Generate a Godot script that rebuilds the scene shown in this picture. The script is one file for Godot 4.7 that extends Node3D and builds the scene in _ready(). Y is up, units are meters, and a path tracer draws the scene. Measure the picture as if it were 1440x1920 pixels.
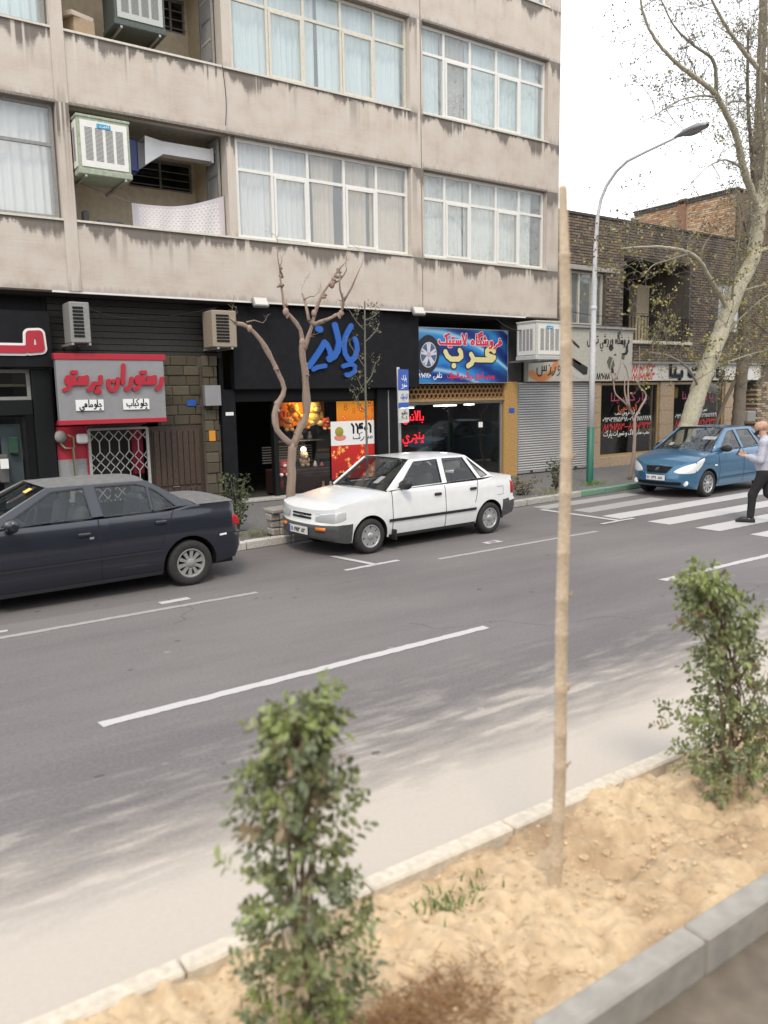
extends Node3D
# A street seen across a planted median: parked cars, shops under a stained apartment block, a brick house, trees.

var M := {}                       # materials
var used := {}
var rng := RandomNumberGenerator.new()
const ZF := -15.4                 # plane of the upper facade
const ZS := -15.9                 # plane of the shop fronts

# ---------------------------------------------------------------- small helpers
func numbered(called: String) -> String:
	if not used.has(called):
		used[called] = 0
		return called
	used[called] += 1
	return "%s_%03d" % [called, used[called]]

func tag(o: Node, label: String, category: String, group := "") -> Node:
	if label: o.set_meta("label", label)
	if category: o.set_meta("category", category)
	if group: o.set_meta("group", group)
	return o

func thing(called: String, label: String, category: String, at := Vector3.ZERO, turn := 0.0, group := "") -> Node3D:
	var o := Node3D.new()
	o.name = numbered(called)
	add_child(o)
	o.position = at
	o.rotation.y = turn
	tag(o, label, category, group)
	return o

func mesh_of(st: SurfaceTool) -> ArrayMesh:
	st.generate_normals()
	return st.commit()

func inst(called: String, mesh: Mesh, m: Material, parent: Node, at := Transform3D()) -> MeshInstance3D:
	var o := MeshInstance3D.new()
	o.name = called if parent != self else numbered(called)
	o.mesh = mesh
	o.material_override = m
	o.transform = at
	parent.add_child(o, true)
	return o

func part(called: String, st: SurfaceTool, m: Material, parent: Node = self) -> MeshInstance3D:
	return inst(called, mesh_of(st), m, parent)

func struct(called: String, st: SurfaceTool, m: Material) -> MeshInstance3D:
	var o := part(called, st, m)
	o.set_meta("kind", "structure")
	return o

func begin(smooth := false) -> SurfaceTool:
	var st := SurfaceTool.new()
	st.begin(Mesh.PRIMITIVE_TRIANGLES)
	st.set_smooth_group(0 if smooth else -1)
	return st

func tri(st: SurfaceTool, a: Vector3, b: Vector3, c: Vector3) -> void:
	st.add_vertex(a); st.add_vertex(b); st.add_vertex(c)

# corners in order round the face, clockwise seen from the front
func quad(st: SurfaceTool, a: Vector3, b: Vector3, c: Vector3, d: Vector3) -> void:
	tri(st, a, b, c); tri(st, a, c, d)

func quad_uv(st: SurfaceTool, a: Vector3, b: Vector3, c: Vector3, d: Vector3, r: Rect2) -> void:
	var uv := [r.position, Vector2(r.end.x, r.position.y), r.end, Vector2(r.position.x, r.end.y)]
	var p := [a, b, c, d]
	for i in [0, 1, 2, 0, 2, 3]:
		st.set_uv(uv[i]); st.add_vertex(p[i])

func box(st: SurfaceTool, c: Vector3, s: Vector3, b := Basis()) -> void:
	var h := s * 0.5
	var p := []
	for i in 8:
		p.append(c + b * Vector3(h.x if i & 1 else -h.x, h.y if i & 2 else -h.y, h.z if i & 4 else -h.z))
	for f in [[4, 6, 7, 5], [1, 3, 2, 0], [0, 2, 6, 4], [5, 7, 3, 1], [6, 2, 3, 7], [0, 4, 5, 1]]:
		quad(st, p[f[0]], p[f[1]], p[f[2]], p[f[3]])

# box between two corners
func bx(st: SurfaceTool, x0: float, x1: float, y0: float, y1: float, z0: float, z1: float) -> void:
	box(st, Vector3(x0 + x1, y0 + y1, z0 + z1) * 0.5, Vector3(absf(x1 - x0), absf(y1 - y0), absf(z1 - z0)))

# box with all edges chamfered by e
func cbox(st: SurfaceTool, c: Vector3, s: Vector3, e: float, b := Basis()) -> void:
	var h := s * 0.5
	var g := func(sx, sy, sz, ax): # corner vertex lying on the face of axis ax
		var v := Vector3(sx * (h.x - e), sy * (h.y - e), sz * (h.z - e))
		if ax == 0: v.x = sx * h.x
		if ax == 1: v.y = sy * h.y
		if ax == 2: v.z = sz * h.z
		return c + b * v
	for s1 in [-1, 1]:
		quad2(st, g.call(s1, -1, -1, 0), g.call(s1, 1, -1, 0), g.call(s1, 1, 1, 0), g.call(s1, -1, 1, 0), c)
		quad2(st, g.call(-1, s1, -1, 1), g.call(1, s1, -1, 1), g.call(1, s1, 1, 1), g.call(-1, s1, 1, 1), c)
		quad2(st, g.call(-1, -1, s1, 2), g.call(1, -1, s1, 2), g.call(1, 1, s1, 2), g.call(-1, 1, s1, 2), c)
		for s2 in [-1, 1]:
			quad2(st, g.call(s1, s2, -1, 0), g.call(s1, s2, 1, 0), g.call(s1, s2, 1, 1), g.call(s1, s2, -1, 1), c)
			quad2(st, g.call(s1, -1, s2, 0), g.call(s1, 1, s2, 0), g.call(s1, 1, s2, 2), g.call(s1, -1, s2, 2), c)
			quad2(st, g.call(-1, s1, s2, 1), g.call(1, s1, s2, 1), g.call(1, s1, s2, 2), g.call(-1, s1, s2, 2), c)
			for s3 in [-1, 1]:
				tri2(st, g.call(s1, s2, s3, 0), g.call(s1, s2, s3, 1), g.call(s1, s2, s3, 2), c)

# wound so that the face looks away from o
func tri2(st: SurfaceTool, a: Vector3, b: Vector3, c: Vector3, o: Vector3) -> void:
	if (b - a).cross(c - a).dot((a + b + c) / 3.0 - o) > 0: tri(st, a, c, b)
	else: tri(st, a, b, c)

func quad2(st: SurfaceTool, a: Vector3, b: Vector3, c: Vector3, d: Vector3, o: Vector3) -> void:
	if (c - a).cross(d - b).dot((a + b + c + d) / 4.0 - o) > 0: quad(st, d, c, b, a)
	else: quad(st, a, b, c, d)

func bar(st: SurfaceTool, a: Vector3, b: Vector3, w: float, t: float, up := Vector3.UP) -> void:
	var d := (b - a)
	var l := d.length()
	d /= l
	if absf(d.dot(up)) > 0.99: up = Vector3.RIGHT
	var r := d.cross(up).normalized()
	var u := r.cross(d)
	box(st, (a + b) * 0.5, Vector3(w, t, l), Basis(r, u, -d))

# a tube through points, one radius per point; smooth SurfaceTool expected
func tube(st: SurfaceTool, pts: Array, radii: Array, sides := 8, cap := true, bump := 0.0) -> void:
	var rings := []
	var up := Vector3(0.31, 0.2, 0.93).normalized()
	for i in pts.size():
		var d: Vector3 = (pts[mini(i + 1, pts.size() - 1)] - pts[maxi(i - 1, 0)]).normalized()
		var r := d.cross(up).normalized()
		if r.length() < 0.5: r = Vector3.RIGHT
		up = r.cross(d).normalized()
		var ring := PackedVector3Array()
		for k in sides:
			var a := TAU * k / sides
			var q: float = radii[i] * (1.0 + (rng.randf_range(-bump, bump) if bump > 0 else 0.0))
			ring.append(pts[i] + (r * cos(a) + up * sin(a)) * q)
		rings.append(ring)
	for i in rings.size() - 1:
		for k in sides:
			var n := (k + 1) % sides
			quad(st, rings[i][k], rings[i][n], rings[i + 1][n], rings[i + 1][k])
	if cap:
		for k in sides:
			var n := (k + 1) % sides
			tri(st, pts[0], rings[0][n], rings[0][k])
			tri(st, pts[-1], rings[-1][k], rings[-1][n])

# surface of revolution about local y; profile of (radius, y)
func lathe(st: SurfaceTool, prof: Array, sides: int, at := Transform3D()) -> void:
	for i in prof.size() - 1:
		for k in sides:
			var a := TAU * k / sides
			var b := TAU * (k + 1) / sides
			var p := func(v, t): return at * Vector3(v.x * cos(t), v.y, v.x * sin(t))
			quad(st, p.call(prof[i], a), p.call(prof[i + 1], a), p.call(prof[i + 1], b), p.call(prof[i], b))

# flat polygon (x, y) made into a plate from z = 0 to z = depth, placed by at
func plate(st: SurfaceTool, poly: PackedVector2Array, depth: float, at := Transform3D(), back := false) -> void:
	if Geometry2D.is_polygon_clockwise(poly): poly.reverse()
	var t := Geometry2D.triangulate_polygon(poly)
	for i in range(0, t.size(), 3):
		var a := poly[t[i]]; var b := poly[t[i + 1]]; var c := poly[t[i + 2]]
		if (b - a).cross(c - a) > 0:
			var s := b; b = c; c = s
		tri(st, at * Vector3(a.x, a.y, depth), at * Vector3(b.x, b.y, depth), at * Vector3(c.x, c.y, depth))
		if back: tri(st, at * Vector3(c.x, c.y, 0), at * Vector3(b.x, b.y, 0), at * Vector3(a.x, a.y, 0))
	for i in poly.size():
		var a := poly[i]; var b := poly[(i + 1) % poly.size()]
		quad(st, at * Vector3(a.x, a.y, 0), at * Vector3(a.x, a.y, depth), at * Vector3(b.x, b.y, depth), at * Vector3(b.x, b.y, 0))

func pv(s: String) -> PackedVector2Array:
	var out := PackedVector2Array()
	for w in s.split(" ", false):
		var c := w.split(",")
		out.append(Vector2(float(c[0]), float(c[1])))
	return out

func pv3(s: String) -> Array:
	var out := []
	for w in s.split(" ", false):
		var c := w.split(",")
		out.append(Vector3(float(c[0]), float(c[1]), float(c[2])))
	return out

# ---------------------------------------------------------------- materials
func lin(r: float, g: float, b: float, a := 1.0) -> Color:
	var c := Color(r, g, b).linear_to_srgb()
	c.a = a
	return c

func mat(c: Color, rough := 0.8, metal := 0.0) -> StandardMaterial3D:
	var m := StandardMaterial3D.new()
	m.albedo_color = c
	m.roughness = rough
	m.metallic = metal
	return m

func noise_tex(freq: float, ramp: Array, sd: int, octaves := 4, size := 512, kind := FastNoiseLite.TYPE_SIMPLEX_SMOOTH) -> NoiseTexture2D:
	var n := FastNoiseLite.new()
	n.noise_type = kind
	n.frequency = freq
	n.fractal_octaves = octaves
	n.seed = sd
	var t := NoiseTexture2D.new()
	t.width = size
	t.height = size
	t.seamless = true
	t.noise = n
	if ramp:
		var g := Gradient.new()
		g.offsets = PackedFloat32Array(range(ramp.size()).map(func(i): return i / float(ramp.size() - 1)))
		g.colors = PackedColorArray(ramp)
		t.color_ramp = g
	return t

# world-mapped noise between c1 and c2 (linear); the grey noises are shared between materials
var noises := {}
func rough_mat(c1: Color, c2: Color, metres: float, rough := 0.85, sd := 1, freq := 0.02, bump := 0.0) -> StandardMaterial3D:
	var a := c1.srgb_to_linear(); var b := c2.srgb_to_linear()
	var ratio := clampf(snappedf((a.r + a.g + a.b) / maxf(b.r + b.g + b.b, .001), .1), .3, .9)
	var key := "%.1f %.2f %d" % [ratio, freq, sd % 2 if bump > 0 else 0]
	if not noises.has(key): noises[key] = noise_tex(freq, [lin(ratio, ratio, ratio), lin(ratio, ratio, ratio).lerp(Color.WHITE, .45), Color.WHITE], 5 + noises.size(), 5)
	var tone := Color(b.r, b.g, b.b).lerp(Color(a.r, a.g, a.b) / ratio, .5).clamp(Color.BLACK, Color.WHITE)
	tone.a = 1.0
	var m := mat(tone.linear_to_srgb(), rough)
	m.albedo_texture = noises[key]
	m.uv1_triplanar = true
	m.uv1_world_triplanar = true
	m.uv1_scale = Vector3.ONE / metres
	m.uv1_offset = Vector3(sd * .37, sd * .61, sd * .23)
	if bump > 0.0:
		key = "bump %.2f" % freq
		if not noises.has(key): noises[key] = noise_tex(freq * 2.0, [], 90 + noises.size(), 5)
		m.heightmap_enabled = true
		m.heightmap_texture = noises[key]
		m.heightmap_scale = bump
	return m

func glass(tint: Color, alpha: float, rough := 0.03) -> StandardMaterial3D:
	var m := mat(Color(tint.r, tint.g, tint.b, alpha), rough)
	m.transparency = BaseMaterial3D.TRANSPARENCY_ALPHA
	return m

func make_materials() -> void:
	M.black = mat(lin(.008, .009, .01), .55)
	M.black.metallic_specular = .35
	M.fascia = rough_mat(lin(.008, .0085, .010), lin(.013, .0135, .016), 3.0, .6, 3)
	M.fascia.metallic_specular = .3
	M.dark = mat(lin(.01, .01, .011), .8)
	M.rubber = rough_mat(lin(.016, .016, .016), lin(.035, .034, .032), .6, .85, 5)
	M.plastic = rough_mat(lin(.05, .052, .055), lin(.085, .085, .085), .8, .65, 6)
	M.black_plastic = mat(lin(.018, .018, .019), .5)
	M.chrome = mat(lin(.6, .61, .63), .22, .9)
	M.alloy = rough_mat(lin(.36, .37, .38), lin(.46, .46, .46), .3, .4, 8)
	M.alloy.metallic = .55
	M.white_frame = rough_mat(lin(.66, .65, .61), lin(.76, .75, .73), 1.2, .5, 9)
	M.frame_cream = rough_mat(lin(.52, .48, .40), lin(.66, .63, .56), 1.0, .6, 10)
	M.grey_frame = rough_mat(lin(.2, .2, .2), lin(.32, .31, .29), .7, .6, 11)
	M.pane = glass(Color(.93, .97, .97), .1, .02)
	M.shop_pane = glass(Color(.05, .06, .06), .22, .03)
	M.car_glass = glass(Color(.10, .14, .15), .33, .02)
	M.cream = rough_mat(lin(.60, .50, .35), lin(.74, .65, .5), 1.7, .9, 12)
	M.concrete = rough_mat(lin(.3, .29, .27), lin(.42, .4, .37), 1.4, .92, 13, .02, .3)
	M.kerb = rough_mat(lin(.26, .25, .23), lin(.5, .47, .42), .9, .92, 14, .03, .4)
	M.kerb_pale = rough_mat(lin(.47, .41, .335), lin(.62, .55, .45), 1.1, .92, 15, .03, .3)
	M.paint = rough_mat(lin(.36, .345, .34), lin(.6, .585, .58), .45, .7, 16, .05, .15)
	M.worn_paint = rough_mat(lin(.24, .23, .22), lin(.42, .41, .4), .5, .8, 17, .06, .15)
	M.pave = rough_mat(lin(.105, .1, .1), lin(.165, .16, .155), 2.2, .9, 18, .03, .3)
	M.room = mat(lin(.03, .03, .03), .9)
	M.red = mat(lin(.42, .02, .04), .5)
	M.red_sign = mat(lin(.40, .018, .035), .45)
	M.white = mat(lin(.78, .78, .77), .5)
	M.white_wall = rough_mat(lin(.55, .54, .51), lin(.7, .69, .66), 1.5, .8, 19)
	M.silver = rough_mat(lin(.29, .29, .3), lin(.33, .33, .34), 2.3, .42, 20)
	M.silver.metallic = .3
	M.steel = rough_mat(lin(.3, .3, .3), lin(.45, .45, .45), .9, .45, 21)
	M.steel.metallic = .4
	M.blue_sign = mat(lin(.02, .09, .42), .45)
	M.bark = rough_mat(lin(.19, .135, .105), lin(.52, .41, .33), .28, .92, 22, .03, 1.4)
	M.plane_bark = rough_mat(lin(.3, .28, .2), lin(.62, .57, .45), 1.1, .85, 23, .022, .6)
	M.twig = rough_mat(lin(.10, .08, .062), lin(.2, .165, .125), .6, .9, 24)
	M.wood_door = rough_mat(lin(.04, .025, .018), lin(.085, .055, .04), .8, .6, 25)
	M.brick_dark = rough_mat(lin(.155, .13, .108), lin(.205, .175, .147), 1.7, .95, 26, .02, .3)
	M.mortar = rough_mat(lin(.10, .086, .072), lin(.13, .112, .095), 1.6, .95, 27)

func _ready() -> void:
	# camera
	var cam := Camera3D.new()
	cam.name = "camera"
	var yaw := deg_to_rad(34.5); var pitch := deg_to_rad(-8.43); var roll := deg_to_rad(-1.01)
	var fwd := Vector3(sin(yaw) * cos(pitch), sin(pitch), -cos(yaw) * cos(pitch))
	var rt := fwd.cross(Vector3.UP).normalized()
	var up := rt.cross(fwd)
	cam.transform = Transform3D(Basis(rt * cos(roll) + up * sin(roll), up * cos(roll) - rt * sin(roll), -fwd), Vector3(0, 2.4, 0))
	cam.fov = 65.77
	cam.near = 0.1
	cam.far = 900.0
	var lens := CameraAttributesPhysical.new()
	lens.frustum_focal_length = 18.562
	lens.frustum_focus_distance = 15.0
	lens.exposure_aperture = 1.0
	lens.frustum_near = 0.1
	lens.frustum_far = 900.0
	cam.attributes = lens
	add_child(cam)
	# sky and light: bright thin overcast, a veiled sun high behind the camera
	var we := WorldEnvironment.new()
	we.name = "world_environment"
	var env := Environment.new()
	var sky := Sky.new()
	var sm := ProceduralSkyMaterial.new()
	sm.sky_top_color = lin(.88, .93, 1.0)
	sm.sky_horizon_color = lin(1, 1, 1)
	sm.sky_curve = .2
	sm.sky_energy_multiplier = 1.08
	sm.ground_bottom_color = lin(.2, .19, .18)
	sm.ground_horizon_color = lin(.4, .39, .37)
	sky.sky_material = sm
	env.background_mode = Environment.BG_SKY
	env.sky = sky
	env.tonemap_mode = Environment.TONE_MAPPER_LINEAR
	env.tonemap_exposure = 1.6
	env.sdfgi_enabled = true
	env.ssao_enabled = true
	env.ssil_enabled = true
	we.environment = env
	add_child(we)
	var sun := DirectionalLight3D.new()
	sun.name = "sun"
	sun.light_color = Color(1, .95, .87)
	sun.light_energy = 0.42
	sun.light_angular_distance = 14.0
	sun.shadow_enabled = true
	add_child(sun)
	sun.look_at_from_position(Vector3.ZERO, Vector3(.35, -.85, -.55))
	rng.seed = 11
	make_materials()
	build_ground()
	build_median()
	build_apartments()
	build_shops()
	build_brick_house()
	build_far_wall()
	build_opposite_side()
	build_street_things()
	build_trees()
	build_white_car()
	build_navy_car()
	build_blue_car()
	build_person()
	build_bushes()

# ---------------------------------------------------------------- Persian lettering drawn as strokes
# x runs leftwards from the right edge of a letter; i, m, f, s: initial, middle, final and single form
const BODY := {
	"b": {"i": "3|0,3 0,0 3,0", "m": "3|0,0 3,0;1.5,0 1.5,3", "f": "8.8|0,0 7,0 8,1 8,3", "s": "9|0,3 .3,.6 1,0 7,0 8,.8 8,3"},
	"n": {"i": "3|0,3 0,0 3,0", "m": "3|0,0 3,0;1.5,0 1.5,3", "f": "6.6|0,0 .6,-1.5 2,-3.3 4.2,-3.3 5.6,-1.5 5.6,1.2", "s": "6.6|0,2 .2,-1.2 1.8,-3.2 4.2,-3.2 5.6,-1.5 5.6,1.2"},
	"y": {"i": "3|0,3 0,0 3,0", "m": "3|0,0 3,0;1.5,0 1.5,3", "f": "7.6|0,0 2.2,0 2.8,-1 .8,-1.8 .6,-3.2 2,-4.2 5.2,-4.2 6.6,-3 6.6,-.8", "s": "7.6|0,2 1.4,3.2 2.8,2.4 2.6,.8 .8,-.6 .6,-2.8 2,-4 5,-4 6.5,-2.6 6.5,-.4"},
	"s": {"i": "6|0,3 0,0 6,0;2,0 2,2.6;4,0 4,2.6", "m": "7|0,0 7,0;1,0 1,3;3,0 3,2.6;5,0 5,2.6", "f": "11|0,0 5,0;1,0 1,3;3,0 3,2.6;5,2.6 5,-1.4 6.2,-3.2 8.8,-3.2 10.2,-1.4 10.2,1.4", "s": "10.6|0,3 0,0 4.6,0;2.2,0 2.2,2.6;4.5,2.6 4.5,-1.4 5.8,-3.2 8.3,-3.2 9.7,-1.4 9.7,1.4"},
	"r": {"f": "4|0,0 .9,0 1.4,-1.2 2.6,-2.6 4,-3.1", "s": "3.6|0,2.2 .4,-.4 1.4,-2 3.2,-3"},
	"d": {"f": "5.2|2.4,4.4 1.2,2 .8,0;0,0 4.4,0", "s": "5|1.8,4.4 .3,2 .5,.3 1.2,0 4,0"},
	"w": {"f": "4.4|.1,1.5 .7,.3 2.2,.3 2.7,1.6 2,2.9 .8,2.9;.8,2.9 .1,1.5 .4,-.6 1.6,-2.4 3.6,-3;-.5,0 .6,.4", "s": "4.4|.1,1.5 .7,.3 2.2,.3 2.7,1.6 2,2.9 .8,2.9;.8,2.9 .1,1.5 .4,-.6 1.6,-2.4 3.6,-3"},
	"h": {"i": "4.2|4.2,0 1.2,0 .2,1.2 .6,3 2,4;2,4 3.4,2.6 2.6,.4;2.6,.4 1.2,1.6", "m": "4.2|0,0 4.2,0;1.2,0 .2,1.2 .6,3 2,4;2,4 3.4,2.6 2.6,.4", "f": "4|0,0 1.2,0 1.2,3.6 3,2.2;3,2.2 3,.6 1.2,0", "s": "4|1.4,3.4 .2,2 .2,.8 1.2,0 2.6,.5;2.6,.5 2.8,1.8 1.4,3.4"},
	"m": {"i": "4|0,.8 .8,2.6 2.4,2.4 2.9,.8;0,.8 .6,-.2 2,-.2 2.9,.2 4,0", "m": "4|0,0 .8,2.2 2.3,2.2 2.8,.4;0,0 4,0", "f": "4|0,0 .8,2.2 2.3,2.2 2.8,.4;0,0 2.8,0 3,-4", "s": "4|0,.8 .8,2.4 2.3,2.2 2.8,.4;0,.8 .6,-.1 2.8,0 3,-4"},
	"l": {"i": "2.8|0,8.5 0,0 2.8,0", "m": "3|0,0 3,0;1.4,0 1.4,8.5", "f": "7.2|0,0 1.2,0;1.2,8.5 1.2,-1.4 2.6,-3.2 5,-3.2 6.4,-1.4 6.4,1", "s": "6.4|0,8.5 0,-1.4 1.4,-3.2 3.8,-3.2 5.2,-1.4 5.2,1"},
	"a": {"f": "2.8|0,0 1.4,0;1.4,8.5 1.4,-.3", "s": "2.4|.5,8.5 .5,0"},
	"k": {"i": "4|0,8.6 3.8,6.4 .8,1.8 1.2,0 4,0", "m": "4|-.6,8.6 3.4,6.4 .8,1.8 1.2,0 4,0;0,0 1.2,.2", "f": "10|0,0 8,0 9,1 9,2.6;1.6,0 1.6,5.6;-1,8.6 3.4,6.6;2.9,6.6 1.6,5.2", "s": "10|0,2 .3,.4 1,0 8,0 9,1 9,2.6;1.6,0 1.6,5.6;-1,8.6 3.4,6.6;2.9,6.6 1.6,5.2"},
	"q": {"i": "4|2.4,0 2.6,2 1.6,3.2 .4,2.8 .1,1.6;.1,1.6 1,.8 2.5,1;2.4,0 4,0", "m": "4|2.4,.2 2.6,2 1.6,3.2 .4,2.6 .4,1.2 1.6,.2;0,0 4,0", "f": "10|0,0 8,0 9,1 9,3;2.4,.2 2.6,2 1.6,3.2 .4,2.6 .4,1.2 1.6,.2", "s": "10|1,0 8,0 9,1 9,3;2.4,.2 2.6,2 1.6,3.2 .4,2.6 .4,1.2 1.6,.2"},
	"e": {"i": "4.6|3,3.6 1.6,4.4 .4,3.2 1.2,1.6 .2,.4 1,0 4.6,0", "m": "4|0,0 1.4,.6 3.2,2.6;3.2,2.6 .4,2.6 1.8,.6 3,0 4,0", "f": "6|0,0 1.4,.6 3.2,2.6;3.2,2.6 .4,2.6 1.4,.4 .4,-2 2,-4 5,-4", "s": "6|2.8,4 1.2,4.4 .4,3 2,1.8;2,1.8 .4,.2 .4,-2 2,-4 5,-4"},
	"j": {"i": "4.8|3.6,2.6 2.4,3.6 .2,.3 4.8,0", "m": "5|0,0 5,0;4.2,3.3 2.6,3.5 .8,.2", "f": "6|3.6,2.6 2.4,3.4 .6,1 .2,-1.4 1.8,-3.4 5,-3.4;0,1 1,1", "s": "6|3.6,2.6 2.4,3.4 .6,1 .2,-1.4 1.8,-3.4 5,-3.4"},
	"S": {"i": "7|0,0 7,0;.2,.2 1.6,2 3.6,3 5.2,2 5,.2;6.2,0 6.2,2", "m": "7.4|0,0 7.4,0;.6,.2 2,2 4,3 5.4,2 5.2,.2;6.5,0 6.5,2", "f": "10.8|0,0 5,0;.6,.2 1.8,2 3.6,3 5,2 5,-1.4 6.2,-3.2 8.8,-3.2 10,-1.4 10,1.2", "s": "10.8|0,0 5,0;.4,.2 1.8,2 3.6,3 5,2 5,-1.4 6.2,-3.2 8.8,-3.2 10,-1.4 10,1.2"},
	"L": {"i": "4.6|0,8.5 .6,3 2.6,.4;2.6,.2 .4,0;4.2,8.5 2.4,3 1.2,.6", "s": "4.6|0,8.5 .6,3 2.6,.4;2.6,.2 .4,0;4.2,8.5 2.4,3 1.2,.6"},
}
# body, number of dots (below when negative), joins the next letter
const LETTER := {
	"ا": ["a", 0, 0], "ب": ["b", -1, 1], "پ": ["b", -3, 1], "ت": ["b", 2, 1], "ن": ["n", 1, 1], "ی": ["y", -2, 1], "س": ["s", 0, 1], "ش": ["s", 3, 1],
	"ر": ["r", 0, 0], "ز": ["r", 1, 0], "د": ["d", 0, 0], "و": ["w", 0, 0], "ه": ["h", 0, 1], "م": ["m", 0, 1], "ل": ["l", 0, 1], "ک": ["k", 0, 1], "گ": ["k", 9, 1],
	"ف": ["q", 1, 1], "ق": ["q", 2, 1], "ع": ["e", 0, 1], "غ": ["e", 1, 1], "چ": ["j", -3, 1], "ج": ["j", -1, 1], "ح": ["j", 0, 1], "خ": ["j", 1, 1], "ص": ["S", 0, 1], "ض": ["S", 1, 1], "ﻻ": ["L", 0, 0],
}
const DIGIT := ["2.4|.4,3 1,4.4 1.6,3;.4,3 1,1.8 1.6,3", "2.4|.3,7 1.2,5 1.2,0", "4|.2,7 1,4.6 1,0;1,5.4 2,5 3.2,5.4 3.2,7", "4.8|.2,7 1,4.8 1,0;1,5.4 1.8,5 2.4,5.6 2.4,6.8;2.4,5.6 3,5 4,5.4 4,7", "4.4|.2,7 1,4.8 1,0;1,3.6 3.6,3.6;3.6,7 2.2,6.6 2,5.2 3.4,4.6", "4.6|2,7 .6,4 .2,1.4 1,.2 2,1.4;2,7 3.4,4 3.8,1.4 3,.2 2,1.4", "4|3.2,6.8 1.4,7 .6,5.6 1.2,4.4 2.8,4.4;1.4,4.4 .6,2 .3,0", "4|0,7 1.6,0 3.2,7", "4|0,0 1.6,7 3.2,0", "4.2|3,5 1.4,4.4 .5,5.4 1.2,6.8 2.4,6.8;2.4,6.8 3,5 3.2,0"]

func dot_strokes(n: int, x: float, y: float) -> Array:
	var at := []
	if n == 1: at = [Vector2(x, y)]
	elif n == 2: at = [Vector2(x - .9, y), Vector2(x + .9, y)]
	elif n >= 3: at = [Vector2(x - .9, y), Vector2(x + .9, y), Vector2(x, y + 1.6)]
	return at.map(func(p): return PackedVector2Array([p - Vector2(.2, 0), p + Vector2(.2, 0)]))

# strokes of a text with x to the right, and its width, in pen units (a tall letter is 8.5)
func write(text: String) -> Array:
	text = text.replace("لا", "ﻻ")
	var strokes := []
	var x := 0.0
	var i := 0
	while i < text.length():
		var ch := text[i]
		var code := ch.unicode_at(0)
		if code >= 0x6F0 and code <= 0x6F9:
			var run := ""
			while i < text.length() and text.unicode_at(i) >= 0x6F0 and text.unicode_at(i) <= 0x6F9:
				run += text[i]
				i += 1
			var total := 0.0
			for c in run: total += float(DIGIT[c.unicode_at(0) - 0x6F0].get_slice("|", 0))
			var acc := 0.0
			for c in run:
				var d: String = DIGIT[c.unicode_at(0) - 0x6F0]
				for s in d.get_slice("|", 1).split(";"):
					var q := PackedVector2Array()
					for p in pv(s): q.append(Vector2(x + total - acc - p.x, p.y))
					strokes.append(q)
				acc += float(d.get_slice("|", 0))
			x += total + .6
			continue
		if LETTER.has(ch):
			var l: Array = LETTER[ch]
			var before: bool = i > 0 and LETTER.has(text[i - 1]) and LETTER[text[i - 1]][2] == 1
			var after: bool = l[2] == 1 and i + 1 < text.length() and LETTER.has(text[i + 1])
			var form := "m" if before and after else "f" if before else "i" if after else "s"
			var b: Dictionary = BODY[l[0]]
			if not b.has(form): form = "s" if b.has("s") else "f"
			var d: String = b[form]
			var w := float(d.get_slice("|", 0))
			for s in d.get_slice("|", 1).split(";"):
				var q := PackedVector2Array()
				for p in pv(s): q.append(Vector2(x + p.x, p.y))
				strokes.append(q)
			var short: bool = form in ["i", "m"]
			var cx := x + (w * .45 if not l[0] in ["r", "b"] or short else 1.6 if l[0] == "r" else 4.2)
			if l[1] == 9: strokes.append(PackedVector2Array([Vector2(x - .4, 10.8), Vector2(x + 3.4, 8.6)]))
			elif l[1] > 0: strokes.append_array(dot_strokes(l[1], cx, 1.0 if l[0] == "n" and not short else 3.2 if l[0] == "r" else 5.2))
			elif l[1] < 0: strokes.append_array(dot_strokes(-l[1], cx, -6.2 if l[0] == "y" and not short else -2.4 - (1.6 if l[1] == -3 else 0.0)))
			x += w + (0.0 if after else 1.2)
		elif ch == "-":
			strokes.append(PackedVector2Array([Vector2(x + .4, 3), Vector2(x + 2.6, 3)]))
			x += 3.4
		elif ch == "،":
			strokes.append(PackedVector2Array([Vector2(x + 1, 1.2), Vector2(x + .6, 0)]))
			x += 2.2
		elif ch == "(" or ch == ")":
			var o := 1.0 if ch == "(" else 0.0
			strokes.append(PackedVector2Array([Vector2(x + o, 7), Vector2(x + 1 - o, 5), Vector2(x + 1 - o, 0), Vector2(x + o, -2)]))
			x += 2.0
		else:
			x += 2.6
		i += 1
	for s in strokes:
		for k in s.size(): s[k].x = x - s[k].x
	return [strokes, x]

# lettering as a mesh: left end and baseline at the origin, in the (x, y) plane, standing out by depth
func lettering(strokes: Array, k: Vector2, pen: float, depth: float, slant := 0.0, grow := 0.0) -> SurfaceTool:
	var st := begin()
	var n := 0
	for s in strokes:
		var q := PackedVector2Array()
		for p in s: q.append(Vector2((p.x + p.y * slant) * k.x, p.y * k.y) * 1000.0)
		for poly in Geometry2D.offset_polyline(q, (pen * .5 + grow) * 1000.0, Geometry2D.JOIN_ROUND, Geometry2D.END_ROUND):
			for j in poly.size(): poly[j] /= 1000.0
			if poly.size() > 2 and not Geometry2D.is_polygon_clockwise(poly):
				plate(st, poly, depth + .0006 * (n % 9))
		n += 1
	return st

# a line of text that fills width x (tall letter) height, placed with its left baseline at p, facing +z
func text_on(parent: Node, called: String, text: String, p: Vector3, width: float, height: float, m: Material, pen := .16, depth := .004, slant := 0.0, label := "") -> MeshInstance3D:
	var w := write(text)
	var k := Vector2(width / w[1], height / 8.5)
	var o := part(called, lettering(w[0], k, pen * height, depth, slant), m, parent)
	o.position = p
	if label: o.set_meta("label", label)
	return o

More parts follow.
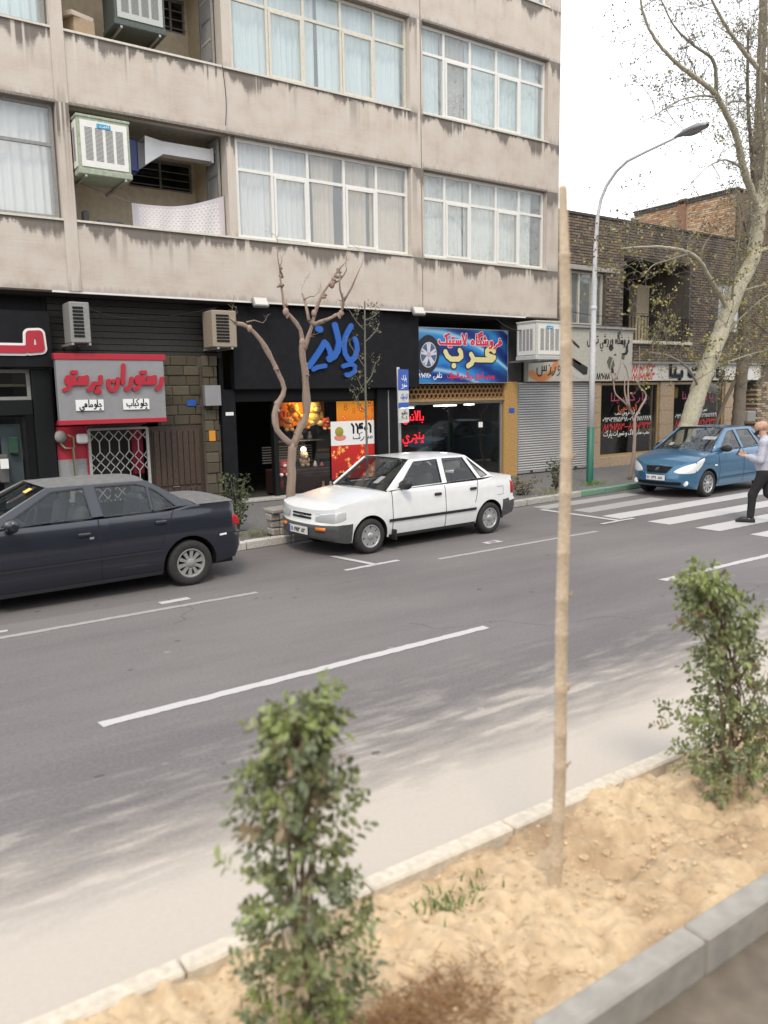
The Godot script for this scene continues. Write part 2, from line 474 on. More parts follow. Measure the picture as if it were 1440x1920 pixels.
# ---------------------------------------------------------------- cars: local x from the nose (0) to the tail (len), y up, z across
func curve(pts: Array, x: float) -> float:
	if x <= pts[0].x: return pts[0].y
	for i in pts.size() - 1:
		if x <= pts[i + 1].x:
			var t: float = (x - pts[i].x) / maxf(pts[i + 1].x - pts[i].x, 1e-6)
			t = t * t * (3.0 - 2.0 * t) * .5 + t * .5
			return lerpf(pts[i].y, pts[i + 1].y, t)
	return pts[-1].y

func car_side(c: Dictionary, x: float, y: float) -> float:
	var h: float = c.len * .5
	return c.half * curve(c.section, y) * (1.0 - .07 * pow(absf(x - h) / h, 3.5))

func car_low(c: Dictionary, x: float) -> float:
	var y: float = curve(c.low, x)
	for w in c.wheels:
		var d: float = absf(x - w)
		if d < c.arch: y = maxf(y, c.r + sqrt(c.arch * c.arch - d * d) * 1.0)
	return y

# a point of the skin: column (x, s) with s < 1 on the nose or tail face, height y, s2 scales the width on the decks
func car_point(c: Dictionary, col: Vector3, y: float, side: float) -> Vector3:
	var x := col.x
	var fw := clampf(1.0 - col.x / .55, 0, 1)
	var rw := clampf(1.0 - (c.len - col.x) / .55, 0, 1)
	var px: float = x + curve(c.nose, y) * fw * fw - curve(c.tail, y) * rw * rw
	return Vector3(px, y, car_side(c, x, y) * col.y * side)

func car_columns(c: Dictionary) -> Array:
	var xs := []
	var cols := []
	for s in [0.0, .2, .4, .58, .72, .83, .91, .965]: cols.append(Vector3(c.bow * pow(s, 2.6), s, 0))
	var x: float = c.bow
	while x < c.len - c.bow:
		xs.append(x)
		x += .1
	for w in c.wheels:
		for k in 25:
			xs.append(w - c.arch * cos(PI * k / 24.0))
		xs.append(w - c.arch - .004); xs.append(w + c.arch + .004)
	for m in c.splits: xs.append(m)
	xs.append(c.len - c.bow)
	xs.sort()
	var last := -1.0
	for v in xs:
		if v - last > .003: cols.append(Vector3(v, 1, 0))
		last = v
	for s in [.965, .91, .83, .72, .58, .4, .2, 0.0]: cols.append(Vector3(c.len - c.bow * pow(s, 2.6), s, 0))
	return cols

# plane of the side windows: local (x, height along the slope, out)
func glass_plane(c: Dictionary, side: float) -> Transform3D:
	var up := Vector3(0, c.roof - c.belt, (c.zroof - c.zbelt) * side)
	var k: float = up.length() / (c.roof - c.belt)
	var u := up.normalized()
	var n := Vector3.RIGHT.cross(u) * side
	return Transform3D(Basis(Vector3.RIGHT, u * k, n), Vector3(0, c.belt, c.zbelt * side) - u * k * c.belt)

func ribbon(st: SurfaceTool, c: Dictionary, pts: PackedVector2Array, w: float, side: float, out := .003) -> void:
	for i in pts.size() - 1:
		var a := pts[i]; var b := pts[i + 1]
		var n := (b - a).normalized().orthogonal() * w * .5
		var steps := maxi(1, int(a.distance_to(b) / .08))
		for k in steps:
			var q := []
			for v in [a.lerp(b, k / float(steps)) - n, a.lerp(b, k / float(steps)) + n, a.lerp(b, (k + 1) / float(steps)) + n, a.lerp(b, (k + 1) / float(steps)) - n]:
				q.append(Vector3(v.x, v.y, (car_side(c, v.x, v.y) + out) * side))
			quad2(st, q[0], q[1], q[2], q[3], q[0] - Vector3(0, 0, side))

func car(c: Dictionary, label: String, at: Vector3, turn: float) -> Node3D:
	var t := thing("parked_car", label, "car", at, turn)
	var cols := car_columns(c)
	var sts := {}
	var get_st := func(n):
		if not sts.has(n): sts[n] = begin(true)
		return sts[n]
	var tops := [1.0, .985, .94, .8, .55, .28, 0.0]
	for side in [-1.0, 1.0]:
		var mid := Vector3(c.len * .5, .5, 0)
		for i in cols.size() - 1:
			var grid := []
			for col in [cols[i], cols[i + 1]]:
				var line := []
				var lo: float = car_low(c, col.x)
				var hi: float = curve(c.beltline, col.x)
				for k in 15:
					line.append(car_point(c, col, lerpf(lo, hi, k / 14.0), side))
				for s in tops:
					var q := Vector3(col.x, col.y * s, 0)
					var p := car_point(c, q, hi, side)
					p.y += c.crown * (1.0 - s * s) * minf(1.0, minf(col.x, c.len - col.x) / .35 + .15)
					line.append(p)
				grid.append(line)
			var x: float = (cols[i].x + cols[i + 1].x) * .5
			var face: float = (cols[i].y + cols[i + 1].y) * .5
			for k in grid[0].size() - 1:
				if k == 14: continue
				var y: float = (grid[0][k].y + grid[1][k + 1].y) * .5
				var top: bool = k >= 15
				if top and x > c.cowl and x < c.deck and k >= 17: continue
				var n: String = c.name_of.call(x, y, top, face)
				var st: SurfaceTool = get_st.call(n)
				quad2(st, grid[0][k], grid[1][k], grid[1][k + 1], grid[0][k + 1], mid if not top else Vector3(x, 0, 0))
	for n in sts:
		var o := part(n, sts[n], c.mats.get(n, c.paint), t)
	# greenhouse
	var roof: SurfaceTool = begin(true)
	var outer := pv(c.outer)
	for side in [-1.0, 1.0]:
		var pl := glass_plane(c, side)
		var st := begin()
		var cuts := [outer[0].x - 1.0]
		for w in c.windows:
			var m := 0.0
			var q := pv(w)
			for p in q: m += p.x / q.size()
			cuts.append(m)
		cuts.append(outer[0].x + 9.0)
		for i in cuts.size() - 1:
			var slab := PackedVector2Array([Vector2(cuts[i], 0), Vector2(cuts[i + 1], 0), Vector2(cuts[i + 1], 3), Vector2(cuts[i], 3)])
			for piece in Geometry2D.intersect_polygons(outer, slab):
				var left := [piece]
				for w in c.windows:
					var next := []
					for l in left: next.append_array(Geometry2D.clip_polygons(l, pv(w)))
					left = next
				for l in left:
					if not Geometry2D.is_polygon_clockwise(l): plate(st, l, .02, pl, true)
		part("window_surround", st, c.paint, t)
		for w in c.windows:
			var q := pv(w)
			var g := begin()
			plate(g, q, .004, pl.translated_local(Vector3(0, 0, .004)))
			part("side_window", g, M.car_glass, t)
			var fr := begin()
			for k in q.size():
				var a := pl * Vector3(q[k].x, q[k].y, .013); var b := pl * Vector3(q[(k + 1) % q.size()].x, q[(k + 1) % q.size()].y, .013)
				bar(fr, a, b, .016, .014, pl.basis.z)
			part("window_seal", fr, c.seal, t)
		# roof rail rounds the edge between the side and the roof
		var rail := []
		for k in 9:
			var s := k / 8.0
			rail.append(pl * Vector3(lerpf(c.roof_x0, c.roof_x1, s), c.roof - .012, -.012))
		tube(roof, rail, range(9).map(func(_k): return .03), 8)
		for e in [[outer[0], Vector2(c.roof_x0, c.roof)], [outer[outer.size() - 1], Vector2(c.roof_x1, c.roof)]]:
			tube(roof, [pl * Vector3(e[0].x, e[0].y, -.012), pl * Vector3(e[1].x, e[1].y - .012, -.012)], [.028, .028], 8)
	var a0 := outer[0]; var c0 := outer[outer.size() - 1]
	var sheet := func(st: SurfaceTool, p0: Vector2, p1: Vector2, z0: float, z1: float, bow0: float, bow1: float, rise: float, thick: float):
		var nu := 8; var nv := 6
		var g := []
		for v in nv + 1:
			var row := []
			for u in nu + 1:
				var s := u / float(nu) * 2.0 - 1.0
				var tt := v / float(nv)
				var z := lerpf(z0, z1, tt)
				var bow := lerpf(bow0, bow1, tt)
				row.append(Vector3(lerpf(p0.x, p1.x, tt) + bow * (1 - s * s), lerpf(p0.y, p1.y, tt) + rise * (1 - s * s) * sin(PI * clampf(tt * .7 + .15, 0, 1)) + thick, z * s))
			g.append(row)
		for v in nv:
			for u in nu:
				quad2(st, g[v][u], g[v][u + 1], g[v + 1][u + 1], g[v + 1][u], Vector3(c.len * .5, .6, 0))
	sheet.call(roof, Vector2(c.roof_x0, c.roof), Vector2(c.roof_x1, c.roof), c.zroof, c.zroof, -.06, .05, .05, .012)
	part("roof", roof, c.roof_paint, t)
	var ws := begin(true)
	sheet.call(ws, Vector2(a0.x, c.belt), Vector2(c.roof_x0, c.roof), c.zbelt - .02, c.zroof - .015, -.14, -.06, .012, .004)
	part("windscreen", ws, M.car_glass, t)
	var rs := begin(true)
	sheet.call(rs, Vector2(c0.x, c0.y), Vector2(c.roof_x1, c.roof), c.zbelt - .04, c.zroof - .015, .1, .05, .012, .004)
	part("rear_window", rs, M.car_glass, t)
	# floor, wheel wells, dashboard, seats
	var un := begin()
	bx(un, .25, c.len - .25, .2, .34, -c.half * .72, c.half * .72)
	bx(un, c.wheels[0] + c.arch, c.wheels[1] - c.arch, c.low[0].y - .01, .4, -c.half * .88, c.half * .88)
	bx(un, .3, c.len - .3, .34, .58, -c.half * .6, c.half * .6)
	for w in c.wheels:
		for side in [-1.0, 1.0]:
			for k in 16:
				var p := []
				for a in [PI * k / 16.0, PI * (k + 1) / 16.0]:
					var x: float = w - c.arch * cos(a)
					var y: float = c.r + c.arch * sin(a)
					p.append(Vector3(x, y, (car_side(c, x, y) - .012) * side)); p.append(Vector3(x, y, c.half * .5 * side))
				quad(un, p[0], p[1], p[3], p[2])
	part("underbody", un, M.dark, t)
	var inn := begin()
	cbox(inn, Vector3(c.cowl + .32, c.belt - .06, 0), Vector3(.5, .16, c.zbelt * 1.85), .04)
	part("dashboard", inn, mat(lin(.03, .03, .032), .8), t)
	for sx in [c.seat_x, c.seat_x + .95]:
		for z in [-.37, .37]:
			var se := begin()
			cbox(se, Vector3(sx, .52, z), Vector3(.5, .16, .5), .05)
			cbox(se, Vector3(sx + .3, .82, z), Vector3(.15, .62, .48), .06, Basis(Vector3.BACK, -.2))
			cbox(se, Vector3(sx + .38, 1.19, z), Vector3(.09, .16, .26), .03)
			part("seat", se, c.seat, t)
	var wheel_ring := begin(true)
	var rim_circle := []
	for k in 17: rim_circle.append(Vector3(c.cowl + .62, c.belt + .0, -.37) + Vector3(.08 * cos(TAU * k / 16.0), .17 * cos(TAU * k / 16.0), .18 * sin(TAU * k / 16.0)))
	if c.get("right_drive", false) == false:
		for k in 17: rim_circle[k].z += .74
	tube(wheel_ring, rim_circle, range(17).map(func(_k): return .014), 6, false)
	part("steering_wheel", wheel_ring, M.black_plastic, t)
	for w in c.wheels:
		for side in [-1.0, 1.0]:
			wheel(t, c, Vector3(w, c.r, (c.half - .105) * side), side)
	return t

func wheel(parent: Node, c: Dictionary, at: Vector3, side: float) -> void:
	var r: float = c.r
	var rr: float = c.rim
	var tf := Transform3D(Basis(Vector3.RIGHT, Vector3(0, 0, side), Vector3(0, 1, 0)), Vector3.ZERO)
	var st := begin(true)
	lathe(st, [Vector2(rr, -.085), Vector2(rr + .03, -.092), Vector2(r - .03, -.09), Vector2(r - .006, -.07), Vector2(r, -.05), Vector2(r, .05), Vector2(r - .006, .07), Vector2(r - .03, .088), Vector2(rr + .03, .09), Vector2(rr, .08), Vector2(rr - .012, .06)], 40, tf)
	var o := part("wheel", st, M.rubber, parent)
	o.position = at
	var rim := begin(true)
	lathe(rim, [Vector2(rr, .079), Vector2(rr - .012, .084), Vector2(rr - .022, .076), Vector2(rr - .03, .05), Vector2(rr - .04, .0)], 40, tf)
	part("rim", rim, c.rim_mat, o)
	var back := begin(true)
	lathe(back, [Vector2(rr - .02, .012), Vector2(.0, .012)], 24, tf)
	part("brake_shadow", back, M.dark, o).name = "brake_drum"
	for k in c.spokes:
		var a: float = TAU * k / c.spokes + .2
		var sp := begin()
		var d := Vector3(cos(a), sin(a), 0)
		var w: float = c.spoke_w
		var up := Vector3(-d.y, d.x, 0)
		var p := []
		for q in [[.03, w * .75], [rr * .55, w * .8], [rr - .018, w * 1.15]]:
			p.append(d * q[0] + up * q[1] * .5); p.append(d * q[0] - up * q[1] * .5)
		var zz := [.068, .066, .07]
		for j in 2:
			var f := [p[j * 2] + Vector3(0, 0, zz[j] * side), p[j * 2 + 2] + Vector3(0, 0, zz[j + 1] * side), p[j * 2 + 3] + Vector3(0, 0, zz[j + 1] * side), p[j * 2 + 1] + Vector3(0, 0, zz[j] * side)]
			quad2(sp, f[0], f[1], f[2], f[3], Vector3.ZERO)
			for e in [[0, 1], [2, 3]]:
				quad2(sp, f[e[0]], f[e[1]], f[e[1]] - Vector3(0, 0, .035 * side), f[e[0]] - Vector3(0, 0, .035 * side), d * .1)
		part("spoke", sp, c.rim_mat, o)
	var hub := begin(true)
	lathe(hub, [Vector2(.062, .03), Vector2(.06, .07), Vector2(.045, .08), Vector2(.0, .083)], 20, tf)
	part("hub_cap", hub, c.rim_mat, o)

func on_side(c: Dictionary, x: float, y: float, out: float, side := 1.0) -> Vector3:
	return Vector3(x, y, (car_side(c, x, y) + out) * side)

func mirror(t: Node, c: Dictionary, x: float, y: float, m: Material, side := 1.0) -> void:
	var st := begin(true)
	var prof := [Vector2(.0, -.12), Vector2(.05, -.115), Vector2(.075, -.07), Vector2(.085, 0), Vector2(.08, .06), Vector2(.05, .1), Vector2(0, .105)]
	var z: float = c.half * .93
	lathe(st, prof, 14, Transform3D(Basis(Vector3(.75, 0, 0), Vector3(.15, .1, side).normalized(), Vector3(0, .95, 0)), Vector3(x, y + .06, (z + .1) * side)))
	tube(st, [Vector3(x, y - .02, (z - .08) * side), Vector3(x, y + .03, (z + .05) * side)], [.03, .025], 8)
	part("wing_mirror", st, m, t)

func plate_sign(t: Node, at: Vector3, turn: float, text: String) -> void:
	var st := begin()
	box(st, Vector3.ZERO, Vector3(.012, .115, .5))
	var o := part("number_plate", st, mat(lin(.7, .7, .68), .5), t)
	o.position = at
	o.rotation.y = turn
	var w := write(text)
	var l := part("plate_lettering", lettering(w[0], Vector2(.4 / w[1], .065 / 8.5), .011, .002), M.black, o)
	l.transform = Transform3D(Basis(Vector3(0, 0, 1), Vector3(0, 1, 0), Vector3(-1, 0, 0)), Vector3(-.0065, -.028, -.2))
	var bl := begin()
	box(bl, Vector3(-.0075, 0, -.232), Vector3(.004, .105, .03))
	part("plate_band", bl, M.blue_sign, o)

func lamp_shape(parent: Node, called: String, pts: Array, m: Material, inner := Vector3.ZERO, bulge := 1.0) -> void:
	# a lens through a ring of points, domed a little away from inner
	var st := begin(true)
	var c := Vector3.ZERO
	for p in pts: c += p / pts.size()
	var out := (c - inner).normalized() * bulge if inner != Vector3.ZERO else Vector3.ZERO
	for i in pts.size():
		var a: Vector3 = pts[i]; var b: Vector3 = pts[(i + 1) % pts.size()]
		var ai := a.lerp(c, .3) + out * .02; var bi := b.lerp(c, .3) + out * .02
		quad2(st, a, b, bi, ai, c - out)
		tri2(st, ai, bi, c + out * .025, c - out)
		quad2(st, a, b, b - out * .05, a - out * .05, c)
	part(called, st, m, parent)

# a lens that follows the skin of the nose round the corner: columns, each with its lower and upper edge
func lens_patch(parent: Node, called: String, c: Dictionary, cols: Array, side: float, m: Material, out := .009) -> void:
	var st := begin(true)
	var grid := []
	for q in cols: # (x, s, low, high); x < 0 means on the nose
		var col := Vector3(c.bow * pow(q[1], 2.6), q[1], 0) if q[0] < 0 else Vector3(q[0], 1, 0)
		var row := []
		for k in 5:
			var f := k / 4.0
			var p := car_point(c, col, lerpf(q[2], q[3], f), side)
			var n := Vector3(-1.0 if q[0] < 0 else -.45, .12, side * (.25 + .75 * q[1] if q[0] < 0 else 1.0)).normalized()
			row.append(p + n * (out if k in [1, 2, 3] else out * .35))
		grid.append(row)
	for i in grid.size() - 1:
		for k in 4: quad2(st, grid[i][k], grid[i][k + 1], grid[i + 1][k + 1], grid[i + 1][k], Vector3(1.4, .5, 0))
	part(called, st, m, parent)

func car_paint(c: Color, metal: float, rough := .32) -> StandardMaterial3D:
	var m := rough_mat(c.darkened(.03), c, 2.6, rough, 40)
	m.metallic = metal
	m.clearcoat_enabled = true
	m.clearcoat = .8
	m.clearcoat_roughness = .06
	return m

func seam_lines(t: Node, c: Dictionary, lines: Array) -> void:
	for l in lines:
		for side in [-1.0, 1.0]:
			var st := begin()
			ribbon(st, c, pv(l), .012, side)
			part("door_seam", st, M.dark, t)

func side_strip(t: Node, c: Dictionary, called: String, l: String, w: float, m: Material, out := .012) -> void:
	for side in [-1.0, 1.0]:
		var st := begin()
		ribbon(st, c, pv(l), w, side, out)
		part(called, st, m, t)

func handles(t: Node, c: Dictionary, spots: Array, m: Material) -> void:
	for side in [-1.0, 1.0]:
		for p in spots:
			var st := begin()
			cbox(st, on_side(c, p.x, p.y, .012, side), Vector3(.15, .045, .035), .012)
			part("door_handle", st, m, t)

func wipers(t: Node, c: Dictionary) -> void:
	for z in [-.1, .42]:
		var st := begin()
		var a := Vector3(c.cowl - .03, c.belt + .03, z)
		bar(st, a, a + Vector3(.13, .09, -.45), .012, .012)
		bar(st, a + Vector3(.0, .0, .0), a + Vector3(.06, .03, -.2), .02, .015)
		part("wiper", st, M.black_plastic, t)

func build_white_car() -> void:
	var white := car_paint(lin(.78, .79, .79), 0.0, .3)
	var c := {
		"len": 4.15, "half": .80, "belt": .93, "roof": 1.36, "zbelt": .745, "zroof": .595, "wheels": [.80, 3.37], "r": .27, "arch": .325, "rim": .178, "spokes": 7, "spoke_w": .105,
		"low": [Vector2(0, .27), Vector2(.4, .2), Vector2(1.1, .215), Vector2(3.1, .215), Vector2(3.6, .24), Vector2(4.15, .34)], "bow": .16, "crown": .035,
		"section": [Vector2(.2, .93), Vector2(.36, .975), Vector2(.5, 1.0), Vector2(.62, .995), Vector2(.8, .98), Vector2(.95, .945)],
		"nose": [Vector2(.2, .1), Vector2(.3, .01), Vector2(.47, 0), Vector2(.5, .05), Vector2(.68, .07)], "tail": [Vector2(.3, .06), Vector2(.4, 0), Vector2(.55, 0), Vector2(.58, .05), Vector2(.95, .1)],
		"beltline": [Vector2(0, .70), Vector2(.25, .775), Vector2(1.1, .905), Vector2(1.4, .93), Vector2(3.2, .94), Vector2(3.6, .985), Vector2(4.15, .96)],
		"cowl": 1.17, "deck": 3.36, "splits": [.47, 1.2, 2.33, 3.12, 3.70], "roof_x0": 1.72, "roof_x1": 2.93, "outer": "1.17,.93 1.72,1.36 2.93,1.36 3.46,.98",
		"windows": ["1.35,.955 1.42,1.0 1.78,1.325 2.28,1.338 2.28,.965", "2.39,.965 2.39,1.338 2.85,1.335 3.08,.975", "2.94,1.32 3.0,1.28 3.34,1.01 3.17,.985"],
		"seal": M.black_plastic, "paint": white, "roof_paint": white, "rim_mat": M.alloy, "seat": mat(lin(.06, .055, .05), .9), "seat_x": 1.85,
		"mats": {"front_bumper": M.plastic, "rear_bumper": M.plastic, "hood": white},
	}
	c.name_of = func(x, y, top, face):
		if not top and x < .47 and y < .5: return "front_bumper"
		if not top and x > 3.68 and y < .56: return "rear_bumper"
		if top and x < 1.25: return "hood"
		if top and x > 3.4: return "boot_lid"
		if x < 1.25: return "front_wing"
		if x < 2.41: return "front_door"
		if x < 3.24: return "rear_door"
		return "rear_quarter"
	var t := car(c, "white four-door saloon parked nose-left behind the pruned street tree", Vector3(5.71, 0, -10.62), .062)
	seam_lines(t, c, ["1.22,.24 1.22,.92", "2.33,.23 2.33,.93", "3.09,.95 3.05,.72 3.0,.58" ])
	side_strip(t, c, "rubbing_strip", "1.14,.475 3.02,.475", .045, M.black_plastic)
	side_strip(t, c, "sill_strip", "1.16,.225 3.03,.225", .05, M.black_plastic, .004)
	handles(t, c, [Vector2(2.16, .80), Vector2(2.96, .82)], M.black_plastic)
	for s in [-1.0, 1.0]: mirror(t, c, 1.44, .95, M.black_plastic, s)
	wipers(t, c)
	var fn := func(y, s): return car_point(c, Vector3(c.bow * pow(absf(s), 2.6), absf(s), 0), y, signf(s)) + Vector3(-.006, 0, 0)
	var lens := mat(lin(.62, .64, .64), .08, .3)
	lens.clearcoat_enabled = true
	for s in [-1.0, 1.0]:
		lens_patch(t, "headlight", c, [[-1, .48, .535, .645], [-1, .6, .53, .655], [-1, .72, .53, .665], [-1, .84, .53, .675], [-1, .92, .53, .68], [-1, .97, .535, .685], [.165, 1, .54, .69], [.25, 1, .55, .695], [.34, 1, .575, .70]], s, lens, .013)
		lamp_shape(t, "indicator", [fn.call(.405, s * .55), fn.call(.455, s * .55), fn.call(.455, s * .8), fn.call(.405, s * .8)], mat(lin(.75, .2, .02), .2), Vector3(1, .43, 0))
		var tl := []
		for q in [Vector2(4.0, .66), Vector2(4.02, .86), Vector2(3.95, .88), Vector2(3.94, .66)]: tl.append(car_point(c, Vector3(q.x - .02, 1, 0), q.y, s) + Vector3(.0, 0, .006 * s))
		lamp_shape(t, "tail_light", tl, mat(lin(.4, .02, .02), .2), Vector3(2.5, .7, 0))
	for y in [.575, .625]:
		var st := begin()
		for k in 8:
			var a: Vector3 = fn.call(y, -.34 + .085 * k); var b: Vector3 = fn.call(y, -.34 + .085 * (k + 1))
			bar(st, a, b, .012, .028)
		part("grille_slot", st, M.black, t)
	var em := begin()
	cbox(em, fn.call(.60, 0.0), Vector3(.012, .035, .11), .004)
	part("nose_badge", em, M.chrome, t)
	plate_sign(t, Vector3(-.012, .385, .0), 0.0, "۵۲ ۶۸۳ ۱۱")
	var fl := begin()
	box(fl, Vector3(1.22, .255, .80), Vector3(.02, .16, .14))
	part("mud_flap", fl, M.black_plastic, t)
	var fc := begin()
	for l in [["3.55,.66 3.70,.66", 0], ["3.70,.66 3.70,.80", 0], ["3.70,.80 3.55,.80", 0]]: ribbon(fc, c, pv(l[0]), .008, 1.0)
	part("fuel_flap", fc, M.grey_frame, t)
	var pp := begin()
	box(pp, Vector3(1.5, 1.03, .1), Vector3(.2, .006, .12), Basis(Vector3.BACK, .5))
	part("paper_on_dashboard", pp, M.white, t)
	var vis := begin()
	for z in [-.33, .33]: box(vis, Vector3(2.06, 1.3, z), Vector3(.16, .012, .36), Basis(Vector3.BACK, .4))
	part("sun_visor", vis, M.white_wall, t)

func build_navy_car() -> void:
	var navy := car_paint(lin(.0055, .008, .0175), .0, .35)
	var dusty := rough_mat(lin(.11, .108, .107), lin(.18, .174, .168), 1.4, .8, 44)
	var trim := mat(lin(.02, .022, .026), .5)
	var c := {
		"len": 4.5, "half": .86, "belt": .97, "roof": 1.375, "zbelt": .79, "zroof": .59, "wheels": [.9, 3.57], "r": .295, "arch": .36, "rim": .19, "spokes": 10, "spoke_w": .05,
		"low": [Vector2(0, .27), Vector2(.5, .2), Vector2(1.2, .2), Vector2(3.2, .21), Vector2(3.9, .25), Vector2(4.5, .34)], "bow": .26, "crown": .04,
		"section": [Vector2(.2, .93), Vector2(.36, .98), Vector2(.55, 1.0), Vector2(.7, .995), Vector2(.86, .975), Vector2(1.03, .93)],
		"nose": [Vector2(.2, .1), Vector2(.32, .01), Vector2(.5, 0), Vector2(.55, .06), Vector2(.75, .16)], "tail": [Vector2(.3, .1), Vector2(.42, 0), Vector2(.58, .0), Vector2(.64, .07), Vector2(1.04, .13)],
		"beltline": [Vector2(0, .68), Vector2(.3, .78), Vector2(1.2, .94), Vector2(1.5, .97), Vector2(3.3, .99), Vector2(3.65, 1.045), Vector2(4.2, 1.045), Vector2(4.5, 1.02)],
		"cowl": 1.15, "deck": 3.52, "splits": [.54, 1.2, 2.44, 3.3, 3.93], "roof_x0": 1.93, "roof_x1": 3.1, "outer": "1.15,.97 1.93,1.375 3.12,1.375 3.66,1.035",
		"windows": ["1.38,.995 1.48,1.05 1.97,1.325 2.34,1.345 2.38,1.0", "2.52,1.0 2.48,1.345 2.98,1.342 3.10,1.305 3.10,1.005", "3.135,1.29 3.25,1.215 3.44,1.03 3.135,1.007"],
		"seal": trim, "paint": navy, "roof_paint": dusty, "rim_mat": rough_mat(lin(.2, .2, .2), lin(.3, .29, .28), .3, .5, 46), "seat": mat(lin(.09, .1, .11), .9), "seat_x": 2.0,
		"mats": {"boot_lid": dusty},
	}
	c.name_of = func(x, y, top, face):
		if not top and x < .54 and y < .56: return "front_bumper"
		if not top and x > 3.93 and y < .62: return "rear_bumper"
		if top and x < 1.35: return "hood"
		if top and x > 3.7: return "boot_lid"
		if x < 1.35: return "front_wing"
		if x < 2.6: return "front_door"
		if x < 3.4: return "rear_door"
		return "rear_quarter"
	var t := car(c, "navy saloon with dusty roof, cut off by the left edge, before the red-trimmed restaurant", Vector3(.02, 0, -10.39), .03)
	seam_lines(t, c, ["1.22,.25 1.22,.95", "2.44,.23 2.44,.98", "3.38,1.0 3.26,.74 3.18,.55", "3.95,.62 4.4,.63"])
	side_strip(t, c, "rubbing_strip", "1.3,.50 3.2,.52", .03, trim)
	side_strip(t, c, "sill_strip", "1.3,.215 3.2,.225", .05, trim, .006)
	handles(t, c, [Vector2(2.26, .82), Vector2(3.2, .87)], navy)
	for s in [-1.0, 1.0]: mirror(t, c, 1.47, .96, navy, s)
	wipers(t, c)
	for s in [-1.0, 1.0]:
		var tl := []
		for q in [Vector2(.02, .73), Vector2(.04, .84), Vector2(.12, .87), Vector2(.14, .73)]:
			tl.append(car_point(c, Vector3(c.len - q.x - .16, 1, 0), q.y, s) + Vector3(.002, 0, .005 * s))
		lamp_shape(t, "tail_light", tl, mat(lin(.36, .015, .02), .2), Vector3(3, .8, 0), .35)
		var hl := []
		for q in [Vector2(.5, .58), Vector2(.5, .70), Vector2(.95, .72), Vector2(.95, .6)]:
			hl.append(car_point(c, Vector3(c.bow * pow(q.x, 2.6), q.x, 0), q.y, s) + Vector3(-.006, 0, 0))
		lamp_shape(t, "headlight", hl, mat(lin(.6, .6, .6), .1), Vector3(1.5, .6, 0))
		var st := begin()
		box(st, on_side(c, 2.34, .775, .01, s), Vector3(.05, .025, .01))
		part("door_lock", st, M.chrome, t)
		var mk := begin()
		ribbon(mk, c, pv("3.98,.62 4.08,.625"), .025, s, .006)
		part("side_marker", mk, M.white, t)
	var sk := begin()
	var wp := func(x, z): return Vector3(x, lerpf(.97, 1.375, (x - 1.15 + .1) / .78) + .02, z)
	quad(sk, wp.call(1.72, .36), wp.call(1.80, .36), wp.call(1.80, .52), wp.call(1.72, .52))
	part("windscreen_sticker", sk, mat(lin(.75, .55, .12), .6), t)
	plate_sign(t, Vector3(-.012, .42, .0), 0.0, "۲۴ ۷۱۵ ۱۰")

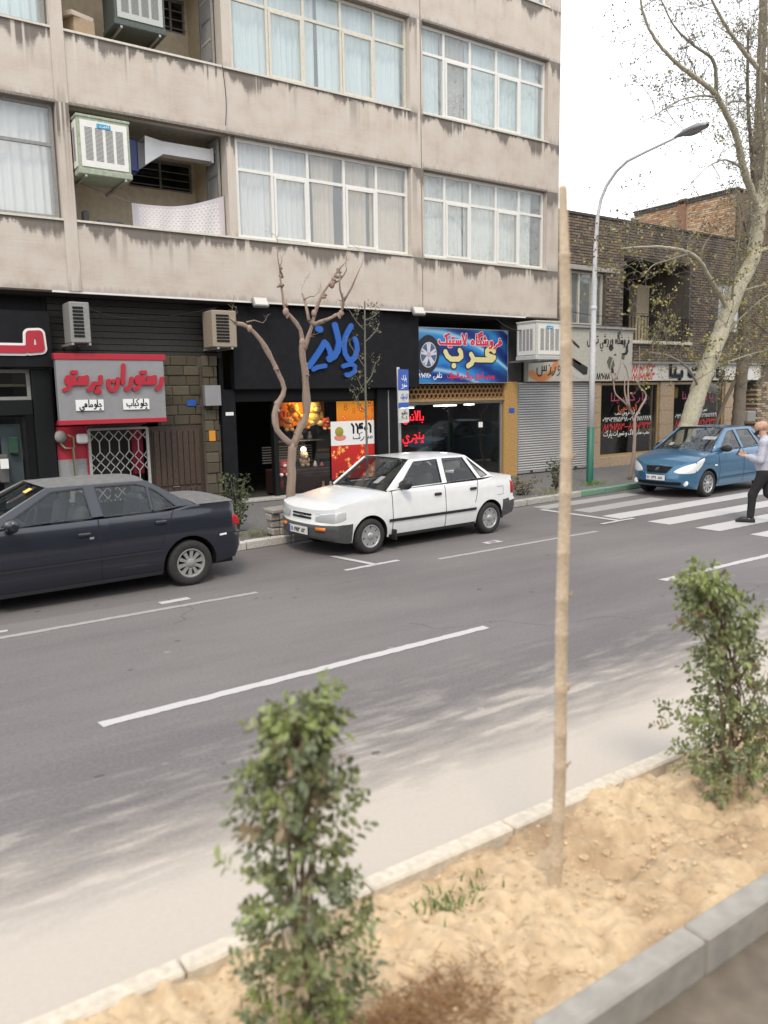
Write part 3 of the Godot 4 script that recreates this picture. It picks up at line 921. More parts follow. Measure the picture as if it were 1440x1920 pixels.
func build_blue_car() -> void:
	var blue := car_paint(lin(.045, .145, .26), .35, .3)
	var c := {
		"len": 4.0, "half": .83, "belt": 1.0, "roof": 1.49, "zbelt": .76, "zroof": .58, "wheels": [.82, 3.2], "r": .295, "arch": .35, "rim": .2, "spokes": 9, "spoke_w": .055,
		"low": [Vector2(0, .25), Vector2(.5, .19), Vector2(1.2, .21), Vector2(2.9, .22), Vector2(4.0, .34)], "bow": .34, "crown": .06,
		"section": [Vector2(.2, .93), Vector2(.36, .985), Vector2(.55, 1.0), Vector2(.75, .99), Vector2(.9, .965), Vector2(1.05, .92)],
		"nose": [Vector2(.2, .12), Vector2(.3, .02), Vector2(.42, 0), Vector2(.55, .03), Vector2(.8, .2)], "tail": [Vector2(.3, .06), Vector2(.45, 0), Vector2(.6, .03), Vector2(1.05, .12)],
		"beltline": [Vector2(0, .70), Vector2(.25, .80), Vector2(.6, .9), Vector2(1.0, .985), Vector2(1.3, 1.0), Vector2(3.0, 1.03), Vector2(3.4, 1.07), Vector2(4.0, 1.04)],
		"cowl": 1.02, "deck": 3.4, "splits": [.47, 1.2, 2.25, 3.05], "roof_x0": 1.75, "roof_x1": 2.85, "outer": "1.0,1.0 1.75,1.49 2.85,1.49 3.55,1.06",
		"windows": ["1.30,1.03 1.42,1.13 1.80,1.415 2.06,1.44 2.2,1.035", "2.30,1.04 2.18,1.44 2.72,1.44 2.98,1.07", "2.84,1.40 3.2,1.14 3.06,1.085"],
		"seal": M.black_plastic, "paint": blue, "roof_paint": blue, "rim_mat": M.alloy, "seat": mat(lin(.16, .16, .16), .9), "seat_x": 1.75, "mats": {},
	}
	c.name_of = func(x, y, top, face):
		if not top and x < .47 and y < .56: return "front_bumper"
		if not top and x > 3.5 and y < .6: return "rear_bumper"
		if top and x < 1.02: return "hood"
		if top and x > 3.3: return "boot_lid"
		if x < 1.2: return "front_wing"
		if x < 2.25: return "front_door"
		if x < 3.05: return "rear_door"
		return "rear_quarter"
	var t := car(c, "metallic blue car with black grille, parked beyond the zebra crossing", Vector3(15.13, 0, -11.18), .035)
	seam_lines(t, c, ["1.22,.26 1.24,.6 1.2,.98", "2.25,.24 2.25,1.02", "3.05,.55 3.1,.8 3.05,1.03", "1.3,.4 3.0,.43"])
	handles(t, c, [Vector2(2.1, .88), Vector2(2.95, .9)], blue)
	for s in [-1.0, 1.0]: mirror(t, c, 1.42, 1.0, M.black_plastic, s)
	wipers(t, c)
	var fn := func(y, s, o = .006): return car_point(c, Vector3(c.bow * pow(absf(s), 2.6), absf(s), 0), y, signf(s)) + Vector3(-o, 0, 0)
	var lens := mat(lin(.75, .77, .78), .08, .2)
	lens.clearcoat_enabled = true
	for s in [-1.0, 1.0]:
		lens_patch(t, "headlight", c, [[-1, .52, .575, .6], [-1, .6, .56, .655], [-1, .7, .55, .70], [-1, .8, .55, .735], [-1, .9, .56, .765], [-1, .97, .575, .785], [.36, 1, .60, .81], [.46, 1, .66, .84], [.56, 1, .735, .865], [.66, 1, .83, .885]], s, lens)
		var fog := begin(true)
		var at: Vector3 = fn.call(.33, s * .82)
		lathe(fog, [Vector2(.065, -.02), Vector2(.065, .01), Vector2(.045, .022), Vector2(0, .026)], 18, Transform3D(Basis(Vector3(0, 0, 1), Vector3(-.85, 0, .5 * s).normalized(), Vector3(.3, .95, 0)), at))
		part("fog_lamp", fog, lens, t)
		var mk := begin()
		cbox(mk, on_side(c, 1.08, .70, .006, s), Vector3(.09, .035, .015), .006)
		part("side_indicator", mk, M.white, t)
	var gr := begin()
	var rows := [Vector2(.555, .31), Vector2(.60, .36), Vector2(.65, .40), Vector2(.70, .43)]
	for i in 3:
		for k in 10:
			var s0 := -1.0 + .2 * k
			quad2(gr, fn.call(rows[i].x, s0 * rows[i].y), fn.call(rows[i + 1].x, s0 * rows[i + 1].y), fn.call(rows[i + 1].x, (s0 + .2) * rows[i + 1].y), fn.call(rows[i].x, (s0 + .2) * rows[i].y), Vector3(1, .6, 0))
	var g := part("grille", gr, M.black, t)
	for i in 5:
		var y := .57 + .028 * i
		var hw := lerpf(.31, .42, i / 4.0)
		var st := begin()
		for k in 8: bar(st, fn.call(y, -hw + hw * .25 * k, .012), fn.call(y, -hw + hw * .25 * (k + 1), .012), .008, .008)
		part("grille_bar", st, M.black_plastic, g)
	var bd := begin()
	var bp: Vector3 = fn.call(.635, 0.0, .022)
	for q in [[.02, .02], [-.02, -.02]]:
		bar(bd, bp + Vector3(0, .03, q[0] + .02), bp + Vector3(0, 0, q[0] - .01), .014, .014)
		bar(bd, bp + Vector3(0, 0, q[0] + .012), bp + Vector3(0, -.03, q[0] - .022), .014, .014)
	part("nose_badge", bd, M.chrome, g)
	var lo := begin()
	for k in 12:
		var s0 := -.72 + .12 * k
		quad2(lo, fn.call(.29, s0), fn.call(.36, s0), fn.call(.36, s0 + .12), fn.call(.29, s0 + .12), Vector3(1, .4, 0))
	part("lower_intake", lo, M.black, t)
	plate_sign(t, Vector3(-.02, .45, .0), 0.0, "۵۸ ۱۳۱ ۱۱")
	for q in [[Vector3(1.6, 1.27, .33), .32], [Vector3(1.34, 1.12, -.5), .1]]:
		var pp := begin()
		box(pp, q[0], Vector3(.13, .006, q[1]), Basis(Vector3.BACK, .52))
		part("paper_behind_windscreen", pp, M.white, t)

# ---------------------------------------------------------------- ground, road, median
func road_texture() -> ImageTexture:
	# asphalt between x = -4..20 and z = -12.6..-2.9, dusty towards the median, worn along the traffic
	var w := 1900; var h := 800
	var im := Image.create(w, h, false, Image.FORMAT_RGB8)
	var a := FastNoiseLite.new(); a.seed = 5; a.frequency = .9; a.fractal_octaves = 4
	var b := FastNoiseLite.new(); b.seed = 9; b.frequency = .22; b.fractal_octaves = 3
	var g := FastNoiseLite.new(); g.seed = 12; g.frequency = 30.0; g.fractal_octaves = 2
	var dust := Vector3(.44, .39, .338); var tar := Vector3(.124, .112, .111); var old := Vector3(.172, .156, .154)
	for j in h:
		var z := -12.6 + 9.7 * (j + .5) / h
		for i in w:
			var x := -4.0 + 24.0 * (i + .5) / w
			var streak := a.get_noise_2d(x * .35, z * 3.6) * .5 + a.get_noise_2d(x * 1.9 + 50.0, z * 8.0) * .55
			var patch := b.get_noise_2d(x * .6, z * 1.3)
			var c := tar.lerp(old, clampf(.45 + patch * .9 + streak * .35, 0, 1))
			# dust blown against the median kerb, in torn tongues
			var d := smoothstep(-4.85, -3.75, z + streak * .42 + patch * .3) * .85 + smoothstep(-4.0, -3.2, z) * .25
			var s := clampf((streak - .08) * 4.0, 0, 1) * smoothstep(-5.8, -4.2, z) * .4
			c = c.lerp(dust, clampf(d * .95 + s * .5, 0, .97))
			for wheel_track in [-8.1, -6.75, -5.2, -3.95]: c *= 1.0 - .05 * exp(-pow((z - wheel_track + patch * .1) / .22, 2))
			c *= 1.0 + g.get_noise_2d(x, z) * (.2 - .15 * clampf(d, 0, 1))
			# oil drips under the parked cars
			if z < -9.2: c *= 1.0 - .16 * clampf(patch * 3.0 + .1, 0, 1)
			im.set_pixel(i, j, Color(c.x, c.y, c.z).linear_to_srgb())
	var r := RandomNumberGenerator.new()
	r.seed = 21
	var px := func(i, j, k):
		if i >= 0 and j >= 0 and i < w and j < h:
			var c := im.get_pixel(i, j)
			im.set_pixel(i, j, Color(c.r * k, c.g * k, c.b * k))
	for n in 16: # hairline cracks
		var x := r.randf() * w; var y := r.randf_range(.05, .85) * h
		var d := r.randf_range(-.35, .35) + (PI * .5 if r.randf() < .3 else 0.0)
		for k in r.randi_range(60, 260):
			d += r.randfn(0, .16)
			x += cos(d); y += sin(d) * .8
			px.call(int(x), int(y), .84)
			if r.randf() < .5: px.call(int(x), int(y) + 1, .92)
	for n in 1: # a patched cut
		var x0 := int(w * .62); var y0 := int(h * .3); var dx := r.randi_range(50, 190); var dy := r.randi_range(14, 40)
		for j in dy:
			for i in dx: px.call(x0 + i + j / 3, y0 + j, .96 if i > 1 and j > 1 and i < dx - 2 and j < dy - 2 else .9)
	for n in 260: # spots of oil, gum and grit
		var x := r.randi() % w; var y := r.randi() % int(h * .9); var q := r.randf_range(.6, 3.2); var k := r.randf_range(.7, 1.2)
		for j in range(-4, 5):
			for i in range(-4, 5):
				if Vector2(i, j * 1.2).length() < q: px.call(x + i, y + j, k)
	return ImageTexture.create_from_image(im)

func build_ground() -> void:
	# one sheet out to the horizon, the roadway sheets on top of it
	var st := begin()
	quad(st, Vector3(-400, -.06, -400), Vector3(500, -.06, -400), Vector3(500, -.06, 200), Vector3(-400, -.06, 200))
	struct("ground", st, rough_mat(lin(.14, .13, .12), lin(.2, .19, .17), 6.0, .95, 50))
	var m := mat(Color.WHITE, .88)
	m.albedo_texture = road_texture()
	m.texture_repeat = false
	m.heightmap_enabled = false
	st = begin()
	var a := Vector3(-4, 0, -12.6)
	quad_uv(st, a, Vector3(20, 0, -12.6), Vector3(20, 0, -2.9), Vector3(-4, 0, -2.9), Rect2(0, 0, 1, 1))
	# normal map shares the uv: the sheet is large, so relief comes from a second sheet material below
	m.normal_enabled = false
	struct("road", st, m)
	var rest := rough_mat(lin(.14, .127, .124), lin(.185, .167, .163), 5.0, .9, 51)
	st = begin()
	quad(st, Vector3(-90, -.002, -12.6), Vector3(-4, -.002, -12.6), Vector3(-4, -.002, -2.9), Vector3(-90, -.002, -2.9))
	struct("road", st, rest)
	st = begin()
	quad(st, Vector3(20, -.002, -12.6), Vector3(160, -.002, -14), Vector3(160, -.002, -2.9), Vector3(20, -.002, -2.9))
	struct("road", st, rest)
	st = begin()
	quad(st, Vector3(-90, -.002, -1.7), Vector3(160, -.002, -1.7), Vector3(160, -.002, 12), Vector3(-90, -.002, 12))
	struct("bus_lane", st, rough_mat(lin(.11, .088, .065), lin(.17, .14, .108), 2.0, .92, 52))
	# far pavement and its kerbstones, each stone its own piece
	st = begin()
	var ka := Vector3(-30, 0, -9.7); var kb := Vector3(5.2, 0, -11.42); var kc := Vector3(12.0, 0, -12.06); var kd := Vector3(15.8, 0, -12.42); var ke := Vector3(60, 0, -15.3)
	var line := [Vector3(-30, 0, -9.9), kb, kc, kd, Vector3(60, 0, -13.9)]
	for i in line.size() - 1:
		var p: Vector3 = line[i]; var q: Vector3 = line[i + 1]
		p.z -= .14; q.z -= .14
		quad(st, Vector3(p.x, .15, -30), Vector3(q.x, .15, -30), Vector3(q.x, .125, q.z), Vector3(p.x, .125, p.z))
	struct("pavement", st, M.pave)
	var kerb := Node3D.new()
	kerb.name = numbered("kerb")
	kerb.set_meta("kind", "structure")
	add_child(kerb)
	var pale := rough_mat(lin(.42, .4, .37), lin(.66, .64, .6), .8, .9, 53, .03, .4)
	var green := rough_mat(lin(.1, .2, .14), lin(.2, .33, .24), .6, .8, 54)
	for i in line.size() - 1:
		var p: Vector3 = line[i]; var q: Vector3 = line[i + 1]
		if p.x < -1: p = q + (p - q).normalized() * 7.0
		if q.x > 40: q = p + (q - p).normalized() * 16.0
		var d := (q - p).normalized()
		var n := int(p.distance_to(q) / .8)
		var step := p.distance_to(q) / n
		for k in n:
			var s := begin()
			var c := p + d * step * (k + .5) + Vector3(rng.randf_range(-.01, .01), .068 + rng.randf_range(-.008, .004), -.07 + rng.randf_range(-.012, .012))
			cbox(s, c, Vector3(step - .012, .14, .14), .016, Basis(Vector3.UP, atan2(-d.z, d.x) + rng.randf_range(-.006, .006)))
			part("kerbstone", s, green if c.x > 14.2 and c.x < 16.2 else pale if c.x < 7 else M.kerb, kerb)
	# painted markings
	var mark := func(pts: Array, m2: Material):
		var s := begin()
		quad2(s, pts[0], pts[1], pts[2], pts[3], Vector3(pts[0].x, -1, pts[0].z))
		struct("road_marking", s, m2)
	var stripe := func(x0, z0, x1, z1, w, m2, y = .004):
		var s := begin()
		var n := maxi(2, int((x1 - x0) / .045))
		var top := 0.0; var low := 0.0
		var last := []
		for i in n + 1:
			var f := i / float(n)
			top = lerpf(top, rng.randfn(0, .007), .6); low = lerpf(low, rng.randfn(0, .007), .6)
			var x: float = lerpf(x0, x1, f) + (rng.randfn(0, .015) if i == 0 or i == n else 0.0)
			var z: float = lerpf(z0, z1, f)
			var now := [Vector3(x, y, z - w * .5 + top), Vector3(x + rng.randfn(0, .012) * float(i == 0 or i == n), y, z + w * .5 + low)]
			if last: quad2(s, last[0], now[0], now[1], last[1], Vector3(x, -1, z))
			last = now
		struct("road_marking", s, m2)
	stripe.call(1.42, -5.84, 5.36, -5.95, .11, M.paint)
	stripe.call(8.46, -6.1, 12.5, -6.12, .11, M.paint)
	stripe.call(-6.0, -5.6, -2.2, -5.72, .11, M.paint)
	stripe.call(15.5, -6.2, 19.5, -6.3, .11, M.paint)
	stripe.call(-6.0, -8.5, 4.1, -8.79, .09, M.worn_paint)
	stripe.call(7.1, -8.93, 10.65, -9.02, .09, M.worn_paint)
	# parking bay marks
	stripe.call(2.95, -9.03, 3.35, -9.05, .12, M.paint)
	stripe.call(.35, -8.93, 1.3, -8.95, .07, M.paint)
	stripe.call(5.62, -9.16, 6.6, -9.24, .085, M.paint)
	mark.call([Vector3(5.93, .0075, -10.1), Vector3(6.03, .0075, -10.1), Vector3(6.2, .0075, -9.2), Vector3(6.1, .0075, -9.2)], M.paint)
	stripe.call(8.45, -9.42, 8.75, -9.43, .16, M.paint)
	stripe.call(8.53, -9.42, 8.67, -9.425, .08, rest, .0075)
	# zebra crossing
	var zs := [[11.9, -11.62, 15.2, -11.85, .42, M.worn_paint], [12.2, -10.75, 15.0, -10.95, .46, M.worn_paint], [12.05, -9.86, 20.5, -10.2, .46, M.paint], [12.15, -8.88, 20.5, -9.1, .47, M.paint], [12.2, -7.93, 20.5, -8.1, .46, M.paint], [12.3, -6.98, 20.5, -7.1, .45, M.paint], [12.4, -4.9, 20.5, -5.0, .45, M.paint], [12.4, -3.9, 20.5, -3.9, .45, M.worn_paint]]
	for s in zs: stripe.call(s[0], s[1], s[2], s[3], s[4], s[5])
	mark.call([Vector3(11.72, .0075, -11.45), Vector3(11.86, .0075, -11.45), Vector3(11.9, .0075, -9.5), Vector3(11.78, .0075, -9.5)], M.paint)
	stripe.call(11.3, -9.45, 12.25, -9.5, .09, M.paint, .011)

func soil_height(x: float, z: float, n: FastNoiseLite, f: FastNoiseLite) -> float:
	var t := clampf((z + 2.83) / .95, 0, 1)
	var y := .075 + .035 * sin(PI * t) + n.get_noise_2d(x * 1.2, z * 1.2) * .08 + f.get_noise_2d(x, z) * .05 + absf(f.get_noise_2d(x * 2.3 + 9, z * 2.3)) * .036
	# dug hollow beside the cane and a heap with rubbish near the front bush
	y -= .12 * exp(-(pow((x - 2.95) / .42, 2) + pow((z + 2.42) / .16, 2)))
	y += .035 * exp(-(pow((x - 2.56) / .1, 2) + pow((z + 2.37) / .1, 2)))
	y += .07 * exp(-(pow((x - 1.5) / .35, 2) + pow((z + 2.08) / .16, 2)))
	return y

func build_median() -> void:
	var n := FastNoiseLite.new(); n.seed = 31; n.frequency = 1.5; n.fractal_octaves = 4
	var f := FastNoiseLite.new(); f.seed = 32; f.frequency = 7.0; f.fractal_octaves = 4
	var st := begin(true)
	var x0 := -1.2; var dx := .022; var dz := .022
	var nx := 440; var nz := 47
	for i in nx:
		for j in nz:
			var p := []
			for q in [[0, 0], [1, 0], [1, 1], [0, 1]]:
				var x: float = x0 + dx * (i + q[0]); var z: float = -2.84 + dz * (j + q[1])
				p.append(Vector3(x, soil_height(x, z, n, f), z))
			for q in [0, 1, 2, 0, 2, 3]:
				var v: Vector3 = p[q]
				var damp := clampf(n.get_noise_2d(v.x * .55 + 40.0, v.z * .8) * 1.8 + .1, 0, 1) * .62 + clampf(f.get_noise_2d(v.x * .6, v.z * .6 + 9.0) * 2.0, 0, 1) * .28
				damp = maxf(damp, .75 * exp(-(pow((v.x - 1.5) / .42, 2) + pow((v.z + 2.05) / .2, 2))) + .3 * exp(-(pow((v.x - 3.1) / .5, 2) + pow((v.z + 2.4) / .18, 2))))
				st.set_color(Color(1, 1, 1).lerp(Color(.5, .42, .36), damp))
				st.add_vertex(v)
	var soil := rough_mat(lin(.42, .305, .185), lin(.68, .53, .35), .8, .97, 33, .02, .8)
	soil.vertex_color_use_as_albedo = true
	struct("soil", st, soil)
	st = begin()
	bx(st, 8.48, 60, -.05, .1, -2.84, -1.8)
	struct("soil", st, soil)
	# clods and crumbs: too many to count
	var ball := SphereMesh.new()
	ball.radius = 1.0; ball.height = 1.5; ball.radial_segments = 9; ball.rings = 5
	var arr := ball.get_mesh_arrays()
	var vv: PackedVector3Array = arr[Mesh.ARRAY_VERTEX]
	var nn := FastNoiseLite.new(); nn.seed = 77; nn.frequency = .9
	var clod := begin()
	for k in arr[Mesh.ARRAY_INDEX]:
		var v: Vector3 = vv[k]
		clod.add_vertex(v * (1.0 + nn.get_noise_3dv(v * 1.3) * .75))
	var ico := mesh_of(clod)
	var mm := MultiMesh.new()
	mm.transform_format = MultiMesh.TRANSFORM_3D
	mm.mesh = ico
	mm.instance_count = 2600
	for i in 2600:
		var x := rng.randf_range(-1.0, 8.0); var z := rng.randf_range(-2.8, -1.84)
		var s := rng.randf_range(.004, .011)
		if rng.randf() < .05: s = rng.randf_range(.012, .024)
		var b := Basis.from_euler(Vector3(rng.randf() * TAU, rng.randf() * TAU, rng.randf() * TAU)).scaled(Vector3(s * rng.randf_range(.8, 1.5), s * rng.randf_range(.6, 1.0), s))
		mm.set_instance_transform(i, Transform3D(b, Vector3(x, soil_height(x, z, n, f) + s * .2, z)))
	var mi := MultiMeshInstance3D.new()
	mi.name = "soil_clods"
	mi.multimesh = mm
	mi.material_override = soil
	add_child(mi)
	tag(mi, "loose sandy clods and crumbs strewn over the median bed", "soil crumbs")
	mi.set_meta("kind", "stuff")
	# kerbs of the median, stone by stone
	for e in [["kerb", -2.885, .13, .11, M.kerb_pale, .0], ["kerb", -1.76, .16, .12, rough_mat(lin(.24, .222, .198), lin(.36, .338, .305), 1.6, .95, 13, .02, .12), .0]]:
		var kerb := Node3D.new()
		kerb.name = numbered("kerb")
		kerb.set_meta("kind", "structure")
		add_child(kerb)
		for k in 18:
			var s := begin()
			var c := Vector3(-2.2 + k * .9, e[2] * .5 - .03, e[1] + rng.randf_range(-.006, .006))
			cbox(s, c, Vector3(.892, e[2] + .06, e[3]), .012, Basis(Vector3.UP, rng.randf_range(-.005, .005)))
			part("kerbstone", s, e[4], kerb)
	# weeds and dry rubbish
	grass_tuft("green grass tuft growing from the sand left of the cane", Vector3(2.1, soil_height(2.1, -2.58, n, f), -2.58), 90, .24, .06, lin(.09, .15, .04))
	var dry := begin()
	for k in 1900:
		var a := Vector3(1.5 + rng.randfn(0, .24), 0, -2.07 + rng.randfn(0, .085))
		a.y = soil_height(a.x, a.z, n, f) + rng.randf_range(0, .07) * rng.randf()
		var d := Vector3(rng.randfn(0, 1), rng.randf_range(-.1, .5), rng.randfn(0, 1)).normalized() * rng.randf_range(.015, .07)
		bar(dry, a, a + d, .0022, .0016)
	var o := part("dry_weed", dry, rough_mat(lin(.16, .08, .035), lin(.4, .24, .11), .2, .95, 36, .05), self)
	tag(o, "heap of brown withered weed on the sand beside the front bush", "dry weeds")
	o.set_meta("kind", "stuff")

func grass_tuft(label: String, at: Vector3, count: int, spread: float, tall: float, c: Color, group := "") -> void:
	var st := begin()
	for k in count:
		var p := Vector3(rng.randfn(0, spread * .4), 0, rng.randfn(0, spread * .22))
		var lean := Vector3(rng.randfn(0, .6), 1, rng.randfn(0, .6)).normalized() * tall * rng.randf_range(.5, 1.2)
		var r := Vector3(rng.randfn(0, 1), 0, rng.randfn(0, 1)).normalized() * .006
		var q := p + lean * .6
		quad(st, p - r, q - r * .8, q + r * .8, p + r)
		tri(st, q - r * .8, p + lean + Vector3(lean.x, -.2 * tall, lean.z) * .5, q + r * .8)
	var m := rough_mat(c, c.lerp(lin(.35, .36, .1), .5), .2, .8, 35)
	m.backlight_enabled = true
	m.backlight = lin(.05, .08, .02)
	var o := part("grass_tuft", st, m, self)
	o.position = at
	tag(o, label, "grass", group)
	o.set_meta("kind", "stuff")

# ---------------------------------------------------------------- apartment block
func stain_texture(sd: int) -> ImageTexture:
	# weathered render of a spandrel, 16 m by 1.25 m, soot running down from the sill in torn drips
	var w := 1536; var h := 128
	var im := Image.create(w, h, false, Image.FORMAT_RGB8)
	var n := FastNoiseLite.new(); n.seed = sd; n.frequency = 1.0; n.fractal_octaves = 3
	for i in w:
		var x := 18.4 * i / w + sd * 31.0
		var low := n.get_noise_2d(x * .7, 3.0)
		var hi := n.get_noise_2d(x * 5.0, 40.0)
		var fine := n.get_noise_2d(x * 8.5, 80.0)
		var l := clampf(.17 + low * .5 + hi * .17 + fine * .06, .0, .6)
		var clean := smoothstep(.34, .46, n.get_noise_2d(x * 3.1, 140.0))
		var dirty := smoothstep(.36, .5, n.get_noise_2d(x * 2.3, 190.0))
		var run := n.get_noise_2d(x * 9.0, 230.0)
		for j in h:
			var d := 1.25 * (j + .5) / h
			var c := Vector3(.53, .46, .40)
			var blot := n.get_noise_2d(x * 1.4, d * 1.6 + 300.0)
			var grit := n.get_noise_2d(x * 12.0, d * 22.0 + 400.0)
			c *= 1.0 + blot * .16 + run * .045 + grit * .06
			c = c.lerp(Vector3(.5, .47, .43), clampf(.5 + blot, 0, 1) * .5)
			var edge := l + grit * .06
			var k := (1.0 - smoothstep(edge * .5, edge + .05, d)) * (.86 + fine * .3)
			k = maxf(k, (1.0 - smoothstep(.0, .9, d)) * dirty * .45)
			k = maxf(k, smoothstep(1.12, 1.25, d + run * .1) * .3)
			k *= 1.0 - clean * .85
			c = c.lerp(Vector3(.085, .074, .066), clampf(k, 0, .8))
			c = c.lerp(Vector3(.62, .57, .5), clean * .4 * (1.0 - smoothstep(.2, .8, d)))
			im.set_pixel(i, j, Color(c.x, c.y, c.z).linear_to_srgb())
	return ImageTexture.create_from_image(im)

func wall_panel(t: Node, called: String, x0: float, x1: float, y0: float, y1: float, tex: Material, proud := 0.0) -> void:
	var st := begin()
	var z := ZF + proud
	var r := Rect2((x0 + 2.0) / 18.4, (0.0), (x1 - x0) / 18.4, 1.0)
	quad_uv(st, Vector3(x0, y1, z), Vector3(x1, y1, z), Vector3(x1, y0, z), Vector3(x0, y0, z), r)
	var e := Rect2(r.position.x, .5, .002, .3)
	quad_uv(st, Vector3(x0, y1, z - .3), Vector3(x0, y1, z), Vector3(x0, y0, z), Vector3(x0, y0, z - .3), e)
	quad_uv(st, Vector3(x1, y1, z), Vector3(x1, y1, z - .3), Vector3(x1, y0, z - .3), Vector3(x1, y0, z), e)
	quad_uv(st, Vector3(x0, y0, z), Vector3(x1, y0, z), Vector3(x1, y0, z - .3), Vector3(x0, y0, z - .3), e)
	quad_uv(st, Vector3(x0, y1, z - .3), Vector3(x1, y1, z - .3), Vector3(x1, y1, z), Vector3(x0, y1, z), e)
	part(called, st, tex, t)

func window(t: Node, cols: Array, y0: float, y1: float, ty: float, sashes: Array, fm: Material, curtains: Array, z := ZF - .12) -> void:
	var fr := begin()
	var w := .062 if fm == M.white_frame else .055
	var x0: float = cols[0]; var x1: float = cols[-1]
	bx(fr, x0, x1, y1 - w, y1, z - .06, z)
	bx(fr, x0, x1, y0, y0 + w, z - .06, z)
	for i in cols.size():
		var x: float = cols[i]
		var a := x if i == 0 else x - w * .5
		if i == cols.size() - 1: a = x - w
		bx(fr, a, a + w, y0 + w, y1 - w, z - .06, z)
		if i < cols.size() - 1 and ty > 0: bx(fr, a + w, (cols[i + 1] - w if i == cols.size() - 2 else cols[i + 1] - w * .5), ty - w * .5, ty + w * .5, z - .058, z - .002)
	var o := part("window", fr, fm, t)
	for i in cols.size() - 1:
		var a: float = cols[i] + w * .6; var b: float = cols[i + 1] - w * .6
		for k in ([0, 1] if ty > 0 else [0]):
			var lo := y0 + w if k == 0 else ty + w * .5
			var hi := (ty - w * .5 if ty > 0 else y1 - w) if k == 0 else y1 - w
			var g := begin()
			bx(g, a, b, lo, hi, z - .036, z - .03)
			part("pane", g, M.pane, o)
		if i in sashes:
			var s := begin()
			var lo := y0 + w * .7; var hi := ty - w * .4
			var e := .05
			bx(s, a, b, lo, lo + e, z - .02, z + .018); bx(s, a, b, hi - e, hi, z - .02, z + .018)
			bx(s, a, a + e, lo + e, hi - e, z - .02, z + .018); bx(s, b - e, b, lo + e, hi - e, z - .02, z + .018)
			part("sash", s, fm, o)
	for c in curtains:
		var s := begin(true)
		var n := int((c[1] - c[0]) / .018)
		var ph: float = c[0] * 7.0
		for i in n:
			var q := []
			for e in [0, 1]:
				var x: float = lerpf(c[0], c[1], (i + e) / float(n))
				for y in [y0 - .05, (y0 + y1) * .5, y1 + .02]:
					var f: float = (y - y0) / (y1 - y0)
					var dz: float = sin(x * 44.0 + ph + sin(x * 5.0) * 2.0) * (.018 + .012 * (1 - f)) + sin(x * 13.0) * .02
					var sx: float = x
					if c.size() > 3: sx = lerpf(x, lerpf(c[0], c[1], .5 + (x - (c[0] + c[1]) * .5) / (c[1] - c[0]) * c[3]), 1.0 - absf(f - .3))
					q.append(Vector3(sx, y, z - .2 + dz))
			quad(s, q[1], q[4], q[3], q[0]); quad(s, q[2], q[5], q[4], q[1])
		part("curtain", s, c[2], o)

func curtain_mat(c: Color, sd: int) -> StandardMaterial3D:
	var m := rough_mat(c, c.lerp(Color.WHITE, .25), .9, .95, sd)
	m.backlight_enabled = true
	m.backlight = c.darkened(.3)
	return m

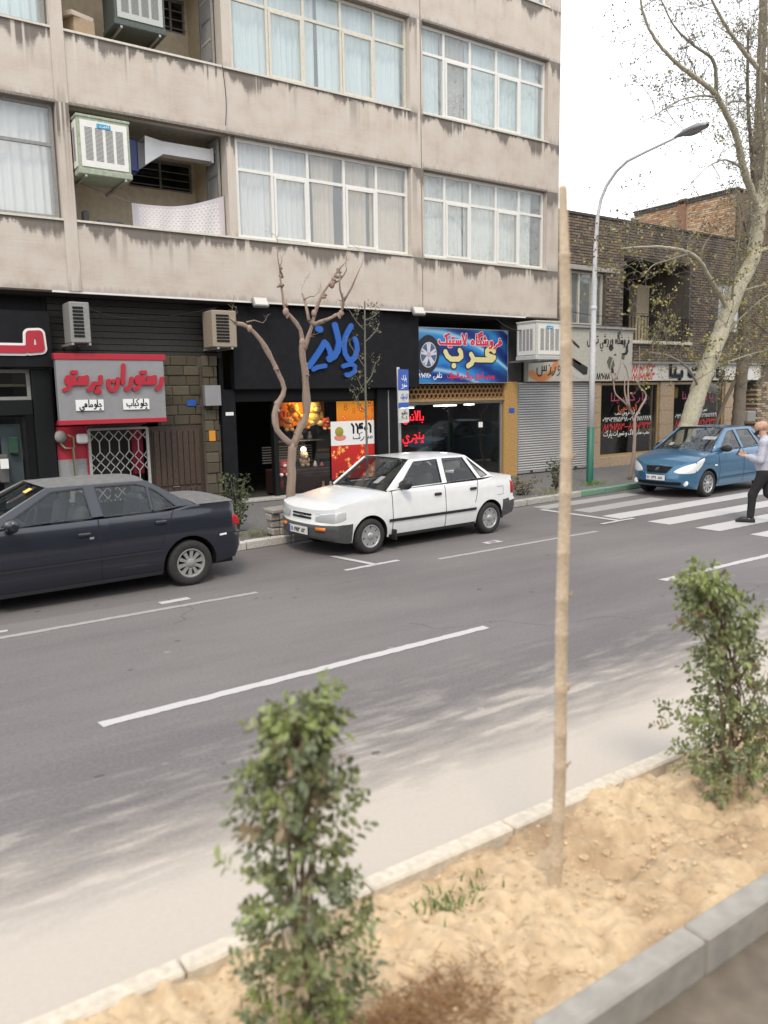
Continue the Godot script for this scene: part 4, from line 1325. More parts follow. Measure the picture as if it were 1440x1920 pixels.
func build_apartments() -> void:
	var t := thing("apartment_building", "pinkish concrete apartment block with soot-stained spandrels and rows of windows", "building")
	var y_sill := [5.60, 8.80, 12.03]
	var y_lint := [7.59, 10.79, 14.0]
	var bottoms := [4.36, 7.59, 10.79, 14.0]
	var tops := [5.58, 8.78, 12.01, 15.2]
	for k in 4:
		var m := mat(Color.WHITE, .92)
		m.albedo_texture = stain_texture(3 + k * 4)
		m.texture_repeat = true
		m.heightmap_enabled = true
		m.heightmap_texture = noise_tex(.06, [], 70 + k, 4, 256)
		m.heightmap_scale = .15
		for e in [[-2.0, 3.735], [3.955, 11.80], [11.825, 16.38]]: wall_panel(t, "spandrel", e[0], e[1], bottoms[k], tops[k], m)
		if k < 3:
			for e in [[11.5, 11.80], [11.825, 11.87], [15.94, 16.38]]: wall_panel(t, "pier", e[0], e[1], tops[k], bottoms[k + 1], m)
			wall_panel(t, "mullion_pier", 6.98, 7.16, tops[k], bottoms[k + 1], m, -.08)
		wall_panel(t, "pilaster", 3.735, 3.955, bottoms[k], (tops[k] if k == 3 else bottoms[k + 1]), m, .03)
		if k < 3:
			# thin pale sill that throws the drip line, and the dark drip groove above each opening
			for e in [[-2.0, 3.735], [3.955, 11.5], [11.87, 15.96]]:
				var s := begin()
				bx(s, e[0], e[1], tops[k] - .002, tops[k] + .035, ZF - .14, ZF + .035)
				part("sill", s, M.frame_cream, t)
			for e in [[-2.0, 3.735], [3.955, 11.5], [11.87, 15.94]]:
				var s := begin()
				bx(s, e[0], e[1], y_lint[k] - .02, y_lint[k] + .025, ZF - .12, ZF - .02 + .045)
				part("lintel_drip", s, rough_mat(lin(.16, .14, .12), lin(.3, .26, .23), .7, .9, 72), t)
	# pale seam under the overhang, soffit, roof, sides, floors
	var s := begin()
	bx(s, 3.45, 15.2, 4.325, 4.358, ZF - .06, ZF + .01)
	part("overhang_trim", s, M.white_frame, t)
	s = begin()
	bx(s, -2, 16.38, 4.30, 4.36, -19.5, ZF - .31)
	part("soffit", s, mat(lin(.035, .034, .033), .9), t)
	s = begin()
	bx(s, -2, 16.38, 15.2, 15.35, -27, ZF)
	bx(s, 16.08, 16.38, 4.3, 15.2, -27, ZF - .31)
	bx(s, -2, 16.38, 0, 15.2, -27.3, -27)
	part("outer_wall", s, M.concrete, t)
	for y in [4.37, 7.66, 10.86]:
		s = begin()
		bx(s, -2, 16.07, y, y + .2, -26.9, ZF - .31)
		part("floor_slab", s, M.cream, t)
	for k in 3:
		s = begin()
		bx(s, 7.1, 16.07, y_sill[k] - 1.0, y_lint[k] + .06, -18.3, -18.2)
		bx(s, -2, 3.78, y_sill[k] - 1.0, y_lint[k] + .06, -18.3, -18.2)
		part("room_wall", s, mat(lin(.12, .115, .1), .95), t)
	# windows
	var wcols := [7.17, 7.99, 8.84, 9.75, 10.61, 11.49]
	var ecols := [11.88, 12.59, 13.40, 14.25, 15.05, 15.93]
	var blue := curtain_mat(lin(.56, .69, .72), 80)
	var net := curtain_mat(lin(.66, .68, .69), 81)
	var beige := curtain_mat(lin(.52, .44, .35), 82)
	var pale := curtain_mat(lin(.62, .65, .63), 83)
	var grey := curtain_mat(lin(.27, .26, .25), 84)
	for k in 3:
		var y0: float = y_sill[k] + .03; var y1: float = y_lint[k] - .03
		var ty: float = y0 + 1.34
		if k == 0:
			window(t, wcols, y0, y1, ty, [1, 3], M.white_frame, [[7.2, 8.92, net], [9.0, 9.62, beige, .8], [9.78, 10.5, beige, .92], [10.56, 11.47, beige]])
			window(t, ecols, y0, y1, ty, [1, 3], M.white_frame, [[11.95, 13.3, pale, .93], [13.32, 15.7, pale, .96]])
		else:
			window(t, wcols, y0, y1, ty, [1, 3], M.frame_cream, [[7.2, 9.2, blue], [9.26, 11.47, blue]])
			window(t, ecols, y0, y1, ty, [1, 3], M.white_frame, [[11.9, 12.56, blue], [12.62, 13.36, grey], [13.4, 15.9, blue]])
		window(t, [-1.6, .55, 3.70], y0, y1, y0 + 1.25, [], M.grey_frame, [[-1.55, 3.66, (net if k == 0 else blue)]])
	# recessed balconies
	for k in 3:
		var lo: float = y_sill[k] - .95; var hi: float = y_lint[k] + .04
		var wall := begin()
		var zb := -17.25
		var wx := [5.55, 6.93] if k == 0 else [6.35, 6.95]
		var wy := [6.80, 7.42] if k == 0 else [10.02, 10.7]
		if k == 2: wx = [5.0, 6.3]; wy = [13.2, 13.9]
		bx(wall, 3.96, wx[0], lo, hi, zb - .1, zb); bx(wall, wx[1], 7.0, lo, hi, zb - .1, zb)
		bx(wall, wx[0], wx[1], lo, wy[0], zb - .1, zb); bx(wall, wx[0], wx[1], wy[1], hi, zb - .1, zb)
		part("balcony_wall", wall, M.cream, t)
		wall = begin()
		bx(wall, 3.8, 3.957, lo, hi, zb, ZF - .31)
		part("balcony_side", wall, M.cream, t)
		wall = begin()
		bx(wall, 7.0, 7.1, lo, hi, zb, ZF - .31)
		part("balcony_side", wall, M.cream, t)
		wall = begin()
		bx(wall, 3.96, 7.0, hi, hi + .06, zb, ZF - .31)
		part("balcony_ceiling", wall, M.concrete, t)
		var fr := begin()
		bx(fr, wx[0], wx[1], wy[0], wy[0] + .04, zb - .07, zb - .02); bx(fr, wx[0], wx[1], wy[1] - .04, wy[1], zb - .07, zb - .02)
		for x in [wx[0], (wx[0] + wx[1]) * .5 - .02, wx[1] - .04]: bx(fr, x, x + .04, wy[0] + .04, wy[1] - .04, zb - .07, zb - .02)
		var w := part("window", fr, M.grey_frame, t)
		var g := begin()
		bx(g, wx[0] + .04, wx[1] - .04, wy[0] + .04, wy[1] - .04, zb - .06, zb - .055)
		part("pane", g, glass(Color(.1, .1, .1), .6), w)
		for j in 4:
			var b := begin()
			var y: float = lerpf(wy[0], wy[1], (j + .5) / 4.0)
			bar(b, Vector3(wx[0], y, zb + .02), Vector3(wx[1], y, zb + .02), .014, .014)
			part("window_bar", b, M.grey_frame, w)
		var dr := begin()
		bx(dr, wx[0] - .05, wx[1] + .05, wy[0] - .05, wy[1] + .05, zb - .5, zb - .45)
		part("room_wall", dr, M.room, t)
		# louvred timber screen standing against the right side of the balcony
		var sc := begin()
		var sx := 6.90; var sy0: float = y_sill[k] - .3; var sy1: float = y_lint[k] - (.02 if k == 0 else .35)
		for z in [-15.8, -16.35]: bx(sc, sx, sx + .05, sy0, sy1, z - .03, z + .03)
		var fl := part("shutter_frame", sc, M.grey_frame, t)
		slab(fl, "shutter_panel", sx + .02, sx + .03, sy0, sy1, -16.32, -15.83, rough_mat(lin(.3, .3, .3), lin(.4, .4, .39), .8, .7, 98))
		for j in 5:
			var b := begin()
			var y := lerpf(sy0, sy1, (j + .5) / 5.0)
			bx(b, sx + .01, sx + .04, y - .02, y + .02, -16.32, -15.83)
			part("shutter_rail", b, M.grey_frame if j % 2 else M.frame_cream, fl)
	# pipe and hanging wires
	var pi := begin(true)
	tube(pi, [Vector3(4.02, 4.4, ZF - .25), Vector3(4.02, 7.5, ZF - .25)], [.025, .025], 6)
	part("drain_pipe", pi, M.grey_frame, t)
	balcony_things()

func louvre_panel(t: Node, at: Transform3D, w: float, h: float, cols: int, rows: int, dark: Material, body: Material) -> void:
	# pressed metal pad cover: columns of slots in a pale panel, at = lower left corner, out along +z
	var st := begin()
	var f := .05
	box(st, at * Vector3(w * .5, h * .5, .008), Vector3(w, h, .016), at.basis)
	part("pad_cover", st, body, t)
	for c in cols:
		var s := begin()
		var cw := (w - f * 2) / cols
		for r in rows:
			var y := h * .14 + (h * .72) * (r + .5) / rows
			box(s, at * Vector3(f + cw * (c + .5), y, .0175), Vector3(cw * .72, h * .72 / rows * .5, .004), at.basis)
		var o := part("slot_column", s, dark, t)
		o.set_meta("kind", "stuff")

func cooler(label: String, c: Vector3, size: Vector3, body: Material, face: Material, badge := true, left_face := true) -> Node3D:
	# evaporative cooler: square cabinet, pad covers on the sides, base tray, on a steel bracket
	var t := thing("air_cooler", label, "air cooler", c)
	var st := begin()
	cbox(st, Vector3(0, size.y * .5 + .01, 0), size - Vector3(0, .06, 0), .012)
	part("cabinet", st, body, t)
	st = begin()
	cbox(st, Vector3(0, .05, 0), Vector3(size.x + .03, .1, size.z + .03), .012)
	part("water_tray", st, body, t)
	st = begin()
	cbox(st, Vector3(0, size.y - .02, 0), Vector3(size.x + .03, .05, size.z + .03), .01)
	part("lid", st, body, t)
	var slot := mat(lin(.16, .165, .16), .8)
	louvre_panel(t, Transform3D(Basis(), Vector3(-size.x * .5 + .05, .13, size.z * .5)), size.x - .1, size.y - .22, 4, 26, slot, face)
	if left_face: louvre_panel(t, Transform3D(Basis(Vector3(0, 0, 1), Vector3.UP, Vector3(-1, 0, 0)), Vector3(-size.x * .5, .13, -size.z * .5 + .05)), size.z - .1, size.y - .22, 4, 26, slot, face)
	if badge:
		st = begin()
		box(st, Vector3(0, size.y * .84, size.z * .5 + .024), Vector3(size.x * .26, .075, .008))
		var b := part("badge", st, mat(lin(.03, .32, .55), .4), t)
		var w := write("البرز")
		var l := part("badge_lettering", lettering(w[0], Vector2(size.x * .2 / w[1], .045 / 8.5), .007, .002), M.white, b)
		l.position = Vector3(-size.x * .1, size.y * .84 - .01, size.z * .5 + .0285)
	for x in [-size.x * .38, size.x * .38]:
		st = begin()
		bar(st, Vector3(x, -.02, size.z * .5), Vector3(x, -.02, -size.z * .5 - .5), .04, .04)
		part("bracket", st, M.steel, t)
	return t

func balcony_things() -> void:
	var green := rough_mat(lin(.22, .27, .19), lin(.42, .45, .36), .9, .6, 90)
	var c := cooler("white evaporative cooler with blue badge in the lower balcony", Vector3(4.46, 6.36, -15.5), Vector3(.92, 1.0, .78), green, M.white_frame)
	var rust := rough_mat(lin(.05, .07, .065), lin(.12, .13, .12), .5, .7, 91)
	cooler("dark rusted evaporative cooler hanging in the upper balcony", Vector3(5.42, 9.20, -15.95), Vector3(.95, .95, .7), rust, rough_mat(lin(.35, .38, .36), lin(.55, .55, .52), .3, .6, 92), true, false)
	# duct of the lower cooler
	var t := thing("air_duct", "sheet metal air duct with flared mouth under the balcony ceiling", "air duct", Vector3(5.4, 6.9, -15.95))
	var st := begin()
	var o := Vector3(5.4, 6.9, -15.95)
	var a := [Vector3(5.44, 7.40, -15.8), Vector3(5.44, 7.40, -16.25), Vector3(5.42, 6.86, -16.25), Vector3(5.42, 6.86, -15.8)]
	var b := [Vector3(5.82, 7.38, -15.9), Vector3(5.82, 7.38, -16.15), Vector3(5.82, 7.14, -16.15), Vector3(5.82, 7.14, -15.9)]
	for i in 4:
		var n := (i + 1) % 4
		quad2(st, a[i] - o, a[n] - o, b[n] - o, b[i] - o, Vector3(.2, .3, 0))
	var duct := rough_mat(lin(.6, .6, .6), lin(.66, .66, .66), 1.7, .45, 93)
	duct.metallic = .3
	part("duct_mouth", st, duct, t)
	st = begin()
	bx(st, .42, 1.42, .245, .48, -.2, .05)
	part("duct_run", st, duct, t)
	st = begin()
	bx(st, 1.42, 1.47, .22, .5, -.22, .07)
	part("duct_flange", st, duct, t)
	var bl := begin()
	cbox(bl, Vector3(5.24, 7.05, -16.1), Vector3(.22, .62, .3), .03)
	tag(part("plastic_barrel", bl, mat(lin(.015, .03, .16), .4)), "dark blue barrel between the white cooler and the duct", "barrel")
	# printed sheet drying on a line
	st = begin(true)
	var nx := 40; var ny := 14
	var top := func(u): return Vector3(lerpf(5.05, 6.95, u), lerpf(6.08, 6.44, u) - .12 * sin(PI * u), -15.62 - .05 * u)
	for i in nx:
		for j in ny:
			var q := []
			for e in [[0, 0], [1, 0], [1, 1], [0, 1]]:
				var u: float = (i + e[0]) / float(nx); var v: float = (j + e[1]) / float(ny)
				var p: Vector3 = top.call(u)
				p.y = lerpf(p.y, 5.5, v)
				p.z += sin(u * 26.0 + v * 2.0) * .025 * (.3 + v) + sin(u * 9.0) * .02
				q.append([p, Vector2(u, v)])
			for k in [0, 1, 2, 0, 2, 3]:
				st.set_uv(q[k][1]); st.add_vertex(q[k][0])
	var im := Image.create(256, 96, false, Image.FORMAT_RGB8)
	for i in 256:
		for j in 96:
			var cc := Color(.82, .81, .81)
			var border := i < 16 or i > 238 or j < 8 or j > 88
			if border: cc = Color(.76, .73, .75)
			elif (j + int(2.0 * sin(i * .5))) % 7 < 3 and (i / 6 + j / 7) % 2 == 0: cc = Color(.70, .67, .69)
			elif i % 9 == 0: cc = cc.darkened(.08)
			im.set_pixel(i, j, cc)
	var m := mat(Color.WHITE, .95)
	m.albedo_texture = ImageTexture.create_from_image(im)
	tag(part("bed_sheet", st, m), "patterned pale lilac sheet drying over the lower balcony parapet", "sheet")
	st = begin(true)
	tube(st, [Vector3(3.97, 6.40, -15.75), Vector3(4.6, 6.22, -15.7), Vector3(5.05, 6.09, -15.62)], [.006, .006, .006], 5)
	tube(st, [Vector3(6.95, 6.44, -15.67), Vector3(7.0, 6.46, -15.68)], [.006, .006], 5)
	tag(part("washing_line", st, M.grey_frame), "thin washing line holding the lilac sheet", "washing line")
	st = begin()
	cbox(st, Vector3(4.36, 9.02, -15.85), Vector3(.42, .35, .35), .006, Basis(Vector3.UP, .3))
	var bxn := part("cardboard_box", st, rough_mat(lin(.32, .23, .15), lin(.42, .32, .22), .6, .9, 95))
	tag(bxn, "brown cardboard box standing in the upper balcony", "cardboard box")
	st = begin()
	cbox(st, Vector3(4.3, 9.24, -15.85), Vector3(.5, .08, .4), .006, Basis(Vector3(.2, 1, .1).normalized(), .5))
	tag(part("flattened_carton", st, rough_mat(lin(.5, .42, .34), lin(.6, .52, .44), .6, .9, 96)), "pale flattened carton lying on the box in the upper balcony", "cardboard")
	st = begin()
	cbox(st, Vector3(4.65, 5.66, -15.8), Vector3(.5, .12, .3), .03)
	cbox(st, Vector3(4.25, 5.75, -15.9), Vector3(.12, .3, .12), .03)
	tag(part("stored_junk", st, mat(lin(.12, .12, .13), .8)), "dark junk stored behind the lower balcony parapet", "junk")

# ---------------------------------------------------------------- shop fronts under the block
func slab(parent: Node, called: String, x0: float, x1: float, y0: float, y1: float, z0: float, z1: float, m: Material, e := 0.0) -> MeshInstance3D:
	var st := begin()
	if e > 0: cbox(st, Vector3(x0 + x1, y0 + y1, z0 + z1) * .5, Vector3(x1 - x0, y1 - y0, z1 - z0), e)
	else: bx(st, x0, x1, y0, y1, z0, z1)
	return part(called, st, m, parent)

func shop_window(parent: Node, x0: float, x1: float, y0: float, y1: float, z: float, frame: Material, w := .06, pane: Material = null) -> MeshInstance3D:
	var st := begin()
	bx(st, x0, x1, y1 - w, y1, z - .05, z + .02); bx(st, x0, x1, y0, y0 + w, z - .05, z + .02)
	bx(st, x0, x0 + w, y0 + w, y1 - w, z - .05, z + .02); bx(st, x1 - w, x1, y0 + w, y1 - w, z - .05, z + .02)
	var o := part("shop_window", st, frame, parent)
	slab(o, "pane", x0 + w, x1 - w, y0 + w, y1 - w, z - .016, z - .008, pane if pane else M.shop_pane)
	return o

func lamp_tube(label: String, a: Vector3, b: Vector3, c: Color, power: float, light: float, group := "") -> void:
	var t := thing("fluorescent_lamp", label, "lamp", (a + b) * .5, 0, group)
	var st := begin(true)
	tube(st, [a - t.position, b - t.position], [.02, .02], 8)
	var m := mat(c, .4)
	m.emission_enabled = true
	m.emission = c
	m.emission_energy_multiplier = power
	part("tube", st, m, t)
	st = begin()
	var mid := Vector3(0, .045, 0)
	box(st, mid, Vector3(absf(b.x - a.x) + .06, .04, .07))
	part("lamp_housing", st, M.white, t)
	var l := OmniLight3D.new()
	l.name = "lamp_light"
	l.light_color = c
	l.light_energy = light
	l.light_size = .1
	l.omni_range = 8.0
	l.omni_attenuation = 2.0
	l.shadow_enabled = true
	l.position = Vector3(0, -.06, .05)
	t.add_child(l)

func print_texture(w: int, h: int, base: Color, base2: Color, cols: Array, n: int, sd: int) -> ImageTexture:
	# printed paper with scattered blossoms
	var r := RandomNumberGenerator.new()
	r.seed = sd
	var im := Image.create(w, h, false, Image.FORMAT_RGB8)
	for j in h:
		var row := base.lerp(base2, j / float(h))
		im.fill_rect(Rect2i(0, j, w, 1), row)
	for k in n:
		var cx := r.randf() * w; var cy := r.randf() * h
		var s := r.randf_range(.03, .065) * w
		var c: Color = cols[r.randi() % cols.size()]
		var turn := r.randf() * TAU
		for y in range(int(cy - s), int(cy + s) + 1):
			for x in range(int(cx - s), int(cx + s) + 1):
				if x < 0 or y < 0 or x >= w or y >= h: continue
				var d := Vector2(x - cx, y - cy)
				var q := s * (.68 + .3 * cos(5.0 * (d.angle() + turn)))
				if d.length() < q: im.set_pixel(x, y, c if d.length() > s * .28 else Color(.95, .8, .3))
	return ImageTexture.create_from_image(im)

func poster(called: String, label: String, x0: float, x1: float, y0: float, y1: float, z: float, m: Material) -> MeshInstance3D:
	var st := begin()
	quad_uv(st, Vector3(x0, y1, z), Vector3(x1, y1, z), Vector3(x1, y0, z), Vector3(x0, y0, z), Rect2(0, 0, 1, 1))
	var o := part(called, st, m)
	tag(o, label, "poster")
	return o

func plush(label: String, at: Vector3, s: float, c: Color, muzzle: Color, lying := false) -> void:
	var t := thing("plush_toy", label, "plush toy", at, 0)
	var fur := rough_mat(c, c.lerp(Color.WHITE, .18), .15, .98, 97)
	fur.rim_enabled = true
	fur.rim = .4
	var ball := func(called, p, r, m):
		var st := begin(true)
		var prof := []
		for k in 9: prof.append(Vector2(sin(PI * k / 8.0), -cos(PI * k / 8.0)))
		lathe(st, prof, 14, Transform3D(Basis.from_scale(r * s), p * s))
		part(called, st, m, t)
	ball.call("body", Vector3(0, .32, 0), Vector3(.34, .3, .28), fur)
	ball.call("head", Vector3(.02, .78, .04), Vector3(.36, .27, .28), fur)
	ball.call("muzzle", Vector3(.04, .70, .28), Vector3(.14, .1, .08), mat(muzzle, .95))
	for e in [-1.0, 1.0]:
		ball.call("ear", Vector3(.26 * e, 1.0, .0), Vector3(.1, .12, .06), fur)
		ball.call("foot", Vector3(.24 * e, .1, .22), Vector3(.15, .12, .17), mat(muzzle, .95))
		ball.call("arm", Vector3(.36 * e, .42, .1), Vector3(.1, .2, .1), fur)
		ball.call("eye", Vector3(.02 + .13 * e, .83, .29), Vector3(.03, .035, .02), M.black)

func build_shops() -> void:
	# rooms behind the glass, part of the block
	var t := thing("shop_row", "row of ground-floor shop fronts recessed under the apartment overhang", "shop fronts")
	slab(t, "back_wall", -2, 16.05, .1, 4.3, -19.6, -19.5, M.room)
	slab(t, "shop_floor", -2, 16.05, .05, .155, -19.5, -15.95, rough_mat(lin(.05, .05, .05), lin(.09, .085, .08), 1.2, .6, 100))
	for x in [3.42, 6.86, 11.25, 14.9]: slab(t, "party_wall", x - .05, x + .05, .15, 4.3, -19.5, -16.0, M.room)
	# --- far left shop
	slab(t, "upper_wall", -2, 3.4, 4.0, 4.3, -16.1, -16.0, M.black)
	slab(t, "wall_return", 3.05, 3.38, .14, 2.97, -15.95, -15.72, M.black, .01)
	slab(t, "transom", .2, 3.04, 2.14, 2.42, -15.9, -15.76, M.black, .01)
	var w1 := shop_window(t, .3, 3.04, 2.42, 2.97, -15.86, M.grey_frame)
	var w2 := shop_window(t, .3, 2.9, .3, 2.14, -15.86, M.black, .05)
	slab(t, "plinth", -2, 3.05, .14, .3, -15.95, -15.75, M.black)
	slab(t, "shop_window_rail", .3, 2.98, 2.66, 2.71, -15.99, -15.95, mat(lin(.3, .26, .14), .5))
	var sg := thing("shop_sign", "black fascia with red white-edged letter at the far left edge", "shop sign", Vector3(1, 3, -15.7))
	slab(sg, "fascia", -3.0, 2.42, .0, 1.0, -.1, .1, M.fascia, .01)
	var word := []
	for s in ["1.30,3.33 2.93,3.335 3.03,3.36 3.045,3.60 3.20,3.61", "3.20,3.61 3.215,3.36 3.03,3.34"]: word.append(pv(s))
	for s in word:
		for k in s.size(): s[k] -= Vector2(1, 3) + Vector2(0, .02)
	var edge := part("letter_edge", lettering(word, Vector2.ONE, .22, .03), M.white, sg); edge.position.z = .1
	var let := part("letter", lettering(word, Vector2.ONE, .135, .02), M.red, sg); let.position.z = .132
	# goods behind its glass
	var colours := [lin(.6, .3, .05), lin(.3, .05, .09), lin(.12, .12, .34), lin(.32, .2, .09), lin(.4, .4, .4), lin(.08, .22, .14)]
	for k in 12:
		var x := .5 + .2 * k
		var st := begin()
		cbox(st, Vector3(0, 0, 0), Vector3(.16, rng.randf_range(.3, .6), .12), .02)
		var o := part("boxed_goods", st, mat(colours[k % 6], .7))
		o.position = Vector3(x, .75 + .42 * (k % 3), -16.02)
		tag(o, "%s packet on the %s shelf at the %s of the far left shop" % [["orange-brown", "dark red", "navy", "brown", "grey", "dark green"][k % 6], ["lowest", "middle", "top"][k % 3], "left" if k < 6 else "right"], "packet", "packets in the far left shop window")
	tag(slab(self, "yellow_banner", 1.4, 2.62, 1.75, 1.95, -16.15, -16.14, mat(lin(.6, .36, .05), .8)), "dark yellow banner strip behind the far left shop window", "banner")
	tag(slab(self, "blue_poster", 2.5, 2.85, .4, 1.98, -16.1, -16.09, mat(lin(.22, .28, .3), .8)), "tall pale blue-grey poster behind the far left shop window", "poster")
	tag(slab(self, "notice", 2.42, 2.56, 1.18, 1.36, -15.84, -15.835, M.white), "small white notice stuck on the far left shop glass", "notice")
	# --- restaurant bay
	var slat := rough_mat(lin(.018, .017, .015), lin(.04, .037, .032), .9, .7, 101)
	for k in 9:
		slab(t, "cladding_slat", 3.45, 6.85, 3.22 + k * .12, 3.22 + k * .12 + .108, -15.95, -15.9 + .012 * (k % 2), slat)
	var rs := thing("shop_sign", "grey restaurant sign box with red trim and two white plaques", "shop sign", Vector3(4.37, 2, -15.25))
	slab(rs, "sign_panel", -.99, .99, .0, 1.18, -.16, 0, M.silver, .006)
	slab(rs, "top_trim", -1.01, 1.03, 1.13, 1.24, -.17, .02, M.red_sign, .006)
	slab(rs, "bottom_trim", -1.01, .99, -.05, .035, -.17, .02, M.red_sign, .006)
	text_on(rs, "lettering", "رستوران پرستو", Vector3(-.93, .70, .001), 1.86, .33, M.red_sign, .22, .05, .12)
	for p in [[-.70, "چلوماهی"], [.16, "چلوکباب"]]:
		var pl := slab(rs, "plaque", p[0], p[0] + .5, .2, .4, .002, .03, M.white, .004)
		text_on(pl, "plaque_lettering", p[1], Vector3(p[0] + .04, .275, .0305), .42, .12, M.black, .15, .002)
	slab(t, "red_wall_panel", 3.42, 3.95, 1.28, 1.92, -15.95, -15.84, M.red)
	slab(t, "lower_wall_panel", 3.42, 3.95, .14, 1.28, -15.95, -15.84, rough_mat(lin(.26, .26, .27), lin(.34, .34, .34), .9, .7, 102))
	slab(t, "red_door_jamb", 3.95, 3.985, .14, 1.9, -15.95, -15.8, M.red)
	slab(t, "red_lintel", 3.42, 5.15, 1.9, 1.98, -15.95, -15.84, mat(lin(.12, .01, .015), .6))
	slab(t, "door_recess", 3.99, 5.2, .14, 1.9, -16.4, -16.3, mat(lin(.04, .035, .03), .9))
	slab(t, "red_blind", 4.9, 5.12, .9, 1.84, -16.1, -16.05, mat(lin(.25, .01, .03), .8))
	# folding lattice gate
	var gate := thing("scissor_gate", "closed pale folding lattice gate below the restaurant sign", "folding gate", Vector3(4.0, .15, -15.78))
	var gm := rough_mat(lin(.36, .35, .33), lin(.5, .49, .46), .6, .5, 103)
	gm.metallic = .2
	for x in [0.0, 1.13]:
		slab(gate, "gate_post", x - .025, x + .025, 0, 1.68, -.025, .025, gm)
	slab(gate, "gate_rail", 0, 1.13, 1.66, 1.7, -.03, .03, gm)
	slab(gate, "gate_rail", 0, 1.13, .0, .03, -.03, .03, gm)
	for k in 6:
		var x := .095 + k * .188
		for side in [-1.0, 1.0]:
			var y := .04
			var wide := true
			for seg in [.2, .1, .1, .1, .1, .2, .1, .1, .1, .1, .2, .1, .1]:
				var to_wide: bool = wide if seg > .15 else not wide
				var st := begin()
				bar(st, Vector3(x + side * (.09 if wide else .006), y, .006 * side), Vector3(x + side * (.09 if to_wide else .006), y + seg, .006 * side), .017, .006, Vector3.BACK)
				part("lattice_bar", st, gm, gate)
				wide = to_wide
				y += seg
	var lm := slab(self, "wall_lamp", 3.76, 3.96, 1.58, 1.76, -15.8, -15.66, M.white, .03)
	tag(lm, "small white box lamp on the wall left of the folding gate", "wall lamp")
	var mt := thing("water_meter", "pipework and round gas meter on the red wall panel", "meter", Vector3(3.55, 1.3, -15.78))
	var st2 := begin(true)
	lathe(st2, [Vector2(0, .07), Vector2(.09, .06), Vector2(.12, 0), Vector2(.09, -.06), Vector2(0, -.07)], 18, Transform3D(Basis(Vector3.RIGHT, Vector3.BACK, Vector3.DOWN), Vector3(-.08, .42, .03)))
	part("meter_body", st2, M.grey_frame, mt)
	st2 = begin(true)
	tube(st2, [Vector3(-.08, .3, .02), Vector3(.0, .2, .02), Vector3(.14, .2, .02), Vector3(.15, -.9, .02)], [.022, .022, .022, .022], 8)
	tube(st2, [Vector3(.06, .45, .03), Vector3(.16, .4, .03), Vector3(.16, .2, .03)], [.02, .02, .02], 8)
	part("meter_pipe", st2, rough_mat(lin(.25, .22, .12), lin(.4, .36, .22), .3, .6, 104), mt)
	# brown door of many boards
	slab(t, "door_frame", 5.2, 6.33, .14, 1.84, -15.98, -15.88, M.wood_door)
	var door := slab(t, "door", 5.25, 6.28, .15, 1.79, -15.9, -15.86, M.wood_door)
	for k in 8:
		slab(door, "board", 5.28 + k * .122, 5.28 + k * .122 + .108, .62, 1.74, -15.862, -15.838 + .008 * (k % 2), M.wood_door, .006)
		slab(door, "board", 5.28 + k * .122, 5.28 + k * .122 + .108, .2, .56, -15.862, -15.838 + .006 * (k % 2), M.wood_door, .006)
	slab(door, "handle", 5.62, 5.76, .585, .605, -15.855, -15.82, M.chrome)
	# stone cladding
	var stones := [rough_mat(lin(.06, .047, .031), lin(.12, .095, .062), .5, .95, 105, .03, .5), rough_mat(lin(.055, .048, .034), lin(.11, .093, .062), .5, .95, 106, .03, .5), rough_mat(lin(.08, .068, .047), lin(.15, .123, .083), .5, .95, 107, .03, .5)]
	slab(t, "stone_backing", 5.42, 6.7, 1.84, 3.24, -15.98, -15.9, M.mortar)
	slab(t, "stone_pier_backing", 6.34, 6.7, .14, 1.84, -15.98, -15.8, M.mortar)
	for row in 14:
		var y := .16 + row * .222
		var x := 6.35
		while x < 6.68:
			var w := minf(rng.randf_range(.14, .3), 6.69 - x)
			if w > .05: slab(t, "stone", x, x + w - .014, y, y + .21, -15.82, -15.765 + rng.randf_range(-.012, .02), stones[rng.randi() % 3], .012)
			x += w
	for row in 7:
		var y := 1.86 + row * .2
		var x := 5.44
		while x < 6.32:
			var w := minf(rng.randf_range(.18, .42), 6.34 - x)
			if w > .05: slab(t, "stone", x, x + w - .014, y, y + .188, -15.93, -15.87 + rng.randf_range(-.012, .015), stones[rng.randi() % 2 + (row % 2)], .012)
			x += w
	tag(slab(self, "meter_box", 6.33, 6.68, 2.23, 2.65, -15.76, -15.62, M.silver, .01), "grey electricity meter box on the stone pier", "meter box")
	tag(slab(self, "house_number", 6.02, 6.22, 2.24, 2.36, -15.86, -15.85, M.blue_sign), "small blue house number plate on the stone wall", "house number")
	tag(slab(self, "orange_sticker", 6.42, 6.56, 1.5, 1.72, -15.745, -15.738, mat(lin(.6, .25, .02), .6)), "orange sticker on the stone pier below the meter box", "sticker")
	# condensers on the wall
	for a in [[3.82, 3.42, -15.35, "grey air conditioner with black grille at the pier left of the restaurant", rough_mat(lin(.2, .2, .19), lin(.3, .3, .29), .7, .6, 109), .35], [6.62, 3.4, -15.4, "rusty patched air conditioner beside the black fascia", rough_mat(lin(.16, .12, .08), lin(.5, .45, .38), .35, .7, 108, .05), .52]]:
		var c := thing("air_conditioner", a[3], "air conditioner", Vector3(a[0], a[1], a[2]))
		st2 = begin(); cbox(st2, Vector3(0, .36, 0), Vector3(a[5], .72, .5), .015)
		part("casing", st2, a[4], c)
		for k in 9: slab(c, "grille_slat", -a[5] * .34, a[5] * .18, .1 + k * .062, .1 + k * .062 + .04, .25, .262, M.black)
		st2 = begin()
		for x in [-.15, .15]: bar(st2, Vector3(x, -.02, .25), Vector3(x, -.02, -.55), .04, .04)
		part("bracket", st2, M.steel, c)
